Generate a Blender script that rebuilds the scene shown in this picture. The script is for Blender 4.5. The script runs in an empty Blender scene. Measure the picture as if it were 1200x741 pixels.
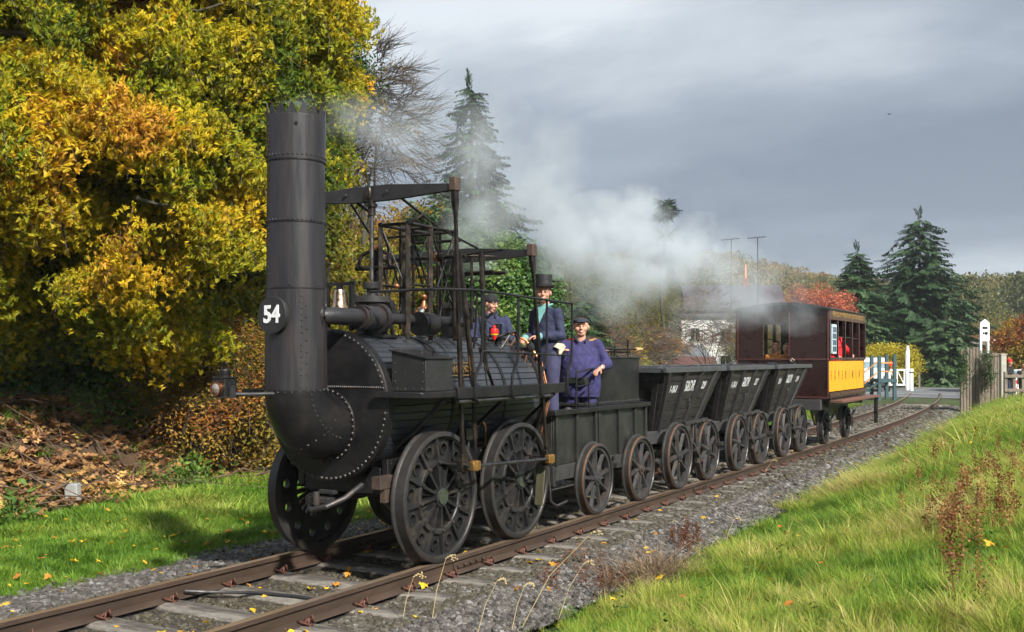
import bpy, math, random
import numpy as np
from math import sin, cos, pi, radians, sqrt, atan2
from mathutils import Vector, Matrix, Euler, noise as mn
random.seed(7); np.random.seed(7)
S = bpy.context.scene
COL = S.collection
# ------------------------------------------------------------------ camera
CAMX, CAMY, CAMZ, YAW = 6.185, 0.0, 1.92, radians(30.26)
cd = bpy.data.cameras.new('camera'); cam = bpy.data.objects.new('camera', cd); COL.objects.link(cam)
cd.sensor_width = 36; cd.lens = 36; cd.shift_y = 0.0396; cd.clip_start = .05; cd.clip_end = 3000
cam.location = (CAMX, CAMY, CAMZ); cam.rotation_euler = (pi/2, 0, YAW)
S.camera = cam
# ------------------------------------------------------------------ exposure
S.view_settings.view_transform = 'Standard'; S.view_settings.look = 'None'
S.view_settings.exposure = 1.10; S.view_settings.gamma = 1; S.view_settings.use_curve_mapping = False
cy = S.cycles
cy.use_denoising = True; cy.max_bounces = 6; cy.diffuse_bounces = 3; cy.glossy_bounces = 3
cy.transmission_bounces = 3; cy.transparent_max_bounces = 12; cy.volume_bounces = 2
cy.volume_step_rate = 1.0; cy.volume_max_steps = 64
cy.use_adaptive_sampling = True; cy.adaptive_threshold = 0.03
# ------------------------------------------------------------------ sun
SUN_DIR = Vector((.88, -.47, 0)).normalized(); SUN_EL = radians(38)
sl = bpy.data.lights.new('sun', 'SUN'); sl.energy = 3.6; sl.angle = radians(3); sl.color = (1, .95, .86)
so = bpy.data.objects.new('sun', sl); COL.objects.link(so)
tosun = Vector((SUN_DIR.x*cos(SUN_EL), SUN_DIR.y*cos(SUN_EL), sin(SUN_EL)))
so.rotation_euler = (-tosun).to_track_quat('-Z', 'Y').to_euler(); so.location = (30, -30, 40)
# ------------------------------------------------------------------ node helper
class NT:
    def __init__(s, tree): s.t = tree; s.n = tree.nodes; s.l = tree.links
    def new(s, ty, ins=None, **kw):
        n = s.n.new(ty)
        for k, v in kw.items(): setattr(n, k, v)
        for k, v in (ins or {}).items(): s.put(n.inputs[k], v)
        return n
    def put(s, sock, v):
        if isinstance(v, bpy.types.NodeSocket): s.l.new(v, sock)
        elif isinstance(v, bpy.types.Node): s.l.new(v.outputs[0], sock)
        else:
            if hasattr(sock.default_value, '__len__') and not isinstance(v, str):
                v = list(v)
                if len(sock.default_value) == 4 and len(v) == 3: v = v+[1]
            sock.default_value = v
    def math(s, op, a, b=0.0, c=0.0, clamp=False):
        n = s.n.new('ShaderNodeMath'); n.operation = op; n.use_clamp = clamp
        for i, v in enumerate((a, b, c)): s.put(n.inputs[i], v)
        return n.outputs[0]
    def vec(s, op, a, b=(0, 0, 0)):
        n = s.n.new('ShaderNodeVectorMath'); n.operation = op
        s.put(n.inputs[0], a); s.put(n.inputs[1], b)
        return n.outputs[1] if op in ('LENGTH', 'DISTANCE', 'DOT_PRODUCT') else n.outputs[0]
    def noise(s, vec, scale, detail=3, rough=.55, out=0):
        n = s.n.new('ShaderNodeTexNoise'); s.put(n.inputs['Vector'], vec)
        n.inputs['Scale'].default_value = scale; n.inputs['Detail'].default_value = detail; n.inputs['Roughness'].default_value = rough
        return n.outputs[out]
    def ramp(s, fac, stops, interp='LINEAR'):
        n = s.n.new('ShaderNodeValToRGB'); s.put(n.inputs[0], fac); e = n.color_ramp.elements; n.color_ramp.interpolation = interp
        while len(e) < len(stops): e.new(.5)
        for i, (p, c) in enumerate(stops):
            e[i].position = p; e[i].color = (list(c)+[1])[:4] if hasattr(c, '__len__') else (c, c, c, 1)
        return n.outputs[0]
    def mix(s, fac, a, b, mode='MIX'):
        n = s.n.new('ShaderNodeMix'); n.data_type = 'RGBA'; n.blend_type = mode
        s.put(n.inputs[0], fac); s.put(n.inputs[6], a); s.put(n.inputs[7], b)
        return n.outputs[2]
    def maprange(s, v, a, b, c=0., d=1.):
        n = s.n.new('ShaderNodeMapRange')
        for i, x in enumerate((v, a, b, c, d)): s.put(n.inputs[i], x)
        return n.outputs[0]
# ------------------------------------------------------------------ world: cloudy daylight sky
SKYOFF = (5.68, 4.22, 0)
W = bpy.data.worlds.new('World'); S.world = W; W.use_nodes = True
w = NT(W.node_tree); w.n.clear()
sky = w.new('ShaderNodeTexSky'); sky.sky_type = 'NISHITA'; sky.sun_disc = False
sky.sun_elevation = SUN_EL; sky.sun_rotation = atan2(tosun.x, tosun.y)
tc = w.new('ShaderNodeTexCoord')
sx = w.new('ShaderNodeSeparateXYZ', {0: tc.outputs['Generated']})
zz = w.math('MAXIMUM', sx.outputs[2], 0.0)
den = w.math('ADD', zz, .30)
px = w.math('DIVIDE', sx.outputs[0], den); py = w.math('DIVIDE', sx.outputs[1], den)
cp = w.new('ShaderNodeCombineXYZ', {0: px, 1: py})
cpr = w.new('ShaderNodeMapping', {0: cp.outputs[0]}); cpr.inputs['Rotation'].default_value = (0, 0, radians(-30))
cpr.inputs['Scale'].default_value = (.55, .95, 1); cpr.inputs['Location'].default_value = SKYOFF
n1 = w.noise(cpr.outputs[0], .85, 2, .4); n2 = w.noise(cpr.outputs[0], 2.6, 6, .56)
dens = w.math('ADD', w.math('MULTIPLY', n1, .66), w.math('MULTIPLY', n2, .34))
cloud = w.ramp(dens, [(.36, (.70, .735, .77)), (.43, (.46, .505, .56)), (.52, (.27, .315, .375)), (.62, (.175, .212, .27))])
skyc = w.vec('SCALE', sky.outputs[0]); skyc.node.inputs[3].default_value = .085
cover = w.ramp(dens, [(.30, .45), (.40, .97)])
tot = w.mix(cover, skyc, cloud)
bg = w.new('ShaderNodeBackground', {0: tot}); bg.inputs[1].default_value = .10
gain = w.vec('SCALE', tot); gain.node.inputs[3].default_value = 6.6
w.put(bg.inputs[0], gain)
wo = w.new('ShaderNodeOutputWorld', {0: bg.outputs[0]})
# ------------------------------------------------------------------ mesh builder
def frame(ax):
    ax = Vector(ax).normalized(); u = ax.orthogonal().normalized()
    if abs(ax.z) < .9: u = ax.cross(Vector((0, 0, 1))).normalized()
    else: u = Vector((1, 0, 0)) - ax*ax.x; u.normalize()
    return u, ax.cross(u)
class MB:
    def __init__(s): s.v = []; s.f = []; s.m = []; s.k = 0
    def add(s, vs, fs):
        o = len(s.v); s.v += [tuple(p) for p in vs]
        for f in fs: s.f.append(tuple(i+o for i in f)); s.m.append(s.k)
        return s
    def box(s, c, d, R=None):
        x, y, z = (k/2 for k in d); P = [Vector((a*x, b*y, e*z)) for e in (-1, 1) for b in (-1, 1) for a in (-1, 1)]
        if R: P = [R @ p for p in P]
        return s.add([Vector(c)+p for p in P], [(0, 2, 3, 1), (4, 5, 7, 6), (0, 1, 5, 4), (2, 6, 7, 3), (0, 4, 6, 2), (1, 3, 7, 5)])
    def bx(s, x0, x1, y0, y1, z0, z1): return s.box(((x0+x1)/2, (y0+y1)/2, (z0+z1)/2), (x1-x0, y1-y0, z1-z0))
    def bar(s, a, b, w_, h, up=(0, 0, 1)):
        a, b = Vector(a), Vector(b); d = (b-a); L = d.length; d.normalize(); u = d.cross(Vector(up))
        if u.length < 1e-4: u = d.orthogonal()
        u.normalize(); t = u.cross(d)
        R = Matrix((u, d, t)).transposed(); return s.box((a+b)/2, (w_, L, h), R)
    def loft(s, rings, caps=True, closed=True):
        n = len(rings[0]); V = [p for r in rings for p in r]; F = []
        for i in range(len(rings)-1):
            for j in range(n if closed else n-1):
                k = (j+1) % n; F.append((i*n+j, i*n+k, (i+1)*n+k, (i+1)*n+j))
        if caps: F.append(tuple(range(n-1, -1, -1))); F.append(tuple((len(rings)-1)*n+j for j in range(n)))
        return s.add(V, F)
    def cyl(s, a, b, r0, r1=None, n=12, caps=True):
        r1 = r0 if r1 is None else r1; a, b = Vector(a), Vector(b); u, v = frame(b-a)
        return s.loft([[c+(u*cos(t)+v*sin(t))*r for t in [2*pi*i/n for i in range(n)]] for c, r in ((a, r0), (b, r1))], caps)
    def tube(s, P, r, n=6, closed=False):
        P = [Vector(p) for p in P]; N = len(P); rs = r if hasattr(r, '__len__') else [r]*N
        R = []; u = None
        for i in range(N):
            if closed: t = P[(i+1) % N]-P[i-1]
            else: t = P[min(i+1, N-1)]-P[max(i-1, 0)]
            t.normalize()
            if u is None: u, v = frame(t)
            else:
                u = u-t*u.dot(t)
                if u.length < 1e-5: u, v = frame(t)
                u.normalize(); v = t.cross(u)
            R.append([P[i]+(u*cos(a)+v*sin(a))*rs[i] for a in [2*pi*k/n for k in range(n)]])
        if closed: R.append(R[0]); return s.loft(R, False)
        return s.loft(R)
    def lathe(s, prof, o, ax, n=24, caps=False):
        u, v = frame(ax); a = Vector(ax).normalized(); o = Vector(o)
        return s.loft([[o+a*h+(u*cos(t)+v*sin(t))*r for t in [2*pi*i/n for i in range(n)]] for r, h in prof], caps)
    def prism(s, poly, vec):
        n = len(poly); vec = Vector(vec); P = [Vector(p) for p in poly]
        return s.add(P+[p+vec for p in P], [tuple(range(n-1, -1, -1)), tuple(range(n, 2*n))]+[(i, (i+1) % n, n+(i+1) % n, n+i) for i in range(n)])
    def ball(s, c, r, n=8, m=6, R=None):
        c = Vector(c); r = Vector(r) if hasattr(r, '__len__') else Vector((r, r, r)); Rg = []
        for i in range(m+1):
            p = pi*i/m; q = max(sin(p), .02)
            ring = [Vector((r.x*q*cos(t), r.y*q*sin(t), -r.z*cos(p))) for t in [2*pi*k/n for k in range(n)]]
            Rg.append([c+(R @ x if R else x) for x in ring])
        return s.loft(Rg)
    def rivet(s, p, nrm, r=.012):
        p = Vector(p); u, v = frame(nrm); a = Vector(nrm).normalized()
        A = [p+(u*cos(t)+v*sin(t))*r for t in [2*pi*i/6 for i in range(6)]]
        B = [p+a*r*.6+(u*cos(t)+v*sin(t))*r*.62 for t in [2*pi*i/6 for i in range(6)]]
        return s.add(A+B, [(i, (i+1) % 6, 6+(i+1) % 6, 6+i) for i in range(6)]+[(6, 7, 8, 9, 10, 11)])
    def build(s, name, mat, parent=None, ang=35, bevel=0, **pr):
        me = bpy.data.meshes.new(name); me.from_pydata(s.v, [], s.f)
        for q in (mat if isinstance(mat, (list, tuple)) else [mat]): me.materials.append(q)
        if any(s.m): me.polygons.foreach_set('material_index', s.m)
        me.validate(); me.update()
        me.polygons.foreach_set('use_smooth', [True]*len(me.polygons)); me.set_sharp_from_angle(angle=radians(ang))
        return link(name, me, parent, bevel, **pr)
def wloc(o):
    p = Vector((0, 0, 0))
    while o: p = p+o.location; o = o.parent
    return p
LOCAL = False
def link(name, me, parent=None, bevel=0, **pr):
    o = bpy.data.objects.new(name, me); COL.objects.link(o)
    if parent:
        o.parent = parent; o.location = -wloc(parent)
    if bevel:
        b = o.modifiers.new('bevel', 'BEVEL'); b.width = bevel; b.segments = 2; b.limit_method = 'ANGLE'; b.angle_limit = radians(40)
    for k, v in pr.items(): o[k] = v
    return o
def thing(name, label, cat, loc=(0, 0, 0), group=None, **pr):
    o = bpy.data.objects.new(name, None); COL.objects.link(o); o.location = loc; o.empty_display_size = .1
    o['label'] = label; o['category'] = cat
    if group: o['group'] = group
    for k, v in pr.items(): o[k] = v
    return o
def tag(o, label=None, cat=None, group=None, kind=None):
    for k, v in (('label', label), ('category', cat), ('group', group), ('kind', kind)):
        if v: o[k] = v
    return o
def copy_tree(o, parent=None, off=None):
    c = o.copy(); COL.objects.link(c); c.parent = parent
    for ch in list(o.children): copy_tree(ch, c)
    return c
# ------------------------------------------------------------------ materials
MATS = {}
def mat(name, base, rough=.6, metal=0., var=.25, vscale=6., bump=.0, bscale=40., c2=None, c2f=.5, c2s=3., spec=.5, stretch=(1, 1, 1), emis=None, aniso=None, coords='Object'):
    """painted / metal / cloth surface: base colour broken up by two noises, patches of c2 (rust, dust, wear), noise in gloss, fine bump"""
    if name in MATS: return MATS[name]
    m = bpy.data.materials.new(name); m.use_nodes = True; t = NT(m.node_tree); t.n.clear()
    out = t.new('ShaderNodeOutputMaterial'); b = t.new('ShaderNodeBsdfPrincipled'); t.l.new(b.outputs[0], out.inputs[0])
    co = t.new('ShaderNodeTexCoord').outputs[coords]
    mp = t.new('ShaderNodeMapping', {0: co}); mp.inputs['Scale'].default_value = stretch; co = mp.outputs[0]
    a = t.noise(co, vscale, 5, .6)
    fac = t.maprange(a, .3, .7, 1-var, 1+var)
    col = t.vec('SCALE', tuple(base)+(0,) if False else base); t.put(col.node.inputs[3], fac)
    if c2 is not None:
        n = t.noise(co, c2s, 6, .65); f = t.ramp(n, [(.52-.1*c2f, 0), (.72-.14*c2f, 1)]); f = t.math('MULTIPLY', f, c2f)
        col = t.mix(f, col, c2)
    t.put(b.inputs['Base Color'], col)
    r = t.maprange(t.noise(co, vscale*2.3, 4), .3, .7, max(rough-.12, .05), min(rough+.12, 1)); t.put(b.inputs['Roughness'], r)
    b.inputs['Metallic'].default_value = metal; b.inputs['Specular IOR Level'].default_value = spec
    if bump:
        bn = t.new('ShaderNodeBump', {'Height': t.noise(co, bscale, 4, .6)}); bn.inputs['Strength'].default_value = min(bump, 1); bn.inputs['Distance'].default_value = .02
        t.l.new(bn.outputs[0], b.inputs['Normal'])
    if emis: b.inputs['Emission Color'].default_value = tuple(emis[0])+(1,); b.inputs['Emission Strength'].default_value = emis[1]
    MATS[name] = m; return m
IRON = mat('black_iron', (.009, .0087, .010), .40, var=.4, vscale=3, bump=.2, bscale=16, c2=(.034, .028, .025), c2f=.4, c2s=4, spec=.36)
CHIM = mat('chimney_iron', (.018, .0175, .0205), .40, var=.35, vscale=2.6, bump=.2, bscale=12, c2=(.050, .036, .032), c2f=.5, c2s=3, stretch=(2.6, 2.6, .28))
LAG = mat('lagging', (.030, .034, .042), .36, var=.3, vscale=2, bump=.2, bscale=14, stretch=(2, .3, 2), c2=(.075, .078, .085), c2f=.3, c2s=2.5)  # bluish tone puts the sky's sheen into the board colour
STEEL = mat('bright_steel', (.20, .19, .185), .34, metal=1., var=.25, vscale=8, bump=.05, c2=(.09, .06, .04), c2f=.5, c2s=9)
GREYIRON = mat('grey_iron', (.040, .039, .041), .45, metal=.3, var=.3, vscale=6, bump=.15, c2=(.09, .055, .035), c2f=.4, c2s=6)
OILROD = mat('oily_rod', (.026, .022, .020), .36, metal=.7, var=.4, vscale=7, c2=(.17, .12, .09), c2f=.4, c2s=9)
BROWN = mat('rusty_block', (.085, .055, .042), .6, metal=.2, var=.3, vscale=20)
BRASS = mat('brass', (.60, .36, .12), .3, metal=1., var=.2, vscale=12)
OBRASS = mat('old_brass', (.40, .22, .07), .4, metal=.75, var=.35, vscale=20)
COPPER = mat('copper', (.62, .27, .13), .36, metal=1., var=.3, vscale=12)
BELL = mat('bell_metal', (.66, .48, .34), .26, metal=1., var=.15, vscale=12)
WHITE = mat('white_paint', (.78, .79, .80), .5, var=.06, vscale=9)
WORN_WHITE = mat('worn_white_letter', (.60, .62, .62), .7, var=.3, vscale=30, c2=(.12, .12, .12), c2f=.6, c2s=22)
TYRE = mat('tyre_steel', (.036, .034, .034), .45, metal=.3, var=.25, vscale=10, c2=(.060, .040, .030), c2f=.4, c2s=7)
WHEELP = mat('wheel_paint', (.0115, .0115, .013), .48, var=.3, vscale=10, c2=(.10, .08, .06), c2f=.3, c2s=6)
WHEELG = mat('wagon_wheel_paint', (.034, .034, .037), .42, var=.3, vscale=10, c2=(.13, .08, .05), c2f=.35, c2s=6)
RUSTBAND = mat('rust_band', (.20, .105, .055), .6, metal=.3, var=.3, vscale=30)
HUBG = mat('hub_green', (.035, .045, .030), .55, var=.3, vscale=20)
WAGW = mat('wagon_black_wood', (.019, .018, .0175), .62, var=.3, vscale=4, bump=.3, bscale=20, stretch=(1, 1, 5), c2=(.062, .050, .042), c2f=.6)
TENDW = mat('tender_black_green', (.015, .016, .0145), .5, var=.3, vscale=4, bump=.2, c2=(.07, .065, .055), c2f=.3)
COAL = mat('coal', (.012, .012, .013), .35, var=.4, vscale=18, bump=1, bscale=22)
SOLEB = mat('solebar_grey', (.045, .044, .046), .65, var=.25, vscale=4, bump=.2)
SOOT_HOLE = mat('soot_and_hole_black', (.006, .006, .006), .95)
MAROON = mat('maroon_coach_paint', (.026, .011, .010), .32, var=.12, vscale=2)
MARLINE = mat('pale_maroon_line', (.085, .030, .026), .4, var=.1)
DKINT = mat('dark_interior', (.022, .017, .016), .8, var=.2)
YELL = mat('yellow_panel', (.82, .36, .010), .42, var=.12, vscale=4)
GOLDL = mat('gold_letter', (.42, .26, .08), .5, metal=.4, var=.3, vscale=30)
FRIEZE = mat('frieze_wood', (.075, .038, .02), .5, var=.3, vscale=8)
DKLET = mat('dark_letter', (.10, .035, .02), .6)
ROOFC = mat('coach_roof', (.030, .027, .030), .5, var=.2)
OLIVE = mat('olive_frame', (.10, .105, .030), .6, var=.3, vscale=3)
GLASS = mat('dusty_glass', (.25, .32, .38), .15, var=.1)
SKIN = mat('skin', (.56, .29, .20), .5, var=.10, vscale=14, bump=.05, c2=(.60, .22, .16), c2f=.35, c2s=12)
HAIRB = mat('brown_hair', (.05, .028, .015), .8, var=.4, vscale=40)
LIP = mat('lip', (.40, .12, .10), .5)
EYEW = mat('eye_white', (.6, .58, .56), .3)
EYED = mat('eye_dark', (.02, .02, .02), .3)
NAVY = mat('navy_jacket', (.022, .028, .068), .85, var=.3, vscale=9, bump=.5, bscale=22)
NAVY2 = mat('blue_overalls', (.030, .027, .105), .85, var=.3, vscale=9, bump=.5, bscale=20)
JEANS = mat('jean_blue', (.045, .045, .10), .9, var=.3, vscale=9, bump=.4, bscale=18)
BLACKC = mat('black_cloth', (.015, .015, .017), .9, var=.3, vscale=12, bump=.2)
HATM = mat('hat_black', (.018, .018, .020), .6, var=.2, vscale=20)
CAPM = mat('cap_navy', (.022, .028, .045), .9, var=.3, vscale=30)
TEALS = mat('teal_shirt', (.15, .36, .34), .8, var=.15, vscale=20, bump=.2)
RAG = mat('cream_rag', (.55, .50, .40), .95, var=.2, vscale=25, bump=.5)
REDC = mat('red_coat', (.72, .012, .02), .8, var=.15, vscale=9, bump=.3)
REDP = mat('red_plastic', (.80, .02, .02), .35)
LEATH = mat('tan_leather', (.36, .20, .08), .6, var=.3, vscale=9)
WOODP = mat('pale_wood', (.55, .33, .16), .7, var=.25, vscale=9)
TEAL = mat('teal_timber', (.035, .085, .095), .6, var=.2)
# ------------------------------------------------------------------ terrain
def sm(a, b, x):
    t = min(max((x-a)/(b-a), 0), 1) if a != b else float(x > a); return t*t*(3-2*t)
def cx(y): return 0 if y < 26 else (-.0022*(min(y, 60)-26)**2 - (max(y, 60)-60)*.15)
def bank(y): return -6.5-.20*min(max(y-9, 0), 8)-.36*min(max(y-17, 0), 26)
def gz(x, y, fine=True):
    l = x-cx(y); far = sm(43, 50, y)
    if l > 0:
        z = -.22-.12*sm(1.3, 1.95, l)
        near = .62*sm(2.2, 6.6, l); a = sm(11, 27, y)
        fr = .60*sm(2.1, 4.2, l)+.12*sm(3.2, 8, l)
        z += (near*(1-a)+fr*a)*(1-sm(42, 50, y))
        z = z*(1-far)-.085*far
    else:
        z = -.22-.10*sm(1.6, 2.5, -l)
        b = bank(y); road = sm(44, 50, y)*(1-sm(78, 86, y))
        z += (1.35*sm(b, b-3.0, l)+2.0*sm(b-4, b-40, l)*(1-sm(40, 60, y)))*(1-road*.95)
        z = z*(1-far)+(-.085+.5*max(z+.32, 0)*(1-road))*far
    r = y+.35*abs(x)
    h = sm(125, 330, r)*(9+11*sm(-40, -95, x)+1.5*sin(x*.03+1)) + sm(300, 900, r)*8
    h *= (1-.55*sm(-190, -330, x)*0)
    z += h+.5*sm(86, 120, r)
    if fine and y < 60: z += .05*mn.noise(Vector((x*.9, y*.9, 0)))*(1 if abs(l) > 2.2 else .15) + .03*mn.noise(Vector((x*3, y*3, 4)))*(1 if abs(l) > 2.4 else 0)
    return z
def axis_vals(lo, hi, fine_lo, fine_hi, st, gr=1.18):
    a = list(np.arange(fine_lo, fine_hi, st)); s = st
    while a[-1] < hi: s *= gr; a.append(a[-1]+s)
    s = st; b = []; q = fine_lo
    while q > lo: s *= gr; q -= s; b.append(q)
    return b[::-1]+a
GX = axis_vals(-1200, 1200, -16, 9, .3); GY = axis_vals(-60, 1800, -2, 50, .4)
V = []; zone = []
for y in GY:
    for x in GX:
        l = x-cx(y); z = gz(x, y)
        if -2.75 < l < 2.2 and y < 48: z -= .09
        V.append((x, y, z))
        if l < bank(y)-.2 and y < 44: c = (.085, .048, .024)
        elif y > 95: c = (.05, .055, .022)
        else: c = (.045, .068, .016)
        zone.append(c)
nx = len(GX)
F = [(j*nx+i, j*nx+i+1, (j+1)*nx+i+1, (j+1)*nx+i) for j in range(len(GY)-1) for i in range(nx-1)]
me = bpy.data.meshes.new('ground'); me.from_pydata(V, [], F)
ca = me.color_attributes.new('soil', 'FLOAT_COLOR', 'POINT'); ca.data.foreach_set('color', np.array([list(c)+[1] for c in zone], 'f').ravel())
gm = bpy.data.materials.new('earth_and_turf'); gm.use_nodes = True; t = NT(gm.node_tree); b = t.n['Principled BSDF']
at = t.new('ShaderNodeAttribute', attribute_name='soil'); co = t.new('ShaderNodeTexCoord').outputs['Object']
f = t.maprange(t.noise(co, 2.5, 8, .7), .3, .7, .55, 1.5); c = t.vec('SCALE', at.outputs[0]); t.put(c.node.inputs[3], f)
c = t.mix(t.ramp(t.noise(co, .6, 5), [(.5, 0), (.7, .6)]), c, (.06, .04, .02)); t.put(b.inputs['Base Color'], c); b.inputs['Roughness'].default_value = .95
bn = t.new('ShaderNodeBump', {'Height': t.noise(co, 22, 6, .7)}); bn.inputs['Distance'].default_value = .04; t.l.new(bn.outputs[0], b.inputs['Normal'])
me.materials.append(gm); me.polygons.foreach_set('use_smooth', [True]*len(me.polygons))
tag(link('ground', me), kind='structure')
# road over the level crossing
def strip(name, m, quads, n=24, dz=.0, kind='structure'):
    V = []; F = []
    for P in quads:
        o = len(V)
        for i in range(n+1):
            for j in range(9):
                u, v = i/n, j/8; a = Vector(P[0]).lerp(Vector(P[1]), u); b_ = Vector(P[3]).lerp(Vector(P[2]), u); p = a.lerp(b_, v)
                V.append((p.x, p.y, p.z+dz))
        F += [(o+i*9+j, o+(i+1)*9+j, o+(i+1)*9+j+1, o+i*9+j+1) for i in range(n) for j in range(8)]
    me = bpy.data.meshes.new(name); me.from_pydata(V, [], F); me.materials.append(m)
    return tag(link(name, me), kind=kind)
ASPH = mat('asphalt', (.135, .14, .15), .85, var=.25, vscale=1.2, bump=.4, bscale=60, c2=(.20, .20, .20), c2f=.5, c2s=.5)
strip('road', ASPH, [((-60, 56, -.07), (14, 52, -.07), (14, 68, -.07), (-60, 78, -.07))], n=40)
strip('road_marking', WORN_WHITE, [((-7.2, 58.6, -.064), (1.5, 58.1, -.064), (1.5, 58.3, -.064), (-7.2, 58.8, -.064)), ((-12, 70.2, -.064), (-2, 68.6, -.064), (-2, 68.8, -.064), (-12, 70.4, -.064))], n=4)
# ballast bed
BALM = mat('ballast_fines', (.038, .031, .027), .9, var=.5, vscale=28, bump=1, bscale=30, c2=(.035, .028, .024), c2f=.6, c2s=4)
V = []; F = []; ys = list(np.arange(-6, 52, .5)); ls = [-2.6, -2.3, -1.9, -1.5, -1.3, -.9, -.4, 0, .4, .9, 1.3, 1.5, 1.75, 2.05]
def bz(l, y=0):
    return -.195-.10*sm(1.45, 2.5, -l)-.13*sm(1.35, 2.05, l)+.012*mn.noise(Vector((l*5, y*5, 0)))
for y in ys:
    for l in ls: V.append((l+cx(y)+.08*mn.noise(Vector((y*.8, l, 3)))*(abs(l) > 1.8), y, bz(l, y)-.04*(l in (-2.6, 2.05))))
n = len(ls); F = [(j*n+i, j*n+i+1, (j+1)*n+i+1, (j+1)*n+i) for j in range(len(ys)-1) for i in range(n-1)]
me = bpy.data.meshes.new('ballast_bed'); me.from_pydata(V, [], F); me.materials.append(BALM); me.polygons.foreach_set('use_smooth', [True]*len(me.polygons))
tag(link('ballast_bed', me), kind='structure')
# ------------------------------------------------------------------ scatter by geometry nodes (instances of small meshes on points)
def scatter(name, P, rot, scl, tint, protos, parent=None, **pr):
    P = np.asarray(P, 'f'); N = len(P)
    me = bpy.data.meshes.new(name); me.vertices.add(N); me.vertices.foreach_set('co', P.ravel())
    me.attributes.new('rot', 'FLOAT_VECTOR', 'POINT').data.foreach_set('vector', np.asarray(rot, 'f').ravel())
    scl = np.asarray(scl, 'f'); scl = np.repeat(scl[:, None], 3, 1) if scl.ndim == 1 else scl
    me.attributes.new('scl', 'FLOAT_VECTOR', 'POINT').data.foreach_set('vector', scl.ravel())
    me.attributes.new('tint', 'FLOAT', 'POINT').data.foreach_set('value', np.asarray(tint, 'f'))
    uq = sorted(set(protos), key=lambda o: o.name); ix = np.array([uq.index(o) for o in protos])
    me.attributes.new('pick', 'INT', 'POINT').data.foreach_set('value', ix[np.random.randint(0, len(protos), N)].astype('i'))
    c = bpy.data.collections.new(name+'_kinds')
    for o in uq: c.objects.link(o)
    ng = bpy.data.node_groups.new(name, 'GeometryNodeTree')
    ng.interface.new_socket('Geometry', in_out='INPUT', socket_type='NodeSocketGeometry'); ng.interface.new_socket('Geometry', in_out='OUTPUT', socket_type='NodeSocketGeometry')
    N_ = ng.nodes; L = ng.links; gi = N_.new('NodeGroupInput'); go = N_.new('NodeGroupOutput')
    ci = N_.new('GeometryNodeCollectionInfo'); ci.inputs['Collection'].default_value = c; ci.inputs['Separate Children'].default_value = True; ci.inputs['Reset Children'].default_value = True
    ip = N_.new('GeometryNodeInstanceOnPoints'); ip.inputs['Pick Instance'].default_value = True
    def na(nm, ty):
        q = N_.new('GeometryNodeInputNamedAttribute'); q.data_type = ty; q.inputs[0].default_value = nm; return q.outputs[0]
    er = N_.new('FunctionNodeEulerToRotation'); L.new(na('rot', 'FLOAT_VECTOR'), er.inputs[0])
    L.new(gi.outputs[0], ip.inputs['Points']); L.new(ci.outputs[0], ip.inputs['Instance']); L.new(na('pick', 'INT'), ip.inputs['Instance Index'])
    L.new(er.outputs[0], ip.inputs['Rotation']); L.new(na('scl', 'FLOAT_VECTOR'), ip.inputs['Scale']); L.new(ip.outputs[0], go.inputs[0])
    o = link(name, me, parent, **pr)
    md = o.modifiers.new('scatter', 'NODES'); md.node_group = ng
    return o
def proto(name, V, F, m, smooth=False):
    me = bpy.data.meshes.new(name); me.from_pydata([tuple(v) for v in V], [], F); me.materials.append(m)
    if smooth: me.polygons.foreach_set('use_smooth', [True]*len(me.polygons))
    return bpy.data.objects.new(name, me)
def leafmat(name, stops, trans=.35, rough=.55, nz=.35, nscale=2.2, spec=.3, fine=9.):
    """tint (0..1, per instance) + position noise picks a colour from the ramp"""
    m = bpy.data.materials.new(name); m.use_nodes = True; t = NT(m.node_tree); b = t.n['Principled BSDF']; out = t.n['Material Output']
    a = t.new('ShaderNodeAttribute', attribute_type='INSTANCER', attribute_name='tint').outputs['Fac']
    p = t.new('ShaderNodeNewGeometry').outputs['Position']
    v = t.math('ADD', a, t.maprange(t.noise(p, nscale, 3), .3, .7, -nz*.5, nz*.5))
    v = t.math('ADD', v, t.maprange(t.noise(p, fine, 2), .3, .7, -nz*.45, nz*.45), clamp=True)
    c = t.ramp(v, stops); c2 = t.vec('SCALE', c); r = t.new('ShaderNodeObjectInfo').outputs['Random']; t.put(c2.node.inputs[3], t.maprange(r, 0, 1, .75, 1.25))
    t.put(b.inputs['Base Color'], c2); b.inputs['Roughness'].default_value = rough; b.inputs['Specular IOR Level'].default_value = spec
    tr = t.new('ShaderNodeBsdfTranslucent', {0: c2}); ms = t.new('ShaderNodeMixShader'); ms.inputs[0].default_value = trans
    t.l.new(b.outputs[0], ms.inputs[1]); t.l.new(tr.outputs[0], ms.inputs[2]); t.l.new(ms.outputs[0], out.inputs[0])
    return m
rnd = np.random.rand
def inview(x, y, z=0., m=120):
    dx, dy = x-CAMX, y-CAMY; Z = -dx*sin(YAW)+dy*cos(YAW); X = dx*cos(YAW)+dy*sin(YAW)
    Zs = np.maximum(Z, .3); u = 600+1200*X/Zs; v = 418-1200*(z-CAMZ)/Zs
    return (Z > .8) & (u > -m) & (u < 1200+m) & (v < 741+m*2.2) & (v > -m), Z
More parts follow.
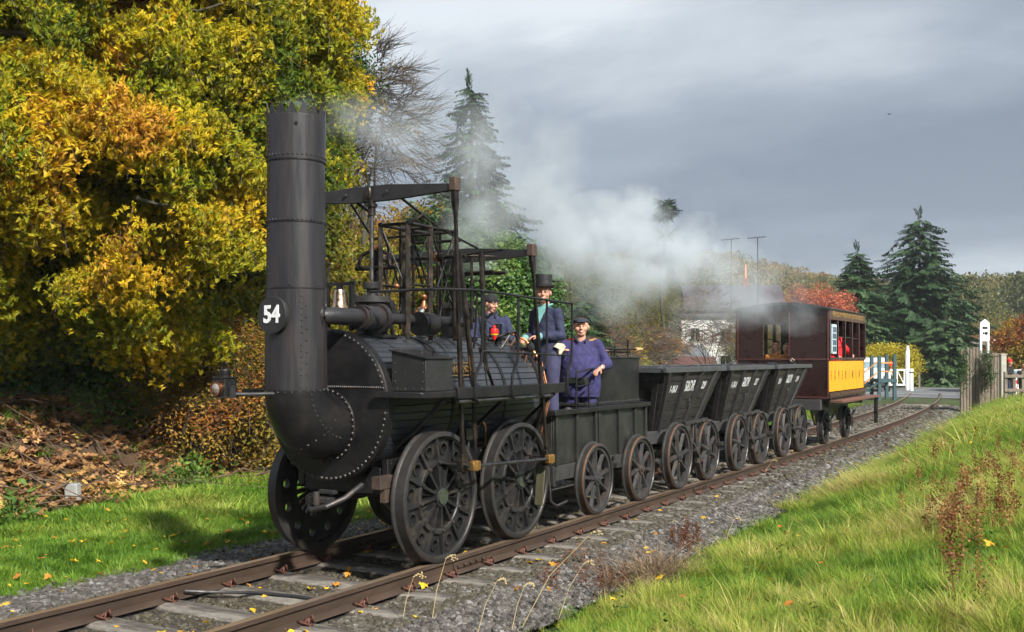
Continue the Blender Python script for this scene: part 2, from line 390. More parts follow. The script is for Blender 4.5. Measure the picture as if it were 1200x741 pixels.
# ---- ballast stones
STONE = bpy.data.materials.new('ballast_stone'); STONE.use_nodes = True; t = NT(STONE.node_tree); b = t.n['Principled BSDF']
a = t.new('ShaderNodeAttribute', attribute_type='INSTANCER', attribute_name='tint').outputs['Fac']; r = t.new('ShaderNodeObjectInfo').outputs['Random']
c = t.ramp(r, [(0, (.040, .037, .035)), (.45, (.075, .068, .063)), (.78, (.125, .114, .105)), (.95, (.17, .165, .16)), (1, (.25, .245, .24))])
c = t.mix(a, c, (.045, .032, -.064)); p = t.new('ShaderNodeNewGeometry').outputs['Position']
c2 = t.vec('SCALE', c); t.put(c2.node.inputs[3], t.maprange(t.noise(p, 60, 4), .3, .7, .75, 1.25)); t.put(b.inputs['Base Color'], c2); b.inputs['Roughness'].default_value = .85
def rock(i, sub=1):
    import bmesh
    bm = bmesh.new(); bmesh.ops.create_icosphere(bm, subdivisions=sub, radius=.5)
    for v in bm.verts:
        v.co = Vector((v.co.x*(1+.35*mn.noise(v.co*3+Vector((i*7, 0, 0)))), v.co.y*(.75+.3*mn.noise(v.co*3+Vector((0, i*7, 0)))), v.co.z*(.55+.3*mn.noise(v.co*3+Vector((0, 0, i*7))))))
        v.co += .12*Vector((mn.noise(v.co*6+Vector((i, 1, 1))), mn.noise(v.co*6+Vector((1, i, 9))), mn.noise(v.co*6+Vector((4, 1, i)))))
    me = bpy.data.meshes.new('stone'); bm.to_mesh(me); bm.free(); me.materials.append(STONE)
    return bpy.data.objects.new('stone', me)
ROCKS = [rock(i) for i in range(7)]
SLP = .67; SL0 = 3.35
def stones(N, l0, l1, y0, y1, size, dark=0.):
    l = l0+(l1-l0)*rnd(N); y = y0+(y1-y0)*rnd(N); cxv = np.array([cx(q) for q in y]); x = l+cxv
    ok, Z = inview(x, y, -.2, 150); keep = ok & (rnd(N) < np.clip(11/Z, 0, 1)**1.15)
    ph = np.abs(((y-SL0)/SLP+.5) % 1-.5)*SLP
    keep &= ~((np.abs(l) < 1.28) & (ph < .12) & (rnd(N) > .05)) & ~((np.abs(np.abs(l)-.752) < .09))
    lj = np.abs(l); keep &= ~((l > 1.75) & (rnd(N) < (l-1.75)/.45)) & ~((l < -2.2) & (rnd(N) < (-2.2-l)/.45))
    l, y, x, Z = l[keep], y[keep], x[keep], Z[keep]; n = len(l)
    s = size*(.6+.8*rnd(n)**1.5)*np.clip(Z/11, 1, 2.6)
    z = np.array([bz(a, b) for a, b in zip(l, y)])+s*.12+.012*rnd(n)-np.where(np.abs(l) < 1.3, .015, 0)
    tint = np.where(np.abs(l) < .75, .55, np.where(np.abs(l) < 1.45, .38, .05))+dark+.25*(rnd(n)-.5)
    return np.stack([x, y, z], 1), 6.28*rnd(n, 3)*np.array([[.1, .1, 1]])+.5*(rnd(n, 3)-.5), s, np.clip(tint, 0, .9)
parts = [stones(52000, .80, 2.15, 2.5, 16, .064), stones(30000, .80, 2.0, 16, 46, .066), stones(36000, -2.65, -.80, 3, 16, .062), stones(22000, -2.55, -.8, 16, 46, .06), stones(22000, -.70, .70, 3, 16, .042), stones(12000, -.7, .7, 16, 46, .05)]
P, R_, s_, t_ = (np.concatenate([q[k] for q in parts]) for k in range(4))
scatter('ballast_stones', P, R_, s_, t_, ROCKS, kind='stuff')
# ------------------------------------------------------------------ railway track
RAILM = mat('rusty_rail', (.068, .044, .031), .65, metal=.3, var=.3, vscale=7, bump=.25, bscale=60, stretch=(1, .25, 1), c2=(.055, .038, .03), c2f=.5, c2s=5)
RAILT = mat('rail_head', (.30, .205, .13), .38, metal=.45, var=.25, vscale=6, stretch=(1, .12, 1), c2=(.32, .29, .27), c2f=.5, c2s=7)
CLIPM = mat('rusty_clip', (.12, .050, .034), .6, metal=.2, var=.3, vscale=30)
SLM = mat('weathered_sleeper', (.22, .20, .175), .9, var=.45, vscale=8, bump=.6, bscale=30, c2=(.055, .045, .038), c2f=.9, c2s=3.5, stretch=(.5, 2, 1))
track = thing('railway_track', 'single railway line of rusty rails on worn sleepers in grey ballast', 'railway track', (0, 0, 0)); del track['category']; track['kind'] = 'structure'
prof = [(-.035, 0), (.035, 0), (.036, -.035), (.010, -.05), (.0085, -.125), (.06, -.148), (.07, -.158), (-.07, -.158), (-.06, -.148), (-.0085, -.125), (-.010, -.05), (-.036, -.035)]
for sgn in (-1, 1):
    mb = MB(); R = []
    for y in list(np.arange(-3, 26, 1.5))+list(np.arange(26, 60, 1.)):
        nx_ = (cx(y+.5)-cx(y-.5)); R.append([(cx(y)+sgn*.7525+a, y, zz_) for a, zz_ in prof])
    mb.loft(R)
    n = len(prof); mb.m = []
    for k in range(len(mb.f)): mb.m.append(1 if (k < (len(R)-1)*n and k % n == 0) else 0)
    mb.build('rail', [RAILM, RAILT], track, ang=30, bevel=0)
# fishplates with bolts
def fishplate(xc, yc, side):
    mb = MB(); mb.bx(xc+side*.011, xc+side*.028, yc-.28, yc+.28, -.118, -.055)
    for k in range(5):
        y = yc-.22+k*.11; mb.cyl((xc+side*.028, y, -.087), (xc+side*.052, y, -.087), .018, .016, 6)
    o = mb.build('fishplate', RAILM, track, bevel=.003)
fishplate(.7525, 8.45, 1); fishplate(.7525, 8.45, -1); fishplate(-.7525, 8.75, 1); fishplate(.7525, 15.0, 1); fishplate(-.7525, 15.0, 1)
# sleepers
def slp_mesh(i):
    mb = MB(); nn = 26; R = []
    for k in range(nn+1):
        x = -1.3+2.6*k/nn; j = lambda a, s: .012*mn.noise(Vector((x*4, a*3, i*9.1)))*s
        e = .5*sm(1.12, 1.3, abs(x))
        R.append([(x, -.125+j(1, 1.3)+e*.02, -.34), (x, -.125+j(1, 1.6)+e*.03, -.185+j(2, .8)-e*.02), (x, -.105+j(3, 1), -.166+j(4, .6)-e*.03), (x, -.03, -.160+j(5, .8)-e*.02), (x, .04, -.161+j(6, .8)-e*.02), (x, .105+j(7, 1), -.166+j(8, .6)-e*.03), (x, .125+j(9, 1.6)-e*.03, -.185+j(2, .8)-e*.02), (x, .125+j(9, 1.3)-e*.02, -.34)])
    me = bpy.data.meshes.new('sleeper'); mb.loft(R); me.from_pydata(mb.v, [], mb.f); me.materials.append(SLM); me.polygons.foreach_set('use_smooth', [True]*len(me.polygons)); me.set_sharp_from_angle(angle=radians(50))
    return me
SM = [slp_mesh(i) for i in range(5)]
def clip_mesh():
    mb = MB(); P = [(.030+.034*cos(a), .040*sin(a), .028+.030*cos(a-.6)) for a in [.35+k/12*(2*pi-.7) for k in range(13)]]
    mb.tube([(-.028, -.045, .018), (.0, -.052, .020)]+[(.070, -.03, .004)]+P[::-1]+[(.055, .045, .0), (.0, .05, .018), (-.028, .03, .018)], .0095, 6)
    mb.bx(.015, .065, -.030, .030, -.016, -.004)
    me = bpy.data.meshes.new('rail_clip'); me.from_pydata(mb.v, [], mb.f); me.materials.append(CLIPM); me.polygons.foreach_set('use_smooth', [True]*len(me.polygons)); return me
CM = clip_mesh(); ns = 0
for k in range(70):
    y = SL0-2*SLP+k*SLP
    if y > 49: break
    o = link('sleeper', SM[k % 5], track); o.location = (cx(y)+random.uniform(-.02, .02), y+random.uniform(-.01, .01), random.uniform(-.004, .004)); o.rotation_euler = (0, 0, random.uniform(-.012, .012))
    if 0 < y < 34:
        for s_ in (-1, 1):
            for d in (-1, 1):
                c = link('rail_clip', CM, track); c.location = (cx(y)+s_*.7525+d*.058, y, -.140); c.rotation_euler = (0, 0, (0 if d > 0 else pi)+random.uniform(-.15, .15))
# old cable lying over a sleeper and a hose on the stones
CAB = mat('black_cable', (.02, .02, .022), .5)
mb = MB(); mb.tube([(-.70, 6.2, -.10), (-.62, 6.33, -.125), (-.45, 6.5, -.142), (-.2, 6.62, -.145), (.1, 6.66, -.142), (.4, 6.68, -.14), (.62, 6.74, -.15)], .014, 6)
tag(mb.build('cable', CAB), 'black cable lying across the sleepers in front of the locomotive', 'cable')
for i, P in enumerate(([(-1.75, 6.35, -.21), (-1.62, 6.9, -.2), (-1.5, 7.25, -.17), (-1.28, 7.25, -.14), (-1.12, 7.05, -.16), (-1.05, 6.85, -.2)], [(-1.7, 6.6, -.21), (-1.5, 7.0, -.19), (-1.35, 7.1, -.16), (-1.18, 6.98, -.15), (-1.08, 6.75, -.2)])):
    mb = MB(); mb.tube(P, .018, 6); tag(mb.build('hose', CAB), ('outer longer' if i == 0 else 'inner shorter')+' loop of black hose lying on the ballast left of the rails', 'hose')
q_ = Vector((CAMX, CAMY, CAMZ)); d_ = Vector((-sin(YAW)+(86-600)/1200*cos(YAW), cos(YAW)+(86-600)/1200*sin(YAW), (418-584)/1200))
while q_.z > gz(q_.x, q_.y)+.10: q_ = q_+d_*.05
MKX, MKY = q_.x, q_.y; print('marker', MKX, MKY)
# small square concrete marker in the grass
mk = MB(); gx_, gy_ = MKX, MKY; mk.box((0, 0, .04), (.19, .15, .34)); mo = mk.build('marker_stone', mat('pale_concrete', (.33, .34, .33), .9, var=.2, bump=.4), bevel=.012)
mo.location = (gx_, gy_, gz(gx_, gy_)+.09); mo.rotation_euler = (.06, -.05, .5); tag(mo, 'small grey square marker stone standing in grass beside brown leaf heap', 'marker stone')
# ------------------------------------------------------------------ wheels
def circ(r, n, y0=0, z0=0, x=0, ph=0): return [Vector((x, y0+r*cos(2*pi*k/n+ph), z0+r*sin(2*pi*k/n+ph))) for k in range(n)]
def tyre_mb(r, w_=.125, inner=.055, seg=56, o=(0, 0, 0)):
    """tyre, axis X, outer face at +w_/2, flange on -X side"""
    mb = MB(); h = w_/2; ri = r-inner
    pr = [(ri, h-.012), (ri+.008, h), (r-.012, h), (r, h-.008), (r+.004, -h+.035), (r+.012, -h+.028), (r+.030, -h+.02), (r+.030, -h+.006), (r+.02, -h), (ri, -h), (ri, h-.012)]
    mb.lathe(pr, o, (1, 0, 0), seg); return mb
def loco_wheel(parent, x, y, z, sx, rot):
    r = .610
    w_ = thing_part('wheel', parent, (x, y, z))
    q = lambda v: (v[0]*sx, v[1], v[2])
    def fin(mb, name, m, **k):
        if sx < 0:
            mb.v = [q(v) for v in mb.v]; mb.f = [f[::-1] for f in mb.f]
        mb.v = [(v[0]+x, v[1]+y, v[2]+z) for v in mb.v]
        return mb.build(name, m, w_, **k)
    fin(tyre_mb(r, .135, .052), 'tyre', TYRE)
    # cast web plate: ring with twelve round holes, inner ring, hub, twelve ribs
    mb = MB(); N = 12; r1, r2 = .345, .560; rh = .046; hx = (.028, -.03)
    for k in range(N):
        a0 = rot+2*pi*k/N; am = a0+pi/N; hc = Vector((0, .452*cos(am), .452*sin(am)))
        out = []; M = 16
        # outline of the sector matched to circle angles
        for j in range(M):
            t = 2*pi*j/M; d = Vector((0, cos(am+t), sin(am+t)))   # t=0 radially outward
            # march until leaving the sector
            lo, hi = 0, .5
            for _ in range(18):
                md = (lo+hi)/2; p = hc+d*md; rr = p.length; aa = (atan2(p.z, p.y)-am+pi) % (2*pi)-pi
                if r1 < rr < r2 and abs(aa) < pi/N: lo = md
                else: hi = md
            out.append(hc+d*lo)
        hol = [hc+rh*Vector((0, cos(am+2*pi*j/M), sin(am+2*pi*j/M))) for j in range(M)]
        col = [hc+(rh+.014)*Vector((0, cos(am+2*pi*j/M), sin(am+2*pi*j/M))) for j in range(M)]
        X = lambda L, xx: [p+Vector((xx, 0, 0)) for p in L]
        rings = [X(out, hx[1]), X(out, hx[0]-.018), X(col, hx[0]-.018), X(col, hx[0]), X(hol, hx[0]), X(hol, hx[1]), X(out, hx[1])]
        mb.loft([[p for p in rg] for rg in rings], False)
    mb.lathe([(.55, -.03), (.55, .045), (.563, .05), (.563, -.03)], (0, 0, 0), (1, 0, 0), 48)
    mb.lathe([(.30, -.03), (.30, .035), (.31, .045), (.345, .045), (.352, .035), (.352, -.03), (.30, -.03)], (0, 0, 0), (1, 0, 0), 48)
    fin(mb, 'wheel_plate', WHEELP, ang=40)
    mb = MB()
    for k in range(N):
        a = rot+2*pi*k/N; d = Vector((0, cos(a), sin(a))); u = Vector((0, -sin(a), cos(a)))
        def rib(ra, rb, wa, wb, xa, xb):
            mb.loft([[d*ra+u*wa+Vector((-.02, 0, 0)), d*ra+u*wa*.6+Vector((xa, 0, 0)), d*ra-u*wa*.6+Vector((xa, 0, 0)), d*ra-u*wa+Vector((-.02, 0, 0))],
                     [d*rb+u*wb+Vector((-.02, 0, 0)), d*rb+u*wb*.6+Vector((xb, 0, 0)), d*rb-u*wb*.6+Vector((xb, 0, 0)), d*rb-u*wb+Vector((-.02, 0, 0))]])
        rib(.06, .32, .018, .024, .05, .04); rib(.33, .55, .030, .024, .052, .040)
        rib2 = rot+2*pi*(k+.5)/N; d2 = Vector((0, cos(rib2), sin(rib2))); u2 = Vector((0, -sin(rib2), cos(rib2)))
        mb.loft([[d2*.07+u2*.010+Vector((-.02, 0, 0)), d2*.07+Vector((.028, 0, 0)), d2*.07-u2*.010+Vector((-.02, 0, 0))], [d2*.31+u2*.013+Vector((-.02, 0, 0)), d2*.31+Vector((.022, 0, 0)), d2*.31-u2*.013+Vector((-.02, 0, 0))]])
    mb.cyl((-.09, 0, 0), (.062, 0, 0), .105, .098, 24)
    fin(mb, 'spokes', WHEELP, ang=30)
    mb = MB()
    for k in range(N):
        a = rot+2*pi*k/N; c = Vector((.045, .325*cos(a), .325*sin(a))); mb.cyl(c, c+Vector((.022, 0, 0)), .021, .018, 6); mb.cyl(c+Vector((.022, 0, 0)), c+Vector((.034, 0, 0)), .009, .007, 6)
    fin(mb, 'wheel_bolts', GREYIRON, kind='stuff')
    mb = MB(); mb.cyl((.06, 0, 0), (.078, 0, 0), .078, .074, 24); mb.cyl((.078, 0, 0), (.083, 0, 0), .012, .008, 6); fin(mb, 'hub_cap', HUBG)
    return w_
def thing_part(name, parent, loc):
    o = bpy.data.objects.new(name, None); COL.objects.link(o); o.parent = parent; o.location = Vector(loc)-wloc(parent); o.empty_display_size = .05; return o
LY = 7.93; LY2 = 9.42; WZ = .612
L = thing('steam_locomotive', 'early black steam locomotive with tall crown topped chimney and number 54 plate', 'locomotive', (0, 8.6, 0))
for (y, rt) in ((LY, .1), (LY2, .36)):
    for s_ in (1, -1): loco_wheel(L, s_*.745, y, WZ, s_, rt)
    mb = MB(); mb.cyl((-.72, y, WZ), (.72, y, WZ), .055, n=12); mb.build('axle', IRON, L)
# ---- boiler
BZ = 1.475; BY0, BY1 = 7.25, 10.15
mb = MB(); N = 60                         # planked lagging: each board its own flat with a groove
for k in range(N):
    a0, a1 = 2*pi*k/N, 2*pi*(k+1)/N; g = .010; rr = .655
    P = []
    for yy in (BY0+.10, BY1-.06): P.append([(cos(a)*r_, yy, BZ+sin(a)*r_) for a, r_ in ((a0, rr-.012), (a0+g, rr), (a1-g, rr), (a1, rr-.012))])
    q = MB(); q.loft(P, True, True); q.build('lagging_board', LAG, L, ang=20)
mb = MB(); mb.cyl((0, BY0, BZ), (0, BY1, BZ), .63, n=48); mb.build('boiler_barrel', IRON, L)
mb = MB(); mb.lathe([(.0, 0), (.66, 0), (.685, .006), (.70, .02), (.70, .10), (.655, .11), (.655, .16), (0, .16)], (0, BY0-.02, BZ), (0, 1, 0), 72); mb.build('front_plate', IRON, L)
mb = MB(); mb.lathe([(.0, 0), (.655, 0), (.69, .02), (.69, .07), (.655, .09), (0, .11)], (0, BY1-.06, BZ), (0, 1, 0), 60); mb.build('back_plate', IRON, L)
for yy in (8.35, 9.35):
    mb = MB(); mb.lathe([(.657, -.025), (.664, -.025), (.664, .025), (.657, .025)], (0, yy, BZ), (0, 1, 0), 60); mb.build('boiler_band', IRON, L)
mb = MB()
for k in range(76):
    a = 2*pi*k/76; mb.rivet((.668*cos(a), BY0-.018, BZ+.668*sin(a)), (0, -1, 0), .0155)
for k in range(26): mb.rivet((.02+.024*k, BY0-.02, BZ+.17), (0, -1, 0), .0125)
for k in range(20): mb.rivet((-.02-.032*k, BY0-.02, BZ+.17), (0, -1, 0), .011)
for k in range(46):
    a = 2*pi*k/46; mb.rivet((.69*cos(a), BY1+.01, BZ+.69*sin(a)), (cos(a), 0, sin(a)), .012)
mb.build('plate_rivets', GREYIRON, L, kind='stuff')
# ---- chimney elbow ("bowl") bending back into the front plate
CY = 6.83; CZ0 = 1.65
rings = []
for k in range(15):
    t = k/14; a = t*pi/2*1.0
    Rb = .36; cyc, czc = CY+Rb, CZ0   # centre of bend
    r_ = .272+.035*sm(0, .9, t)
    c = Vector((0, cyc-Rb*cos(a), czc-Rb*sin(a))); rad = Vector((0, cos(a), sin(a)))
    rings.append([c+Vector((1, 0, 0))*r_*cos(q)+rad*r_*sin(q)*(1) for q in [2*pi*j/36 for j in range(36)]])
rings.append([p+Vector((0, .06, 0)) for p in rings[-1]])
mb = MB(); mb.loft(rings, False); mb.build('smokebox_elbow', IRON, L, ang=50)
mb = MB(); c = Vector((0, BY0-.035, CZ0-.36)); mb.lathe([(.28, 0), (.335, 0), (.34, .008), (.34, .03), (.28, .03)], c, (0, 1, 0), 48); mb.build('elbow_flange', IRON, L)
mb = MB()
for k in range(34):
    a = 2*pi*k/34; mb.rivet(c+Vector((.323*cos(a), -.001, .323*sin(a))), (0, -1, 0), .0145)
def on_elbow(t, q, e=.0):
    a = t*pi/2; r_ = .272+.035*sm(0, .9, t)+e; cc = Vector((0, CY+.36-.36*cos(a), CZ0-.36*sin(a))); rad = Vector((0, cos(a), sin(a))); n = Vector((1, 0, 0))*cos(q)+rad*sin(q)
    return cc+n*r_, n
for k in range(26):     # seam rows round the elbow
    p, n = on_elbow(.04, 2*pi*k/26); mb.rivet(p, n, .0115)
for k in range(12):
    p, n = on_elbow(.08+.07*k, -.35); mb.rivet(p, n, .0115)
for k in range(9):
    p, n = on_elbow(.62+.02*sin(k), -2.2+.28*k); mb.rivet(p, n, .0115)
mb.build('elbow_rivets', GREYIRON, L, kind='stuff')
# ---- chimney column: lower section and three riveted rings with a crown
def section(z0, z1, r0, r1, nm='chimney_section', **k):
    mb = MB(); mb.lathe([(r0, 0), (r1, z1-z0)], (0, CY, z0), (0, 0, 1), 56); return mb.build(nm, CHIM, L, **k)
section(CZ0-.02, 2.52, .272, .262); section(2.505, 3.09, .258, .253); section(3.075, 3.63, .255, .249)
mb = MB(); nT = 16; zt = 3.615; n2 = nT*4; rr = .257
base = [(rr*cos(2*pi*k/n2), CY+rr*sin(2*pi*k/n2), zt) for k in range(n2)]
top = [(rr*1.005*cos(2*pi*k/n2), CY+rr*1.005*sin(2*pi*k/n2), 3.972+.125*(1-abs((k % 4)-2)/2)) for k in range(n2)]
mb = MB(); mid = [(p[0]*1.004, CY+(p[1]-CY)*1.004, 4.005) for p in base]; mb.loft([base, mid], False); mb.build('chimney_section', CHIM, L, ang=60)
for k in range(nT):
    a0, am, a1 = (2*pi*(k+q)/nT for q in (0, .5, 1)); mb = MB(); rr_ = rr*1.003
    mb.loft([[(q*cos(a0), CY+q*sin(a0), 4.002), (q*cos(am), CY+q*sin(am), 3.998), (q*cos(a1), CY+q*sin(a1), 4.002), (q*cos(a1), CY+q*sin(a1), 4.010), (q*cos(am)*1.01, CY+q*sin(am)*1.01, 4.115), (q*cos(a0), CY+q*sin(a0), 4.010)] for q in (rr_-.008, rr_)])
    mb.build('crown_tooth', CHIM, L, ang=5)
mb = MB(); q = radians(-48); mb.cyl((.255*cos(q), CY+.255*sin(q), 3.92), (.264*cos(q), CY+.264*sin(q), 3.92), .016, n=10); mb.build('chimney_bore_dot', SOOT_HOLE, L)  # black disc painted in for the dark of a bore hole
for z, r_ in ((2.51, .266), (3.085, .26), (3.625, .261)):
    mb = MB(); mb.lathe([(r_-.008, -.008), (r_-.001, -.006), (r_-.001, .004), (r_-.008, .008)], (0, CY, z), (0, 0, 1), 56); mb.build('chimney_seam', IRON, L)
SOOT_HOLE = mat('soot_and_hole_black', (.006, .006, .006), .95)
mb = MB(); mb.lathe([(.235, 0), (.235, 1.2)], (0, CY, 2.7), (0, 0, 1), 32); mb.cyl((0, CY, 2.7), (0, CY, 2.72), .235, n=32); mb.build('chimney_bore', SOOT_HOLE, L)
mb = MB()
for z, r_, n in ((3.10, .257, 40), (3.66, .259, 40), (2.54, .264, 6)):
    for k in range(n): a = 2*pi*k/n; mb.rivet((r_*cos(a), CY+r_*sin(a), z), (cos(a), sin(a), 0), .0105)
def vrow(ang, z0, z1, r_, dz=.045):
    z = z0
    while z < z1: mb.rivet((r_*cos(ang), CY+r_*sin(ang), z), (cos(ang), sin(ang), 0), .0105); z += dz
va = radians(-59.7-8)  # direction to the camera is about -48 deg
vrow(radians(-112), 3.70, 3.95, .26); vrow(radians(-112), 2.58, 3.04, .259, .05); vrow(radians(-38), 1.66, 2.46, .270, .052); vrow(radians(-38+9), 1.66, 2.46, .270, .10)
mb.build('chimney_rivets', GREYIRON, L, kind='stuff')
mb = MB()
for a_, z0, z1, r_ in ((-34, CZ0, 2.5, .2685),):
    pts = [(r_*cos(radians(a_+d)), CY+r_*sin(radians(a_+d))) for d in (-9, -5, 0, 5, 9)]
    mb.loft([[(x, y, z) for x, y in pts]+[(x*.97, CY+(y-CY)*.97, z) for x, y in pts[::-1]] for z in (z0+.02, z1)])
mb.build('chimney_strap', CHIM, L)
# ---- number plate
mb = MB(); mb.cyl((0, CY-.262, 2.275), (0, CY-.305, 2.275), .162, n=40); np_ = mb.build('number_plate', mat('matt_black_plate', (.018, .018, .019), .6, var=.2), L, bevel=.004)
def text(body, name, m, parent, size, loc, R, ext=.004, off=.0, shear=0., sx=1., align='CENTER', space=1.):
    cu = bpy.data.curves.new(name, 'FONT'); cu.body = body; cu.size = size; cu.extrude = ext; cu.offset = off; cu.shear = shear
    cu.align_x = align; cu.align_y = 'CENTER'; cu.space_character = space; cu.resolution_u = 3
    tmp = bpy.data.objects.new('tmp', cu); COL.objects.link(tmp); bpy.context.view_layer.update()
    dg = bpy.context.evaluated_depsgraph_get(); me = bpy.data.meshes.new_from_object(tmp.evaluated_get(dg)); bpy.data.objects.remove(tmp)
    M = Matrix.Translation(Vector(loc)) @ R.to_4x4() @ Matrix.Diagonal((sx, 1, 1, 1)); me.transform(M)
    me.materials.clear(); me.materials.append(m)
    return link(name, me, parent)
RF = Matrix(((1, 0, 0), (0, 0, -1), (0, 1, 0)))           # text facing -Y
RX = Matrix(((0, 0, 1), (1, 0, 0), (0, 1, 0)))            # text facing +X, reading along +Y
text('54', 'number', WHITE, np_, .205, (0, CY-.308, 2.275), RF, off=.006, sx=.92)
# ---- exhaust pipe, flange, drum
mb = MB(); mb.tube([(.20, CY+.12, 2.275), (.25, CY+.20, 2.28), (.27, CY+.30, 2.28), (.27, 7.42, 2.28)], .078, 14); mb.cyl((.27, 7.36, 2.28), (.27, 7.66, 2.28), .108, n=20); mb.cyl((.27, 7.64, 2.28), (.27, 7.70, 2.28), .135, n=20); mb.cyl((.27, 7.40, 2.28), (.27, 7.43, 2.28), .118, n=20)
mb.cyl((.27, 7.68, 2.28), (.27, 9.15, 2.28), .052, n=14); mb.build('exhaust_pipe', CHIM, L)
mb = MB(); mb.cyl((.175, CY+.10, 2.275), (.205, CY+.125, 2.275), .125, n=24)
for k in range(6): a = k*pi/3; mb.cyl((.205+.07*0+.09*cos(a)*-.6, CY+.125+.09*cos(a)*.78, 2.275+.09*sin(a)), (.225-.054*cos(a), CY+.14+.07*cos(a), 2.275+.09*sin(a)), .012, n=6)
mb.build('pipe_flange', IRON, L)
mb = MB(); mb.cyl((.36, 8.18, 2.24), (.36, 8.40, 2.24), .115, n=28); mb.cyl((.36, 8.175, 2.24), (.36, 8.182, 2.24), .12, n=28); mb.build('relief_drum', IRON, L, bevel=.004)
# ---- bell on its iron frame
bl = thing_part('bell', L, (0, 7.42, 2.2))
mb = MB(); mb.lathe([(.0, .195), (.052, .19), (.060, .165), (.064, .095), (.076, .042), (.098, .008), (.104, 0), (.092, .0), (.06, .06), (.0, .12)], (0, 7.42, 2.35), (0, 0, 1), 28); mb.build('bell_body', BELL, bl)
mb = MB()
for s_ in (-1, 1): mb.box((s_*.145, 7.42, 2.38), (.028, .05, .44)); mb.box((s_*.155, 7.42, 2.605), (.05, .04, .022))
mb.box((0, 7.42, 2.595), (.29, .025, .03)); mb.box((0, 7.42, 2.565), (.05, .04, .05)); mb.tube([(-.145, 7.42, 2.60), (-.15, 7.43, 2.68), (-.14, 7.44, 2.78)], .010); mb.ball((-.14, 7.44, 2.79), .016); mb.build('bell_frame', IRON, bl)
# ---- cylinders, piston rods, crossheads (lateral beams), connecting rods
PIN = .565
def cylinder(y, zb, beamz, crank):
    g = thing_part('cylinder_and_motion', L, (0, y, 2.1))
    mb = MB(); mb.cyl((0, y, 1.95), (0, y, 2.44), .155, n=28); mb.lathe([(.17, 0), (.25, .0), (.25, .03), (.17, .03)], (0, y, 2.1), (0, 0, 1), 28); mb.build('cylinder', IRON, g)
    mb = MB(); mb.cyl((0, y, 2.44), (0, y, 2.50), .185, .185, 28)
    for k in range(8): a = k*pi/4+.3; mb.cyl((.155*cos(a), y+.155*sin(a), 2.50), (.155*cos(a), y+.155*sin(a), 2.53), .016, n=6)
    mb.cyl((0, y, 2.5), (0, y, 2.575), .052, n=16); mb.cyl((0, y, 2.575), (0, y, 2.64), .085, .09, 20); mb.build('cylinder_cover', GREYIRON, g, bevel=.004)
    mb = MB()
    mb.tube([(-.16, y+.1, 2.47), (0, y+.17, 2.48), (.16, y+.1, 2.45), (.2, y+.12, 2.3)], .03); mb.build('steam_chest_lug', IRON, g)
    mb = MB(); mb.cyl((0, y, 2.6), (0, y, beamz), .021, n=12); mb.build('piston_rod', STEEL, g)
    mb = MB(); mb.cyl((0, y, beamz-.21), (0, y, beamz-.07), .040, n=14); mb.cyl((0, y, beamz-.13), (0, y, beamz-.10), .055, n=14); mb.ball((0, y-.055, beamz+.0), (.035, .02, .075)); mb.build('rod_socket', OILROD, g)
    # tapered beam across the engine
    mb = MB(); pl = [(-.93, -.030), (-.25, -.080), (.25, -.080), (.93, -.045), (.93, .020), (.2, .072), (-.2, .075), (-.93, .045)]
    mb.prism([(a, y-.028, beamz+b) for a, b in pl], (0, .056, 0)); mb.build('cross_beam', mat('beam_black', (.022, .021, .022), .5, var=.3), g, bevel=.004)
    for a in (-.3, .2): mb = MB(); mb.cyl((a, y-.028, beamz), (a, y-.05, beamz), .020, .016, 8); mb.build('beam_bolt', GREYIRON, g)
    for s_ in (-1, 1):
        cp = crank if s_ > 0 else (crank[0]+.05, crank[1]+.3)
        x = s_*.965; mb = MB(); mb.bx(x-.035, x+.035, y-.05, y+.05, beamz-.05, beamz+.075); h = mb.build('rod_head', BROWN, g, bevel=.006)
        mb = MB(); top = Vector((x, y, beamz-.04)); bot = Vector((s_*.97, cp[0], cp[1]+.06)); d = bot-top
        def sec(t, a, b): c = top+d*t; return [c+Vector((i*a, j*b, 0)) for i, j in ((-1, -1), (1, -1), (1, 1), (-1, 1))]
        mb.loft([sec(0, .022, .036), sec(.05, .022, .036), sec(.10, .015, .015), sec(.13, .014, .016), sec(.55, .017, .025), sec(.9, .014, .018), sec(.96, .02, .03), sec(1, .02, .03)]); mb.build('connecting_rod', OILROD, g, bevel=.004)
        mb = MB(); mb.bx(x-.03, x+.035, cp[0]-.05, cp[0]+.05, cp[1]-.06, cp[1]+.11); mb.build('big_end', OILROD, g, bevel=.008)
        mb = MB(); mb.cyl((s_*.80, cp[0], cp[1]), (s_*1.03, cp[0], cp[1]), .035, n=14); mb.cyl((s_*1.03, cp[0], cp[1]), (s_*1.045, cp[0], cp[1]), .02, n=10); mb.build('crank_pin', STEEL, g)
cr1 = (LY+.10, WZ+.29); cr2 = (LY2+.26, WZ+.20)
cylinder(7.90, 2.4, 3.50, cr1); cylinder(9.36, 2.4, 3.02, cr2)
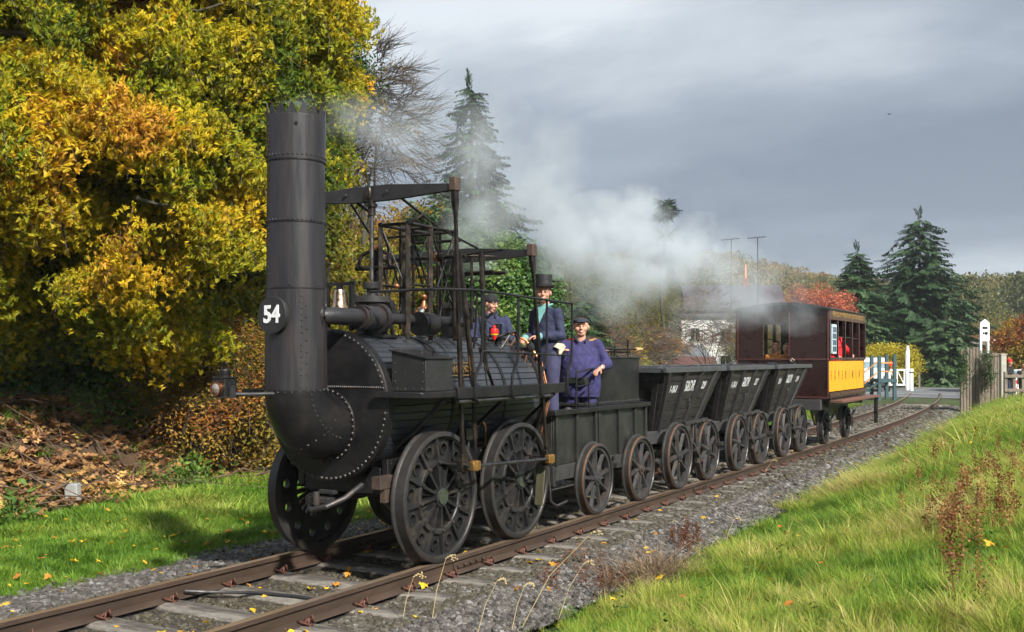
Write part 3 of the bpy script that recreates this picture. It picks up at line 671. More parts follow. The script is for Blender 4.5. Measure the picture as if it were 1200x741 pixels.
# crank arms and the coupling rod with brass ends
mb = MB()
for cyy, cp in ((LY2, cr2),): mb.bar((.83, cyy, WZ), (.83, cp[0], cp[1]), .04, .09, (1, 0, 0))
mb.build('crank_arm', IRON, L, bevel=.008)
cA = Vector((1.02, cr1[0]+.10, cr1[1]-.01)); cB = Vector((1.02, cr2[0]-.02, cr2[1]+.015))
mb = MB(); mb.cyl(cA, cB, .017, .017, 10); cr = mb.build('coupling_rod', STEEL, L)
for c in (cA+Vector((0, .03, 0)), cB): mb = MB(); mb.box(c, (.055, .13, .085)); mb.box(c+Vector((0, .0, 0)), (.065, .03, .10)); mb.build('bearing_brass', OBRASS, cr, bevel=.005)
mb = MB(); mb.bar((.90, cr2[0]+.02, cr2[1]+.03), (.88, cr2[0]-.02, .32), .02, .10, (1, 0, 0)); mb.build('return_crank_slide', mat('oily_olive', (.09, .085, .05), .5, var=.3), L, bevel=.006)
# ---- parallel motion frame above the boiler
fr = thing_part('motion_frame', L, (0, 8.4, 2.1)); XA, XB = .0, .33; ZT = 3.21; FY = (8.04, 8.42, 8.86)
for x in (XA, XB):
    for k, y in enumerate(FY):
        mb = MB(); r_ = .021 if (k == 0 or x == XB) else .014; mb.bar((x, y, 2.08), (x, y, ZT), r_*2, r_*2); mb.build('frame_post', OILROD, fr, ang=30)
    for z, r_ in ((ZT, .018), (2.62, .012)):
        mb = MB(); mb.cyl((x, FY[0], z), (x, FY[2], z), r_, n=8); mb.build('frame_rail', OILROD, fr)
for y in FY:
    mb = MB(); mb.cyl((XA, y, ZT), (XB, y, ZT), .016, n=8); mb.build('frame_cross_rod', OILROD, fr)
mb = MB()
for x in (XA, XB):
    for y in FY: mb.ball((x, y, ZT), .030)
mb.build('frame_joint', OILROD, fr, kind='stuff')
for a, b, r_ in (((-.35, 8.3, 3.12), (.42, 8.3, 3.12), .014), ((-.5, 8.62, 2.93), (.62, 8.62, 2.93), .020), ((-.4, 9.24, 2.80), (.72, 9.24, 2.80), .018), ((.28, 8.62, 2.93), (.36, 8.62, 2.93), .045), ((-.2, 8.86, 3.12), (.40, 8.86, 3.12), .016)):
    mb = MB(); mb.cyl(a, b, r_, n=10); mb.build('rocking_shaft', OILROD, fr)
for a, b in (((XB, 8.04, ZT), (XB, 8.42, 2.55)), ((XB, 8.42, ZT), (XB, 8.86, 2.45)), ((XB, 8.86, ZT), (XB, 8.30, 2.20)), ((XA, 8.04, ZT), (XA, 8.42, 2.5)), ((XA, 8.42, ZT), (XA, 8.86, 2.5)), ((XA, 8.86, ZT), (XA, 8.3, 2.3)), ((XA, 8.04, ZT), (XB, 8.06, 2.5)), ((XA, 8.86, ZT), (XB, 8.84, 2.4)), ((XB, 8.86, 3.1), (XB, 8.5, 2.1)), ((-.35, 8.9, 3.1), (-.1, 8.2, 2.3))):
    mb = MB(); mb.cyl(a, b, .0105, n=6); mb.build('diagonal_brace', IRON, fr)
mb = MB()     # radius rods from the beams to the frame
mb.cyl((.30, 7.9, 3.47), (.33, 8.28, 3.32), .014, n=8); mb.cyl((.33, 8.28, 3.32), (XB, 8.60, ZT), .012, n=8); mb.ball((.33, 8.28, 3.32), .032); mb.cyl((.33, 8.28, 3.32), (.33, 8.05, ZT), .018, n=8)
mb.cyl((-.3, 7.9, 3.50), (-.05, 7.93, 3.33), .016, n=8); mb.cyl((-.3, 7.93, 3.45), (-.32, 8.3, 3.15), .012, n=8)
mb.cyl((.33, 8.62, ZT), (.33, 9.30, 3.08), .013, n=8)
mb.build('radius_rods', OILROD, fr, kind='stuff')
mb = MB()     # valve gear: rocking shafts, quadrants, weigh bars
mb.tube([(-.30, 8.05, 2.80), (-.28, 8.1, 2.93), (-.12, 8.12, 3.0), (.04, 8.12, 2.93), (.06, 8.12, 2.80)], .022); mb.cyl((-.34, 8.08, 2.80), (.14, 8.12, 2.80), .024, n=8)
mb.cyl((-.12, 8.12, 3.02), (-.12, 8.12, 2.2), .026, n=8)
for x, y, za, zb in ((.40, 8.75, 3.0, 2.25), (.48, 8.95, 2.95, 2.2), (.12, 8.9, 3.25, 2.3), (-.1, 8.5, 3.3, 2.2), (.1, 8.45, 3.28, 2.3), (-.05, 9.1, 3.28, 2.3)): mb.cyl((x, y, zb), (x, y, za), .015, n=8)
mb.cyl((.3, 9.0, 2.98), (.8, 9.05, 3.02), .012, n=6); mb.cyl((.3, 9.0, 2.98), (.55, 9.3, 2.98), .014, n=6)
mb.cyl((.2, 9.15, 2.80), (.62, 9.15, 2.81), .018, n=8); mb.cyl((.50, 9.15, 2.66), (.50, 9.15, 2.98), .020, n=8)
mb.build('valve_gear', OILROD, fr, kind='stuff')
mb = MB(); mb.cyl((-.15, 8.12, 3.0), (-.09, 8.12, 3.0), .035, n=10); mb.ball((.25, 7.97, 2.60), .028); mb.cyl((.02, 8.75, 2.42), (.02, 8.75, 2.50), .05, .015, 12); mb.ball((.02, 8.75, 2.54), .035); mb.cyl((-.06, 8.75, 2.42), (.12, 8.75, 2.43), .018, n=8); mb.cyl((.26, 8.62, 2.93), (.29, 8.62, 2.93), .05, n=12)
mb.build('brass_fittings', COPPER, fr, kind='stuff')
mb = MB(); mb.cyl((.08, 8.62, 2.08), (.08, 8.62, 2.42), .05, .03, 12); mb.build('safety_valve', mat('pale_casting', (.45, .47, .45), .5), fr)
# long side rods down to the footplate
for (x0, y0, z0, x1, y1, z1, r_) in ((.60, 8.45, 2.93, .80, 8.50, 1.62, .012), (.78, 8.25, 2.95, .84, 8.40, 1.8, .024), (.84, 8.40, 1.84, .84, 8.45, 1.0, .020), (.84, 8.55, 2.95, .86, 8.62, 1.78, .022), (.62, 8.55, 2.7, .74, 8.52, 1.65, .007), (.75, 8.6, 2.6, .9, 8.58, 1.6, .007), (.86, 8.50, 2.0, .76, 8.95, 1.58, .016)):
    mb = MB(); mb.cyl((x0, y0, z0), (x1, y1, z1), r_, n=8); mb.build('valve_rod', OILROD, L)
# ---- footplate round the boiler
mb = MB()
P = [(.60, 7.16), (.98, 7.18), (1.07, 7.24), (1.10, 7.36), (1.10, 7.75), (1.10, 9.85), (.60, 9.85)]
mb.prism([(x, y, 1.555) for x, y in P], (0, 0, .055)); mb.bx(1.085, 1.125, 7.72, 9.9, 1.535, 1.64); mb.prism([(-x, y, 1.555) for x, y in P[::-1]], (0, 0, .055))
mb.build('footplate', IRON, L, bevel=.008)
mb = MB(); mb.cyl((1.10, 7.75, 1.51), (1.10, 9.55, 1.51), .018, n=8); mb.build('footplate_pipe', STEEL, L)
for y in (7.6, 8.7, 9.7):
    for s_ in (-1, 1): mb = MB(); mb.bar((s_*.5, y, 1.05), (s_*1.05, y, 1.53), .05, .03); mb.build('footplate_bracket', IRON, L)
# riveted tool box with chamfered front corner
mb = MB(); mb.prism([(.66, 7.34, 1.612), (1.03, 7.34, 1.612), (1.03, 7.34, 1.895), (.66, 7.34, 1.965)], (0, .43, 0)); tb = mb.build('side_box', mat('box_black', (.018, .0185, .018), .5, var=.2, bump=.1), L, bevel=.004)
mb = MB(); mb.prism([(.64, 7.325, 1.970), (1.045, 7.325, 1.896), (1.045, 7.325, 1.910), (.64, 7.325, 1.985)], (0, .46, 0)); mb.tube([(.95, 7.38, 1.91), (.95, 7.40, 1.97), (.95, 7.47, 1.985), (.95, 7.56, 1.97), (.95, 7.58, 1.91)], .007); mb.build('box_lid', IRON, tb, bevel=.003)
mb = MB()
for k in range(5): mb.rivet((1.031, 7.38+.085*k, 1.635), (1, 0, 0), .009)
for z in (1.74, 1.85): mb.rivet((1.031, 7.375, z), (1, 0, 0), .009); mb.rivet((1.031, 7.74, z), (1, 0, 0), .009)
for k in range(4): mb.rivet((.72+.09*k, 7.339, 1.635), (0, -1, 0), .009)
for z in (1.70, 1.78, 1.86): mb.rivet((.70, 7.339, z), (0, -1, 0), .009); mb.rivet((1.0, 7.339, z), (0, -1, 0), .009)
mb.build('box_rivets', GREYIRON, tb, kind='stuff')
# nameplate
mb = MB(); ang = radians(28); nx_, nz_ = cos(ang), sin(ang); cpt = Vector((nx_*.668, 8.47, BZ+nz_*.668))
Rn = Matrix(((0, -sin(ang), cos(ang)), (1, 0, 0), (0, cos(ang), sin(ang))))
def pl(a, b, c): return cpt+Rn @ Vector((a, b, c))
for a0, a1, b0, b1 in ((-.33, .33, .062, .075), (-.33, .33, -.075, -.062), (-.33, -.318, -.062, .062), (.318, .33, -.062, .062)):
    mb.loft([[pl(a0, b0, 0), pl(a1, b0, 0), pl(a1, b1, 0), pl(a0, b1, 0)], [pl(a0, b0, .015), pl(a1, b0, .015), pl(a1, b1, .015), pl(a0, b1, .015)]])
fp = mb.build('nameplate', BRASS, L)
text('LOCOMOTION', 'nameplate_lettering', BRASS, fp, .112, pl(0, 0, .004), Rn, off=.003, ext=.006, sx=.86)
# ---- handrail with cranked stanchions
mb = MB(); rr = .0125
mb.tube([(.45, 7.30, 2.50), (1.02, 7.45, 2.515), (1.10, 7.86, 2.53), (1.10, 8.12, 2.54), (1.10, 10.0, 2.50), (1.10, 10.02, 2.48), (1.10, 10.02, 2.0)], rr, 8)
mb.tube([(1.10, 8.16, 1.97), (1.10, 10.02, 1.93)], .010, 8); mb.build('handrail', IRON, L)
for y in (8.16, 8.84, 9.44, 10.02):
    mb = MB(); mb.tube([(1.10, y, 2.53-.015*(y-8.1)), (1.10, y, 1.98), (1.10, y-.02, 1.86), (1.11, y-.10, 1.79), (1.13, y-.17, 1.73), (1.13, y-.18, 1.60), (1.13, y-.17, 1.53), (1.13, y-.10, 1.49)], [.0135]*2+[.015]*5+[.012], 8); mb.ball((1.10, y, 2.53-.015*(y-8.1)), .021); mb.build('stanchion', IRON, L)
mb = MB(); mb.tube([(1.05, 8.15, 2.5), (1.04, 8.14, 2.2), (1.02, 8.14, 2.0)], .012); mb.build('stanchion', IRON, L)
# ---- backhead pipes, levers, red oil can fittings
mb = MB()
for k in range(9):
    a = .15+.13*k; P = [(.62*cos(a+q*.08), BY1-.2+.10*q+.02*sin(k*3+q), BZ+.70*sin(a+q*.1)) for q in range(5)]; mb.tube(P, .011, 6)
mb.tube([(.66, 10.18, 1.2), (.70, 10.22, 1.5), (.62, 10.2, 1.85), (.45, 10.15, 2.1), (.25, 10.1, 2.2)], .014, 6); mb.tube([(.60, 10.2, 1.0), (.69, 10.25, 1.4), (.58, 10.25, 1.8)], .012, 6)
mb.tube([(.60, 8.9, 1.35), (.63, 8.98, 1.2), (.58, 9.05, 1.0)], .011, 6); mb.build('copper_pipework', COPPER, L, kind='stuff')
mb = MB()
mb.cyl((.35, 9.7, 2.05), (.35, 9.7, 2.28), .04, n=10); mb.cyl((.2, 9.85, 2.08), (.2, 9.85, 2.25), .05, n=10); mb.tube([(.5, 9.5, 2.0), (.55, 9.6, 2.15), (.5, 9.8, 2.2), (.45, 9.95, 2.1)], .012); mb.tube([(.6, 9.6, 1.98), (.58, 9.75, 2.1), (.5, 9.95, 2.18)], .010); mb.cyl((.3, 9.55, 2.1), (.55, 9.75, 2.2), .018, n=8); mb.tube([(.0, 10.0, 2.1), (.0, 10.0, 2.35), (.1, 10.0, 2.42)], .014)
mb.ball((.62, 9.95, 2.02), (.05, .05, .06)); mb.cyl((.42, 9.95, 2.02), (.60, 9.98, 2.0), .02, n=8); mb.build('driver_controls', IRON, L, kind='stuff')
# ---- drawbar; frames and undergear added to darken the space below the boiler
mb = MB()
for s_ in (-1, 1): mb.bx(s_*.50-.035, s_*.50+.035, 7.45, 10.35, .70, .98); 
mb.bx(-.53, .53, 10.27, 10.37, .66, .95); mb.bx(-.45, .45, 7.45, 7.53, .66, .90); mb.build('main_frame', IRON, L, bevel=.006)
for s_ in (-1, 1):
    for y in (LY, LY2): mb = MB(); mb.bx(s_*.57-.06, s_*.57+.06, y-.11, y+.11, .50, .74); mb.build('axle_box', IRON, L, bevel=.01)
mb = MB(); mb.cyl((0, 8.35, .62), (0, 9.0, .60), .26, n=20); mb.bx(-.42, .42, 9.62, 10.2, .45, 1.0); mb.cyl((-.25, 7.3, .58), (-.25, 8.1, .58), .07, n=12); mb.cyl((.55, 8.63, 1.0), (.55, 8.63, 1.5), .05, n=12); mb.box((.62, 8.63, 1.15), (.14, .22, .12)); mb.cyl((.64, 8.63, .55), (.64, 8.63, 1.12), .022, n=8); mb.build('ash_pan_and_pump', IRON, L, bevel=.006)
mb = MB(); mb.tube([(-.1, 7.3, .60), (.02, 6.98, .56), (.16, 6.86, .58), (.32, 6.86, .62), (.42, 6.98, .68), (.44, 7.2, .78)], .026, 8); mb.box((.10, 7.05, .64), (.22, .10, .05)); mb.cyl((.1, 6.98, .60), (.1, 6.98, .72), .03, n=8); mb.box((.15, 7.08, .71), (.18, .05, .035)); mb.build('drawbar', GREYIRON, L, bevel=.004)
mb = MB(); mb.tube([(.45, 7.5, .60), (.50, 7.55, .52), (.58, 7.7, .52), (.58, 7.9, .58)], .022, 8); mb.tube([(.54, 8.35, .95), (.58, 8.45, 1.05), (.6, 8.7, 1.08)], .012, 6); mb.box((.60, 7.32, .80), (.10, .26, .11)); mb.box((.62, 7.32, .68), (.06, .12, .12)); mb.build('brake_gear', mat('brown_iron', (.06, .04, .03), .6, var=.4), L, bevel=.004)
mb = MB()
for k in range(26): mb.rivet((.536, 7.5+.11*k, .945), (1, 0, 0), .011)
mb.build('frame_rivets', GREYIRON, L, kind='stuff')
# ---- oil lamp on the front bracket
lm = thing('oil_lamp', 'square black oil lamp with round glass lens on bracket ahead of chimney', 'lamp', (-.30, 6.28, 1.57))
lx, ly = -.30, 6.28
mb = MB(); mb.bx(lx-.07, lx+.07, ly-.07, ly+.07, 1.575, 1.735); mb.box((lx, ly, 1.742), (.155, .155, .014)); mb.box((lx, ly, 1.58), (.155, .155, .012)); mb.build('lamp_case', mat('lamp_black', (.012, .012, .013), .35, bump=.1), lm, bevel=.005)
mb = MB(); mb.cyl((lx, ly, 1.745), (lx, ly, 1.80), .044, n=18); mb.cyl((lx, ly, 1.775), (lx, ly, 1.785), .052, n=18); mb.cyl((lx, ly, 1.80), (lx, ly, 1.815), .05, .042, 18); mb.tube([(lx-.033, ly, 1.80), (lx-.033, ly, 1.85), (lx, ly, 1.875), (lx+.033, ly, 1.85), (lx+.033, ly, 1.80)], .005); mb.build('lamp_chimney', IRON, lm)
mb = MB(); mb.lathe([(.052, 0), (.060, 0), (.060, .035), (.052, .035), (.050, 0)], (lx-.01, ly-.069, 1.65), (0, -1, 0), 28); mb.build('lens_rim', COPPER, lm)
mb = MB(); mb.lathe([(.052, .0), (.052, .018), (.045, .032), (.028, .042), (.0, .046)], (lx-.01, ly-.069, 1.65), (0, -1, 0), 28); mb.build('lens', mat('lens_glass', (.34, .30, .26), .08, metal=.5, var=.6, vscale=6), lm)
mb = MB(); mb.tube([(lx+.06, ly+.02, 1.60), (lx+.16, ly+.12, 1.598), (-.02, 6.55, 1.60), (.0, 6.62, 1.60)], .018, 8); mb.box((lx+.085, ly, 1.62), (.02, .06, .10)); mb.build('lamp_bracket', MATS['matt_black_plate'], lm)
# ---- red oil can on the boiler
oc = thing('oil_can', 'small red oil can with long spout on boiler in front of crewman', 'oil can', (.45, 9.45, 2.12)); mb = MB()
mb.lathe([(.0, -.075), (.012, -.07), (.02, -.05), (.045, -.005), (.048, .02), (.042, .045), (.02, .055), (.018, .085), (.0, .085)], (.45, 9.45, 2.17), (0, 0, 1), 18); mb.build('can_body', REDP, oc)
mb = MB(); mb.lathe([(.034, -.02), (.046, -.008), (.046, -.002), (.034, -.012)], (.45, 9.45, 2.165), (0, 0, 1), 18); mb.build('can_band', mat('yellow_band', (.7, .6, .05), .5), oc)
mb = MB(); mb.tube([(.45, 9.45, 2.25), (.43, 9.38, 2.29), (.40, 9.30, 2.33)], .006); mb.build('spout', STEEL, oc)
# ------------------------------------------------------------------ spoked wheels of tender and wagons
def spoked(parent, x, y, z, sx, r, nsp, wp, rot=0., w_=.12, swirl=.0, band=True):
    o = thing_part('wheel', parent, (x, y, z))
    def fin(mb, name, m, **k):
        mb.v = [(v[0]*sx+x, v[1]+y, v[2]+z) for v in mb.v]
        if sx < 0: mb.f = [f[::-1] for f in mb.f]
        return mb.build(name, m, o, **k)
    fin(tyre_mb(r, w_, .035, 44), 'tyre', TYRE if r < .5 else TYRE)
    if band:
        mb = MB(); mb.lathe([(r+.0012, w_/2-.03), (r+.0032, w_/2-.028), (r+.0036, w_/2-.012), (r+.0006, w_/2-.009)], (0, 0, 0), (1, 0, 0), 44); fin(mb, 'rust_stripe', RUSTBAND)
    mb = MB(); mb.lathe([(r-.075, -.03), (r-.07, .03), (r-.034, .035), (r-.034, -.04), (r-.075, -.03)], (0, 0, 0), (1, 0, 0), 44); fin(mb, 'rim', wp)
    mb = MB()
    for k in range(nsp):
        a = rot+2*pi*k/nsp; R = []
        for t, wd, dp in ((.06, .034, .030), (.4, .026, .024), (r-.09, .028, .022), (r-.06, .042, .026)):
            tt = (t-.06)/(r-.12); aa = a+swirl*sin(tt*pi); d = Vector((0, cos(aa), sin(aa))); u = Vector((0, -sin(aa), cos(aa)))
            if t == .4: d_ = r*.5
            else: d_ = t
            R.append([d*d_+u*wd+Vector((-dp*.6, 0, 0)), d*d_+u*wd*.5+Vector((dp, 0, 0)), d*d_-u*wd*.5+Vector((dp, 0, 0)), d*d_-u*wd+Vector((-dp*.6, 0, 0))])
        mb.loft(R)
    fin(mb, 'spokes', wp)
    mb = MB(); mb.cyl((-.08, 0, 0), (.045, 0, 0), .088, .078, 20); mb.cyl((.045, 0, 0), (.065, 0, 0), .05, .045, 16); mb.cyl((.065, 0, 0), (.075, 0, 0), .018, n=8); fin(mb, 'hub', wp)
    return o
# ------------------------------------------------------------------ tender
T = thing('tender', 'low black tender with riveted water tank behind the locomotive', 'tender', (0, 12.0, 0))
for y, rt in ((11.34, .2), (12.70, .55)):
    for s_ in (-1, 1): spoked(T, s_*.745, y, .425, s_, .425, 9, WHEELG, rt)
    mb = MB(); mb.cyl((-.74, y, .425), (.74, y, .425), .045, n=10); mb.build('axle', IRON, T)
TX = .64; mb = MB(); mb.bx(-TX, TX, 10.42, 13.1, .62, .66); mb.build('tender_floor', TENDW, T)
for s_ in (-1, 1):
    mb = MB(); mb.bx(s_*TX-.02, s_*TX+.02, 10.42, 13.12, .66, 1.24); sd = mb.build('side_panel', TENDW, T, bevel=.004)
    for y in (10.46, 10.98, 11.5, 11.6, 12.2, 12.72, 13.08):
        mb = MB(); mb.bx(s_*(TX+.02), s_*(TX+.055), y-.03, y+.03, .66, 1.235) if s_ > 0 else mb.bx(s_*(TX+.055), s_*(TX+.02), y-.03, y+.03, .66, 1.235); mb.build('upright', TENDW, T, bevel=.004)
    mb = MB(); mb.bx(s_*TX-.06, s_*TX+.09, 10.34, 13.16, 1.24, 1.30); mb.build('top_rail', IRON, T, bevel=.008)
    mb = MB(); mb.bx(s_*(TX-.01)-.045, s_*(TX-.01)+.045, 10.15, 13.2, .48, .655); mb.build('solebar', mat('sole_dark', (.035, .034, .034), .6, var=.3), T, bevel=.006)
mb = MB(); mb.bx(-TX, TX, 10.40, 10.46, .66, 1.24); mb.bx(-TX, TX, 13.08, 13.14, .66, 1.26); mb.build('end_panel', TENDW, T, bevel=.004)
mb = MB(); mb.bx(-.72, .72, 10.30, 10.37, .44, .66); mb.bx(-.72, .72, 13.16, 13.23, .44, .66); mb.build('headstock', TENDW, T, bevel=.006)
tk = thing_part('water_tank', T, (0, 12.3, 1.3)); mb = MB(); P = []
for cxq, cyq, a0 in ((.56, 13.0, 0), (-.56, 13.0, 90), (-.56, 11.72, 180), (.56, 11.72, 270)):
    for k in range(5): a = radians(a0+22.5*k); P.append((cxq+.05*cos(a), cyq+.05*sin(a)))
mb.prism([(x, y, 1.30) for x, y in P], (0, 0, .60)); mb.build('tank_shell', IRON, tk, ang=30)
mb = MB(); mb.prism([(x*1.03, 12.36+(y-12.36)*1.02, 1.895) for x, y in P], (0, 0, .018)); mb.bx(.60, .618, 11.7, 13.02, 1.30, 1.345); mb.build('tank_edging', IRON, tk, bevel=.003)
mb = MB()
for k in range(27): mb.rivet((.619, 11.72+.05*k, 1.335), (1, 0, 0), .009)
for k in range(26): mb.rivet((.60-.047*k, 11.69, 1.90), (0, -.3, 1), .010); mb.rivet((.60-.047*k, 11.665, 1.335), (0, -1, 0), .010)
for k in range(27): mb.rivet((.60, 11.72+.05*k, 1.914), (0, 0, 1), .009)
mb.build('tank_rivets', GREYIRON, tk, kind='stuff')
mb = MB(); mb.bx(.30, .60, 11.36, 11.67, 1.58, 1.66); mb.bx(-.6, .62, 11.40, 11.66, 1.30, 1.34); mb.build('tank_step', TENDW, T, bevel=.006)
mb = MB(); mb.tube([(.70, 10.92, 1.30), (.70, 10.92, 1.70), (.69, 10.95, 1.735), (.66, 11.3, 1.76), (.62, 11.66, 1.77)], .012, 8); mb.tube([(.69, 11.28, 1.30), (.69, 11.28, 1.56)], .012); mb.tube([(.70, 10.92, 1.56), (.66, 11.4, 1.585)], .010); mb.build('grab_rail', IRON, T)
mb = MB(); mb.cyl((.70, 10.70, 1.30), (.70, 10.70, 1.325), .05, .03, 12); mb.tube([(.70, 10.24, .50), (.72, 10.24, .28), (.74, 10.34, .22), (.74, 10.60, .24)], .014, 6); mb.bx(.66, .76, 11.95, 12.1, .50, .56); mb.build('step_iron', GREYIRON, T)
mb = MB(); mb.tube([(-.7, 12.0, .62), (0, 12.0, .55), (.7, 12.0, .62)], .03); mb.bx(-.03, .03, 9.9, 10.4, .50, .58); mb.bx(-.03, .03, 13.1, 13.5, .52, .60); mb.build('drawbar', IRON, T)
# things on the tank
bg_ = thing('leather_bag', 'tan leather bag slumped on top of the tender tank', 'bag', (.1, 12.2, 1.91)); mb = MB()
R = []
for k, (yy, h, w2) in enumerate(((11.95, .14, .12), (12.02, .24, .16), (12.12, .27, .17), (12.26, .16, .16), (12.42, .12, .15), (12.5, .09, .12))):
    R.append([(.30+w2*cos(a)*(1+.1*sin(3*a+k)), yy+.02*sin(a*2), 1.915+max(0, h*.5+h*.5*sin(a)*(1+.08*sin(2*a+k)))) for a in [2*pi*j/14 for j in range(14)]])
mb.loft(R); mb.build('bag_body', LEATH, bg_, ang=60); mb = MB(); mb.tube([(.40, 12.0, 2.10), (.5, 12.05, 2.02), (.52, 12.15, 1.93)], .012); mb.bx(.33, .36, 11.98, 12.3, 2.165, 2.18); mb.build('bag_strap', mat('dark_strap', (.06, .03, .015), .6), bg_)
bb = thing('tool_bundle', 'bundle with red cloth and black strap beside the tan bag', 'bundle', (-.05, 11.9, 1.91)); mb = MB(); mb.ball((.22, 11.84, 2.02), (.14, .10, .10), 12, 8); mb.build('bundle_body', BLACKC, bb); mb = MB(); mb.ball((.18, 11.82, 2.09), (.10, .06, .07), 10, 7); mb.build('red_cloth', REDC, bb)
tt = thing('fire_irons', 'long fire irons with wooden handle lying across the tender tank', 'fire irons', (.5, 12.4, 1.95)); mb = MB(); mb.cyl((.50, 11.75, 2.02), (.58, 13.05, 2.02), .014, n=8); mb.cyl((.40, 11.7, 1.99), (.52, 12.9, 1.98), .012, n=8); mb.cyl((.56, 12.75, 1.92), (.56, 12.75, 2.14), .012, n=8); mb.cyl((.50, 12.45, 1.92), (.50, 12.45, 2.08), .008, n=8); mb.build('iron_rod', OILROD, tt)
mb = MB(); mb.cyl((.575, 12.98, 2.02), (.59, 13.18, 2.025), .028, .012, 8); mb.build('wooden_handle', WOODP, tt); mb = MB(); mb.cyl((.5, 11.80, 2.02), (.51, 11.98, 2.02), .022, n=8); mb.build('pale_handle', mat('cream_wood', (.6, .55, .4), .6), tt)
# ------------------------------------------------------------------ chaldron coal wagons
def wagon(y0, texts, lab, heap, rots):
    Wg = thing('coal_wagon', lab, 'coal wagon', (0, y0, 0), group='black chaldron coal wagons behind the tender')
    for i, dy in enumerate((-.62, .62)):
        for s_ in (-1, 1): spoked(Wg, s_*.745, y0+dy, .468, s_, .468, 8, WHEELG, rots+i*.3, swirl=.18)
        mb = MB(); mb.cyl((-.74, y0+dy, .468), (.74, y0+dy, .468), .045, n=10); mb.build('axle', IRON, Wg)
    ZB, ZT_ = .84, 1.70; xb, xt = .50, .80; yb, yt = .88, 1.22
    def pt(sx, sy, t): return Vector((sx*(xb+(xt-xb)*t), y0+sy*(yb+(yt-yb)*t), ZB+(ZT_-ZB)*t))
    npk = 6
    for k in range(npk):                                     # horizontal boards, four sides, each board a piece
        t0, t1 = k/npk+.006, (k+1)/npk-.006; j = .004*(k % 2)
        for (A, B) in (((1, -1), (1, 1)), ((-1, 1), (-1, -1)), ((-1, -1), (1, -1)), ((1, 1), (-1, 1))):
            a0, b0, a1, b1 = pt(*A, t0), pt(*B, t0), pt(*A, t1), pt(*B, t1); nrm = (b0-a0).cross(a1-a0).normalized(); mb = MB(); o_ = nrm*j
            mb.loft([[a0+o_, b0+o_, b1+o_, a1+o_], [q-nrm*.035 for q in (a0, b0, b1, a1)]]); mb.build('board', WAGW, Wg)
    mb = MB(); mb.bx(-.70, .70, y0-1.12, y0+1.12, 1.55, 1.58); mb.build('liner', SOOT_HOLE, Wg)
    # vertical iron straps
    nrm = (pt(1, 1, 0)-pt(1, -1, 0)).cross(pt(1, -1, 1)-pt(1, -1, 0)).normalized()
    for sx in (1, -1):
        n_ = nrm if sx > 0 else Vector((-nrm.x, nrm.y, nrm.z))
        for fy in (-.93, -.36, .20, .72):
            mb = MB(); a = pt(sx, fy, .0)+n_*.012; b = pt(sx, fy, 1.)+n_*.012; u = Vector((0, .045, 0))
            mb.loft([[a-u, a+u, b+u, b-u], [a-u*.8+n_*.035, a+u*.8+n_*.035, b+u*.8+n_*.035, b-u*.8+n_*.035]]); mb.build('strap', mat('strap_black', (.026, .025, .026), .5, var=.3), Wg)
    for sy in (-1, 1):
        for fx in (-.85, 0, .85):
            mb = MB(); a = pt(fx, sy, 0)+Vector((0, sy*.004, 0)); b = pt(fx, sy, 1)+Vector((0, sy*.004, 0)); u = Vector((.04, 0, 0)); n_ = Vector((0, sy*.035, 0))
            P = [[a-u, a+u, b+u, b-u], [a-u+n_, a+u+n_, b+u+n_, b-u+n_]]; mb.loft(P); mb.build('strap', MATS['strap_black'], Wg)
    # top capping
    mb = MB()
    for s_ in (-1, 1):
        mb.bx(s_*.80-.03+s_*.02, s_*.80+.03+s_*.02, y0-1.30, y0+1.30, 1.69, 1.765); mb.bx(-.77, .77, y0+s_*1.245-.03, y0+s_*1.245+.03, 1.69, 1.763)
        mb.bar((s_*.825, y0-.02, 1.765), (s_*.825, y0+.02, 1.765), .02, .06)
    mb.build('capping', mat('cap_iron', (.055, .058, .062), .5, var=.3), Wg, bevel=.006)
    # underframe
    mb = MB()
    for s_ in (-1, 1): mb.bx(s_*.47-.06, s_*.47+.06, y0-1.36, y0+1.36, .66, .84)
    for dy in (-1.1, 0, 1.1): mb.bx(-.41, .41, y0+dy-.06, y0+dy+.06, .67, .82)
    mb.build('underframe', SOLEB, Wg, bevel=.008)
    for s_ in (-1, 1):
        for dy in (-.62, .62): mb = MB(); mb.bx(s_*.56, s_*.66, y0+dy-.09, y0+dy+.09, .38, .66); mb.cyl((s_*.60, y0+dy, .468), (s_*.69, y0+dy, .468), .075, n=14); mb.build('axle_box', IRON, Wg, bevel=.01)
    mb = MB()
    for s_ in (-1, 1):
        mb.bar((s_*.80, y0-.45, .93), (s_*.80, y0+.5, .95), .03, .05); mb.cyl((s_*.6, y0-.05, .93), (s_*.84, y0-.05, .93), .022, n=8); mb.cyl((s_*.6, y0+.25, .93), (s_*.84, y0+.25, .93), .022, n=8)
        for dy, a in ((-.13, -.05), (.13, .05)):
            mb.bar((s_*.76, y0+dy, .34), (s_*.76, y0+a*.6, .93), .05, .04); mb.tube([(s_*.76, y0+dy*1.1, .70), (s_*.76, y0+dy*1.35, .50), (s_*.76, y0+dy*1.1, .30)], .04, 6)
        mb.cyl((s_*.70, y0, .5), (s_*.84, y0, .5), .05, n=12); mb.bar((s_*.80, y0-.1, .62), (s_*.80, y0+.14, .40), .03, .04); mb.cyl((s_*.66, y0+.03, .5), (s_*.66, y0+.03, .75), .03, n=8)
    mb.build('brake_gear', GREYIRON, Wg, bevel=.004)
    mb = MB(); mb.bx(-.04, .04, y0-1.6, y0-1.2, .70, .78); mb.tube([(0, y0+1.3, .74), (.03, y0+1.4, .69), (0, y0+1.5, .74)], .02); mb.bx(.78, .86, y0+1.02, y0+1.10, .50, .56) ; mb.build('coupling', GREYIRON, Wg)
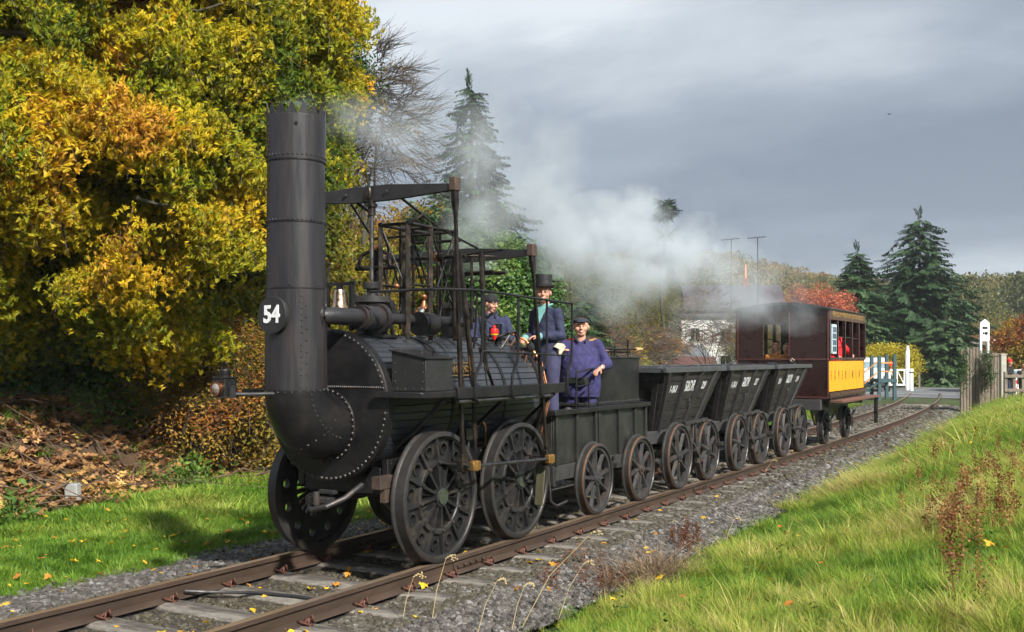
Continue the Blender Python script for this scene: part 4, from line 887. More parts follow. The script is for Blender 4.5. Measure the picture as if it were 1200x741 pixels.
    # hook
    a = pt(1, .05, .42)+nrm*.03; mb = MB(); mb.tube([a, a+Vector((.02, 0, .06)), a+Vector((.02, .02, .1)), a+Vector((0, .05, -.01))], .008); mb.build('hook', GREYIRON, Wg)
    # coal heap
    mb = MB(); nx2, ny2 = 12, 20; V = []
    for i in range(nx2+1):
        for j in range(ny2+1):
            u, v = i/nx2*2-1, j/ny2*2-1; h = 0
            for (hu, hv, hh, hw) in heap: h = max(h, hh*(1-((u-hu)**2+(v-hv)**2)/hw**2))
            V.append((u*.76, y0+v*1.2, 1.60+max(h, 0)+.03*mn.noise(Vector((u*4, v*7, y0)))))
    mb.add(V, [(i*(ny2+1)+j, (i+1)*(ny2+1)+j, (i+1)*(ny2+1)+j+1, i*(ny2+1)+j+1) for i in range(nx2) for j in range(ny2)]); mb.build('coal_load', COAL, Wg)
    # lettering on the sloping side
    tv = (pt(1, 0, 1)-pt(1, 0, 0)).normalized(); Rm = Matrix((Vector((0, 1, 0)), tv, nrm)).transposed()
    for body, fy, t, sz in texts:
        text(body, 'lettering', WORN_WHITE, Wg, sz, pt(1, fy, t)+nrm*.012, Rm, ext=.0012, off=.006, shear=.12, sx=.72)
    return Wg
wagon(14.735, [('1-18-3', -.66, .70, .15), ('S&DR', -.08, .74, .235), ('229', .46, .74, .16)], 'first black coal wagon behind the tender, lettered 1-18-3 S&DR 229', [(-.2, -.72, .30, .45), (.5, -.1, .20, .35), (.6, .8, .2, .3)], .1)
wagon(17.49, [('1-18-0', -.64, .70, .15), ('S&DR', -.08, .74, .235), ('237', .46, .73, .16)], 'middle black coal wagon of three, lettered S&DR 237', [(.45, .15, .22, .3), (-.4, -.5, .15, .5)], .5)
wagon(20.25, [('18-1', -.62, .70, .15), ('S&DR', -.06, .74, .235), ('214', .48, .73, .16)], 'rearmost black coal wagon, next to the maroon coach', [(.3, .45, .22, .35), (-.2, -.2, .12, .5)], .3)
# ------------------------------------------------------------------ passenger coach
C0, C1 = 22.30, 26.0; CX_ = 1.0; ZF, ZE = 1.02, 2.92
CO = thing('passenger_coach', 'maroon wooden coach with open window bays and yellow lettered side panels', 'coach', (0, 24.1, 0))
def arch(x): return .13*(1-(x/CX_)**2)
mb = MB()   # end wall with window opening, waist rail
EW = [(-1, -.58, 1.02, 2.92), (.02, 1, 1.02, 2.92)]
def wallx(x0, x1, z0, z1, y, nm, m=MAROON, th=.05, top=False, **k):
    mb = MB(); n = 6; P = []
    for i in range(n+1): x = x0+(x1-x0)*i/n; P.append((x, y, z1+(arch(x) if top else 0)))
    mb.prism([(x1, y, z0), (x0, y, z0)]+P, (0, th, 0)); return mb.build(nm, m, CO, ang=30, **k)
for yy, nm in ((C0, 'end_wall'), (C1-.05, 'end_wall')):
    wallx(-1, -.42, 1.02, 2.92, yy, nm, top=True); wallx(.15, 1, 1.02, 2.92, yy, nm, top=True); wallx(-.42, .15, 1.02, 1.86, yy, nm); wallx(-.42, .15, 2.62, 2.92, yy, nm, top=True)
mb = MB()
for z in (1.02, 1.84): mb.bx(-1.005, 1.01, C0-.02, C0-.001, z, z+.035)
mb.bx(-1.01, -.975, C0-.018, C0-.001, 1.06, 2.9); mb.bx(.975, 1.012, C0-.018, C0-.001, 1.06, 2.9); mb.bx(.15, .175, C0-.012, C0-.001, 1.88, 2.9); mb.build('beading', MARLINE, CO, bevel=.004)
mb = MB(); mb.tube([(.24, C0-.02, 1.80), (.20, C0-.05, 1.84), (.24, C0-.05, 1.88), (.29, C0-.05, 1.84), (.24, C0-.02, 1.80)], .009); mb.build('coil', RAG, CO)
mb = MB(); mb.prism([(x, C0-.08, 2.92+arch(x)+.0) for x in [-1.04+2.08*i/12 for i in range(13)]]+[(x, C0-.08, 2.965+arch(x)*1.05) for x in [1.06-2.12*i/12 for i in range(13)]], (0, C1-C0+.16, 0)); mb.build('roof', ROOFC, CO, ang=30)
NP = 9
for s_ in (-1, 1):
    x = s_*CX_
    for k in range(NP):                       # yellow planks with a letter each
        y0_ = C0+.06+(C1-C0-.12)*k/NP; y1_ = C0+.06+(C1-C0-.12)*(k+1)/NP-.012; mb = MB()
        mb.bx(min(x, x-s_*.03), max(x, x-s_*.03), y0_, y1_, 1.16, 1.835); p = mb.build('panel', YELL, CO, bevel=.006)
    mb = MB()
    mb.bx(x-.035, x+.035, C0, C1, 1.02, 1.145); mb.bx(x-.035, x+.035, C0, C1, 1.845, 1.90); mb.build('side_rail', MAROON, CO, bevel=.004)
    mb = MB(); mb.bx(x-.03, x+.03, C0, C1, 2.72, 2.94); mb.build('frieze', FRIEZE, CO, bevel=.004)
    for k in range(6):
        y = C0+.03+(C1-C0-.06)*k/5; mb = MB(); mb.bx(x-.035, x+.037, y-.035, y+.035, 1.90, 2.72); mb.build('pillar', MAROON, CO, bevel=.004)
    mb = MB(); mb.cyl((x, C0+.7, 2.36), (x, C1-.6, 2.34), .012, n=6); mb.build('safety_bar', GREYIRON, CO)
    mb = MB()
    for k in range(24): y = C0+.08+(C1-C0-.16)*k/23; mb.bx(x-.01, x+.045, y-.03, y+.03, 1.075, 1.12); mb.bx(x-.01, x+.045, y-.03, y+.03, 1.86, 1.885)
    mb.build('rail_blocks', mat('block_brown', (.12, .07, .05), .6), CO, kind='stuff')
for k, ch in enumerate('EXPERIMENT'):
    y = C0+.06+(C1-C0-.12)*(k+.5)/10; text(ch, 'lettering', DKLET, CO, .26, (CX_+.004, y, 1.50), RX, ext=.001, off=.004, sx=.45)
text('PERICULUM PRIVATUM UTILITAS PUBLICA', 'motto', GOLDL, CO, .155, (CX_+.032, (C0+C1)/2, 2.84), RX, ext=.001, off=.002, sx=1.10)
mb = MB(); mb.bx(-.97, .97, C0+.05, C1-.05, 1.02, 1.08); mb.bx(-.95, -.55, C0+.1, C1-.1, 1.45, 1.5); mb.bx(.5, .9, C0+1.3, C1-1.3, 1.4, 1.45); mb.build('coach_floor', DKINT, CO)
mb = MB(); mb.bx(.99, 1.035, C0+.22, C0+.62, 1.98, 2.62); nb = mb.build('notice_frame', mat('pale_blue_board', (.45, .55, .60), .5), CO, bevel=.004)
for i in range(2):
    for j in range(4): mb = MB(); mb.bx(1.036, 1.042, C0+.26+.17*i, C0+.26+.17*i+.13, 2.03+.14*j, 2.14+.14*j); mb.build('notice_pane', mat('dark_blue_pane', (.05, .09, .14), .2), nb)
# far side windows seen through: white panes
for y in (C0+.75, C0+1.35):
    mb = MB(); mb.bx(-1.03, -1.02, y, y+.48, 1.9, 2.7); mb.build('window_pane', GLASS, CO) if False else None
# underframe
mb = MB()
for s_ in (-1, 1): mb.bx(s_*.80-.05, s_*.80+.05, C0-.25, C1+.25, .80, 1.0)
mb.bx(-.9, .9, C0-.28, C0-.16, .78, 1.0); mb.bx(-.9, .9, C1+.16, C1+.28, .78, 1.0); mb.build('underframe', SOLEB, CO, bevel=.006)
for s_ in (-1, 1):
    mb = MB(); x = s_*.62
    for ya in (22.95, 25.1):
        mb.prism([(x, ya-.75, .80), (x, ya-.35, .42), (x, ya-.12, .42), (x, ya-.12, .60), (x, ya+.12, .60), (x, ya+.12, .42), (x, ya+.35, .42), (x, ya+.75, .80)][::1], (s_*.04, 0, 0))
    mb.bx(x-.02, x+.02, 23.2, 24.9, .55, .80) ; mb.build('axle_guard', OLIVE, CO)
    for ya in (22.95, 25.1):
        spoked(CO, s_*.745, ya, .37, s_, .37, 8, WHEELP, .2, band=False); mb = MB(); mb.bx(s_*.86-.04, s_*.86+.04, ya-.10, ya+.10, .28, .50); mb.tube([(s_*.88, ya-.35, .62), (s_*.88, ya-.1, .54), (s_*.88, ya+.1, .54), (s_*.88, ya+.35, .62)], .025); mb.build('axle_box', IRON, CO)
mb = MB(); mb.bx(1.03, 1.32, C0+.02, C1+.35, .93, .98); mb.bx(-1.32, -1.03, C0+.02, C1+.35, .93, .98); mb.build('footboard', mat('footboard_brown', (.13, .06, .045), .6, var=.3), CO, bevel=.005)
mb = MB(); mb.bx(1.0, 1.04, C0+.02, C1, .86, 1.0); mb.build('footboard_bearer', IRON, CO)
for y in (C1+.08, C1+.24): mb = MB(); mb.bx(1.22, 1.27, y-.025, y+.025, .30, .93); mb.build('step_hanger', IRON, CO)
mb = MB(); mb.bx(1.20, 1.30, C1+.04, C1+.28, .55, .585); mb.build('lower_step', IRON, CO)
mb = MB(); mb.bx(-.04, .04, C0-.6, C0-.2, .70, .78); mb.build('drawbar', IRON, CO)
# ------------------------------------------------------------------ people: bodies are one surface (tapered limbs fused by remeshing), clothes over them
def capsule(mb, a, b, ra, rb, n=12):
    a, b = Vector(a), Vector(b); d = b-a; L_ = d.length
    if L_ < 1e-5: mb.ball(a, ra, n, 8); return
    u, v = frame(d); ax = d.normalized(); R = []
    for t in (-pi/2*.98, -pi/3, -pi/6, 0): R.append([a+ax*ra*sin(t)+(u*cos(q)+v*sin(q))*ra*max(cos(t), .02) for q in [2*pi*k/n for k in range(n)]])
    for t in (0, pi/6, pi/3, pi/2*.98): R.append([b+ax*rb*sin(t)+(u*cos(q)+v*sin(q))*rb*max(cos(t), .02) for q in [2*pi*k/n for k in range(n)]])
    mb.loft(R)
def fuse(mb, name, m, parent, vox, sm_it=4, M=None):
    if M is not None: mb.v = [tuple(M @ Vector(v)) for v in mb.v]
    o = mb.build(name, m, parent)
    r = o.modifiers.new('fuse', 'REMESH'); r.mode = 'VOXEL'; r.voxel_size = vox; r.use_smooth_shade = True
    if sm_it: k = o.modifiers.new('soft', 'SMOOTH'); k.factor = .5; k.iterations = sm_it
    return o
def person(label, loc, yaw, J, cloth, head_yaw=0., head_pitch=0., vox=.007, hat=None, glasses=False, smile=False, group=None, w=1., hair=HAIRB, clothv=None, legs=True, hands=True, cat='person'):
    """J: joints in the person's own frame (x to their right, y forward, z up from the feet); loc = feet"""
    X0 = Vector(loc); M = Matrix.Translation(X0) @ Matrix.Rotation(yaw, 4, 'Z')
    p = thing('person', label, cat, loc, group)
    D = dict(pelvis=(0, 0, .95), chest=(0, 0, 1.28), neck=(0, 0, 1.47), head=(0, .02, 1.63), hipR=(.10, 0, .90), hipL=(-.10, 0, .90), kneeR=(.11, .02, .49), kneeL=(-.11, .02, .49), footR=(.12, 0, .06), footL=(-.12, 0, .06),
             shR=(.19, 0, 1.40), shL=(-.19, 0, 1.40), elR=(.25, 0, 1.12), elL=(-.25, 0, 1.12), haR=(.25, .08, .88), haL=(-.25, .08, .88))
    D.update(J); D = {k: Vector(v) for k, v in D.items()}
    V = clothv or vox*1.6
    # ---- head, neck, hands: skin
    H = D['head']; HR = Matrix.Rotation(head_yaw, 4, 'Z') @ Matrix.Rotation(head_pitch, 4, 'X'); hm = lambda q: H+HR.to_3x3() @ Vector(q)
    b = MB(); R3 = HR.to_3x3(); fw = 1.07 if w < 1.2 else 1.22
    b.ball(hm((0, -.012, .025)), (.074*fw, .094, .088), 18, 12, R3); b.ball(hm((0, .012, -.035)), (.060*fw, .070, .072), 16, 10, R3); b.ball(hm((0, .048, -.085)), (.036*fw**2, .032, .030), 12, 8, R3)
    b.ball(hm((0, .050, .028)), (.056, .040, .040), 12, 8, R3)
    for s_ in (-1, 1): b.ball(hm((s_*.038*fw, .054, -.024)), (.027*fw, .024, .027), 10, 8, R3); b.ball(hm((s_*.078*fw, -.005, -.005)), (.010, .020, .032), 8, 6, R3); capsule(b, hm((s_*.014, .083, .030)), hm((s_*.050, .070, .030)), .010, .009, 8)
    capsule(b, hm((0, .084, .018)), hm((0, .104, -.022)), .009, .0145, 8); b.ball(hm((.011, .092, -.026)), .010, 8, 6); b.ball(hm((-.011, .092, -.026)), .010, 8, 6)
    capsule(b, hm((-.014, .082, -.056)), hm((.014, .082, -.056)), .008, .008, 8); capsule(b, hm((-.012, .080, -.068)), hm((.012, .080, -.068)), .008, .008, 8)
    capsule(b, D['neck']+Vector((0, .0, -.06)), hm((0, -.012, -.04)), .062*w**.5, .052, 14)
    capsule(b, D['neck']+Vector((0, -.01, -.10)), D['pelvis'], .07, .09, 14)
    def hand(wr, dr, side, curl=.5):
        d = dr.normalized(); u = d.cross(Vector((0, 0, 1)));
        if u.length < .1: u = Vector((1, 0, 0))
        u.normalize(); n = u.cross(d)
        b.ball(wr+d*.045, (.038, .048, .018), 10, 8, Matrix((u, d, n)).transposed())
        for k in range(4):
            o = u*(-.027+.018*k); ln = (.034, .040, .037, .028)[k]; k0 = wr+d*.082+o; k1 = k0+d*ln*cos(curl)-n*ln*sin(curl)
            k2 = k1+d*ln*.8*cos(curl*2.2)-n*ln*.8*sin(curl*2.2); capsule(b, k0, k1, .0095, .0085, 6); capsule(b, k1, k2, .0085, .0072, 6)
        t0 = wr+d*.03+u*.030*side; t1 = t0+u*.026*side+d*.022-n*.012; capsule(b, t0, t1, .011, .010, 6); capsule(b, t1, t1+d*.028-n*.016, .010, .008, 6)
    for s_, q in (('R', 1), ('L', -1)):
        el, ha = D['el'+s_], D['ha'+s_]; capsule(b, D['sh'+s_], el, .045, .040); capsule(b, el, ha, .040, .027)
        capsule(b, D['sh'+s_], D['chest'], .05, .09)
        if hands: hand(ha, ha-el, q)
        if legs: capsule(b, D['hip'+s_], D['knee'+s_], .07, .05); capsule(b, D['knee'+s_], D['foot'+s_], .05, .035)
    body = fuse(b, 'body', SKIN, p, vox, 2, M)
    MR = M.to_3x3() @ R3; wp = lambda q: M @ hm(q)
    # face features
    for s_ in (-1, 1):
        e = MB(); e.ball(wp((s_*.031, .0735, .014)), (.0125, .008, .0075), 10, 6, MR); eo = e.build('eye', EYEW, p); e = MB(); e.ball(wp((s_*.031, .0800, .014)), (.006, .004, .0062), 8, 6, MR); e.build('iris', EYED, eo)
        e = MB(); capsule(e, wp((s_*.014, .093, .033)), wp((s_*.048, .080, .034)), .0045, .003, 6); e.build('eyebrow', hair, p)
    e = MB(); zz_ = .006 if smile else .001
    e.tube([wp((-.028, .076, -.060+zz_)), wp((-.014, .089, -.063)), wp((0, .092, -.064)), wp((.014, .089, -.063)), wp((.028, .076, -.060+zz_))], [.0025, .005, .0055, .005, .0025], 6); mo = e.build('mouth', LIP, p)
    if smile: e = MB(); e.tube([wp((-.018, .088, -.061)), wp((0, .0965, -.0635)), wp((.018, .088, -.061))], [.002, .0035, .002], 6); e.build('teeth', WHITE, mo)
    if hair:
        h = MB(); h.ball(wp((0, -.022, .034)), (.080*fw, .094, .092), 18, 12, MR); h.v = [v for v in h.v]; ho = fuse(h, 'hair', hair, p, .012, 0)
        # keep the hair behind the face: cut by pushing forward vertices back
        me = ho.data; Mi = (M @ Matrix.Translation(H) @ HR).inverted(); off = X0
        for v in me.vertices:
            q = Mi @ (v.co); 
            if q.z < -.035: q.z = -.035+(q.z+.035)*.3
            lim = .060 if q.z > .075 else (.02 if q.z > .03 else -.015)
            if q.y > lim: q.y = lim+(q.y-lim)*.1
            v.co = Mi.inverted() @ q
    # ---- garments
    up, lo = cloth['top'], cloth['legs']; th = cloth.get('thick', .018)
    g = MB(); c, pv = D['chest'], D['pelvis']; cw = w
    if cloth.get('open'):   # shirt under an open jacket
        q = MB(); capsule(q, c+Vector((0, .0, .08)), pv+Vector((0, .0, .05)), .09, .09); capsule(q, D['neck']+Vector((0, .0, -.05)), D['neck']+Vector((0, .01, .005)), .075, .066); fuse(q, 'shirt', cloth['open'], p, V, 4, M)
    R = []
    for t, wx, wy, fy in ((-.22, .175*cw, .125*cw, .0), (-.08, .185*cw, .135*cw, .01*cw), (.10, .178*cw, .13*cw, .025*cw), (.22, .182*cw**.8, .125*cw, .02*cw), (.36, .188*cw**.5, .115*cw**.6, .0), (.43, .165, .10, -.01), (.49, .10, .075, -.01)):
        cc = pv.lerp(c, t/.33) if t < .33 else c+(D['neck']-c)*((t-.33)/.17)
        R.append([cc+Vector((wx*cos(a), fy+wy*sin(a), 0)) for a in [2*pi*k/28 for k in range(28)]])
    if cloth.get('long', 1) == 0: R = R[1:]
    g.loft(R)
    for s_ in ('R', 'L'):
        sh, el, ha = D['sh'+s_], D['el'+s_], D['ha'+s_]; capsule(g, sh, el, .062*cw**.5, .054*cw**.5, 14); k = cloth.get('sleeve', {}).get(s_, .93); capsule(g, el, el.lerp(ha, k), .060*cw**.5, .046 if k > .6 else .058, 14); capsule(g, sh+Vector((0, 0, -.01)), c+Vector((0, -.02, .05)), .062, .11, 14)
        if cloth.get('cuff'): q = MB(); capsule(q, el.lerp(ha, .88), el.lerp(ha, .97), .046, .046, 12); fuse(q, 'cuff', cloth['cuff'], p, V*.7, 1, M)
    go = fuse(g, 'jacket', up, p, V, 3, M); tx = bpy.data.textures.get('folds') or bpy.data.textures.new('folds', 'CLOUDS'); tx.noise_scale = .07; tx.noise_depth = 3
    dm = go.modifiers.new('folds', 'DISPLACE'); dm.texture = tx; dm.strength = .020; dm.mid_level = .5
    if cloth.get('open') not in (None, BLACKC):   # cut the front open by a V of shirt fabric laid proud
        q = MB(); n = D['neck']; a = c+Vector((0, .135*cw**.5, -.10)); R = []
        for t, hw, yy, zz_ in ((0, .062, .066, -.005), (.4, .050, .108*cw**.5, -.07), (.75, .030, .128*cw**.5, -.14), (1, .008, .138*cw**.5, -.20)):
            R.append([n+Vector((x*hw, yy+(1-abs(x))*.018, zz_+.01)) for x in (-1, -.5, 0, .5, 1)]+[n+Vector((x*hw, yy-.05, zz_+.01)) for x in (1, 0, -1)])
        q.loft(R); q.v = [tuple(M @ Vector(v)) for v in q.v]; q.build('shirt_front', cloth['open'], p, ang=60)
    for s_ in (-1, 1):      # collar points
        q = MB(); n = D['neck']; q.tube([n+Vector((s_*.075, -.03, .035)), n+Vector((s_*.082, .03, .02)), n+Vector((s_*.055, .075, -.015)), n+Vector((s_*.045, .095, -.045))], [.012, .015, .017, .010], 8); q.v = [tuple(M @ Vector(v)) for v in q.v]; q.build('collar', cloth.get('collar', up), p)
    if legs:
        g = MB(); capsule(g, pv+Vector((-.05*cw, 0, .02)), pv+Vector((.05*cw, 0, .02)), .125*cw**.5, .125*cw**.5)
        for s_ in ('R', 'L'):
            capsule(g, D['hip'+s_], D['knee'+s_], .105*cw**.4, .080, 14); capsule(g, D['knee'+s_], D['foot'+s_]+Vector((0, 0, .03)), .080, .068, 14)
        fuse(g, 'trousers', lo, p, V, 4, M)
        for s_ in ('R', 'L'):
            q = MB(); f = D['foot'+s_]; capsule(q, f+Vector((0, -.04, -.015)), f+Vector((0, .13, -.03)), .045, .038); capsule(q, f, f+Vector((0, 0, .05)), .045, .05); fuse(q, 'boot', BLACKC, p, V, 2, M)
    # ---- hats
    if hat == 'top':
        q = MB(); hh = M @ Matrix.Translation(H) @ HR; e = lambda r, z, a, ry=1.12: hh @ Vector((r*1.1*cos(a), r*1.1*ry*sin(a)-.012, (z-.06)*1.08+.06+(.016*cos(a)**2 if r > .11 else 0)))
        R = [[e(r, z, 2*pi*k/36) for k in range(36)] for r, z in ((.08, .064), (.110, .062), (.126, .068), (.128, .073), (.112, .070), (.089, .074), (.085, .10), (.085, .15), (.090, .20), (.089, .206), (.05, .208))]
        q.loft(R); ht = q.build('top_hat', HATM, p, ang=45); q = MB(); q.loft([[e(r, z, 2*pi*k/36) for k in range(36)] for r, z in ((.0915, .076), (.0905, .105))], False); q.build('hat_band', BLACKC, ht)
    elif hat == 'flat':
        q = MB(); q.ball(wp((0, -.025, .078)), (.106, .120, .036), 18, 10, MR); q.ball(wp((0, -.03, .060)), (.098, .100, .040), 18, 10, MR); q.ball(wp((0, .075, .062)), (.066, .060, .012), 16, 6, MR); fuse(q, 'flat_cap', CAPM, p, .008, 3)
    elif hat == 'beanie':
        q = MB(); q.ball(wp((0, -.018, .055)), (.090, .104, .082), 18, 12, MR); R = [[wp((.089*cos(a)*f, -.018+.104*sin(a)*f, z)) for a in [2*pi*k/28 for k in range(28)]] for f, z in ((1.02, .022), (1.06, .045), (1.02, .07))]; q.loft(R); fuse(q, 'beanie', BLACKC, p, .008, 2)
    elif hat == 'hood':
        q = MB(); q.ball(wp((0, -.03, .01)), (.10, .10, .125), 16, 10, MR); fuse(q, 'hood', cloth.get('hoodm', BLACKC), p, .014, 2)
    elif hat == 'bobble':
        q = MB(); q.ball(wp((0, -.01, .055)), (.095, .105, .085), 14, 10, MR); q.ball(wp((0, -.01, .155)), .03, 10, 8); fuse(q, 'red_hat', REDC, p, .012, 2)
    if glasses:
        for s_ in (-1, 1):
            q = MB(); q.tube([wp((s_*.033+.022*cos(a), .0975, .012+.015*sin(a))) for a in [2*pi*k/14 for k in range(14)]], .0018, 5, True); q.tube([wp((s_*.055, .0975, .016)), wp((s_*.078, .06, .016)), wp((s_*.082, -.01, .01))], .0018, 5); q.build('spectacles', EYED, p)
    return p, M, D
def face_cam(x, y): return atan2(CAMY-y, CAMX-x)-pi/2
# driver in a top hat, on the tender's front floor
dx, dy = .46, 10.62
p, M, D = person('young man in black top hat and glasses with navy jacket over teal shirt', (dx, dy, 1.03), face_cam(dx, dy)-.80, dict(neck=(0, .01, 1.47), head=(0, .045, 1.635), shR=(.18, .02, 1.40), shL=(-.17, -.01, 1.40), elR=(.26, .0, 1.14), haR=(.10, .26, 1.10), elL=(-.23, -.02, 1.13), haL=(-.10, .22, 1.12)),
                 dict(top=NAVY, legs=JEANS, open=TEALS, cuff=TEALS, collar=TEALS), head_yaw=.70, hat='top', glasses=True, smile=True)
mb = MB(); o_ = Vector((-.205, -.02, .99)); rg = [(-.085, .015, .0), (-.03, .052, .012), (.05, .058, 0), (.092, .012, -.01), (.055, -.012, .014), (.042, -.075, .0), (.015, -.085, .01), (-.025, -.040, .012)]
ring = lambda k, e: [M @ (o_+Vector((-e-(x_*1.2), y_*k, z_*k))) for y_, z_, x_ in rg]
mb.loft([ring(.6, -.01), ring(1, .0), ring(.92, .018), ring(.45, .030), ring(.1, .022)]); tag(mb.build('rag', RAG, ang=50), 'crumpled cream cloth hanging from pocket of the top-hatted man', 'cloth')
# fireman in a flat cap standing in the tender
fx, fy = .42, 11.60
person('stout smiling man in flat cap and blue overalls holding the tender rail', (fx, fy, .70), face_cam(fx, fy)+.12, dict(pelvis=(0, 0, .93), chest=(0, 0, 1.26), neck=(0, .02, 1.44), head=(0, .05, 1.59), shR=(.21, 0, 1.37), shL=(-.21, 0, 1.37), elL=(-.335, .03, 1.13), haL=(-.20, .235, 1.06), elR=(.29, -.0, 1.15), haR=(.24, .16, 1.26)),
       dict(top=NAVY2, legs=NAVY2, collar=CAPM, sleeve=dict(L=.38, R=.93)), hat='flat', smile=True, w=1.38, head_yaw=-.08)
mb = MB(); M2 = Matrix.Translation(Vector((fx, fy, .70))) @ Matrix.Rotation(face_cam(fx, fy)+.12, 4, 'Z')
a = Vector((-.335, .03, 1.13)).lerp(Vector((-.20, .235, 1.06)), .86); ax = (Vector((-.20, .235, 1.06))-Vector((-.335, .03, 1.13))).normalized(); u, v = frame(ax)
mb.tube([M2 @ (a+(u*cos(q)+v*sin(q))*.034) for q in [2*pi*k/16 for k in range(16)]], .006, 6, True); mb.ball(M2 @ (a+Vector((-.02, -.01, .03))), (.018, .018, .012), 10, 6)
tag(mb.build('wristwatch', mat('watch_silver', (.6, .6, .62), .3, metal=.9)), 'silver wristwatch on the bare forearm of the man in flat cap', 'wristwatch')
# man in a beanie on the far footplate, looking down along the boiler
bx_, by_ = -.92, 11.62
person('bearded man in black beanie and navy jacket on far side of boiler', (bx_, by_, 1.02), face_cam(bx_, by_)+.15, dict(head=(0, .05, 1.60), neck=(0, .01, 1.46), elL=(-.27, .06, 1.15), haL=(-.14, .26, 1.10), elR=(.27, .05, 1.15), haR=(.16, .28, 1.05), shR=(.20, 0, 1.38), shL=(-.20, 0, 1.38)),
       dict(top=NAVY, legs=BLACKC, open=BLACKC, collar=NAVY), head_yaw=.62, head_pitch=-.22, hat='beanie', w=1.1)
# coach passengers
def pax(label, x, y, z, yaw, **k): return person(label, (x, y, z), yaw, k.pop('J', {}), k.pop('cloth'), vox=.012, hands=k.pop('hands', True), **k)
PUP = mat('dark_green_coat', (.03, .07, .05), .85); GRYC = mat('grey_hood_cloth', (.45, .47, .50), .9); ORNC = mat('orange_scarf', (.5, .2, .05), .9)
pax('dark-haired child looking out of coach end window beside the grey hood', -.22, 22.62, .52, pi, cloth=dict(top=ORNC, legs=BLACKC), legs=False, hands=False)
pax('child in pale grey hood at right side of coach end window', .0, 22.72, .47, pi, cloth=dict(top=PUP, legs=BLACKC, hoodm=GRYC), hat='hood', legs=False, hands=False)
pax('dark figure deeper inside the coach behind the end window', .20, 23.3, .50, pi-.3, cloth=dict(top=PUP, legs=BLACKC), legs=False, hands=False)
pax('seated passenger in red coat nearest front of coach side opening', .55, 23.35, .75, -pi/2-.4, cloth=dict(top=REDC, legs=BLACKC), legs=False, J=dict(haR=(.12, .30, 1.08), elR=(.24, .12, 1.10)))
pax('small child low in front corner of coach side opening', .72, 22.75, .30, -pi/2+.2, cloth=dict(top=BLACKC, legs=BLACKC), legs=False, hands=False)
pax('standing passenger in dark jacket between two people in red coats', .15, 23.9, .98, -pi/2, cloth=dict(top=BLACKC, legs=BLACKC), legs=True)
pax('tall guard in bright red coat leaning from coach side opening', .60, 24.6, .93, -pi/2-.5, cloth=dict(top=REDC, legs=BLACKC), w=1.25, legs=True, J=dict(elR=(.30, .1, 1.12), haR=(.24, .34, 1.0), elL=(-.30, .1, 1.15), haL=(-.2, .32, 1.05)))
# ------------------------------------------------------------------ plants
def q3(lst): return [(p, c) for p, c in lst]
MAPLE = leafmat('maple_leaves', [(0, (.07, .12, .012)), (.2, (.16, .22, .014)), (.42, (.37, .36, .016)), (.68, (.63, .49, .020)), (.90, (.72, .46, .03)), (1, (.62, .34, .04))], trans=.42, nz=.45, nscale=.55, fine=7)
GRASSR = leafmat('rough_grass', [(0, (.055, .14, .014)), (.35, (.15, .28, .026)), (.6, (.28, .37, .045)), (.82, (.44, .41, .09)), (1, (.50, .42, .17))], trans=.35, nz=.5, nscale=.9, fine=5)
LAWN = leafmat('lawn_grass', [(0, (.06, .15, .012)), (.45, (.16, .29, .028)), (.8, (.29, .38, .06)), (1, (.40, .40, .09))], trans=.35, nz=.4, nscale=.8, fine=5)
WEED = leafmat('weed_leaves', [(0, (.03, .07, .012)), (.5, (.07, .16, .02)), (1, (.16, .24, .04))], trans=.3, nz=.3)
LITTER = leafmat('fallen_leaf', [(0, (.11, .05, .025)), (.35, (.28, .14, .06)), (.65, (.46, .26, .10)), (.88, (.58, .38, .12)), (1, (.68, .48, .04))], trans=.1, nz=.3, nscale=3, fine=14)
YLEAF = leafmat('yellow_fallen_leaf', [(0, (.45, .16, .03)), (.5, (.62, .36, .03)), (1, (.75, .52, .03))], trans=.15, nz=.2)
NEEDLE = leafmat('dark_needles', [(0, (.018, .042, .020)), (.5, (.040, .085, .034)), (1, (.08, .13, .04))], trans=.1, nz=.35, nscale=1.2, fine=4)
BROADD = leafmat('autumn_mix', [(0, (.035, .06, .012)), (.3, (.11, .13, .02)), (.5, (.24, .19, .025)), (.7, (.36, .22, .03)), (.85, (.36, .14, .025)), (1, (.26, .055, .025))], trans=.3, nz=.28, nscale=.7, fine=3)
IVYM = leafmat('ivy_leaves', [(0, (.015, .045, .010)), (.5, (.04, .10, .018)), (1, (.12, .19, .03))], trans=.15, nz=.4, nscale=1.5, fine=6, rough=.4)
RUSTY = leafmat('red_dock', [(0, (.13, .045, .02)), (.5, (.24, .09, .035)), (1, (.34, .20, .06))], trans=.2, nz=.3)
REDL = leafmat('red_tree_leaves', [(0, (.20, .03, .03)), (.5, (.50, .09, .05)), (1, (.62, .22, .12))], trans=.35, nz=.4)
GOLDC = leafmat('golden_conifer', [(0, (.10, .14, .015)), (.5, (.34, .32, .02)), (1, (.58, .46, .03))], trans=.2, nz=.3, nscale=2)
BARK = mat('bark', (.075, .062, .050), .95, var=.4, vscale=6, bump=1, bscale=12, stretch=(1, 1, .3), c2=(.05, .07, .03), c2f=.5)
TWIG = mat('twig_bark', (.13, .105, .085), .9, var=.4, vscale=8)
DEADW = mat('dead_wood', (.13, .085, .055), .9, var=.4, vscale=9, bump=.5)
rng = random.Random(11)
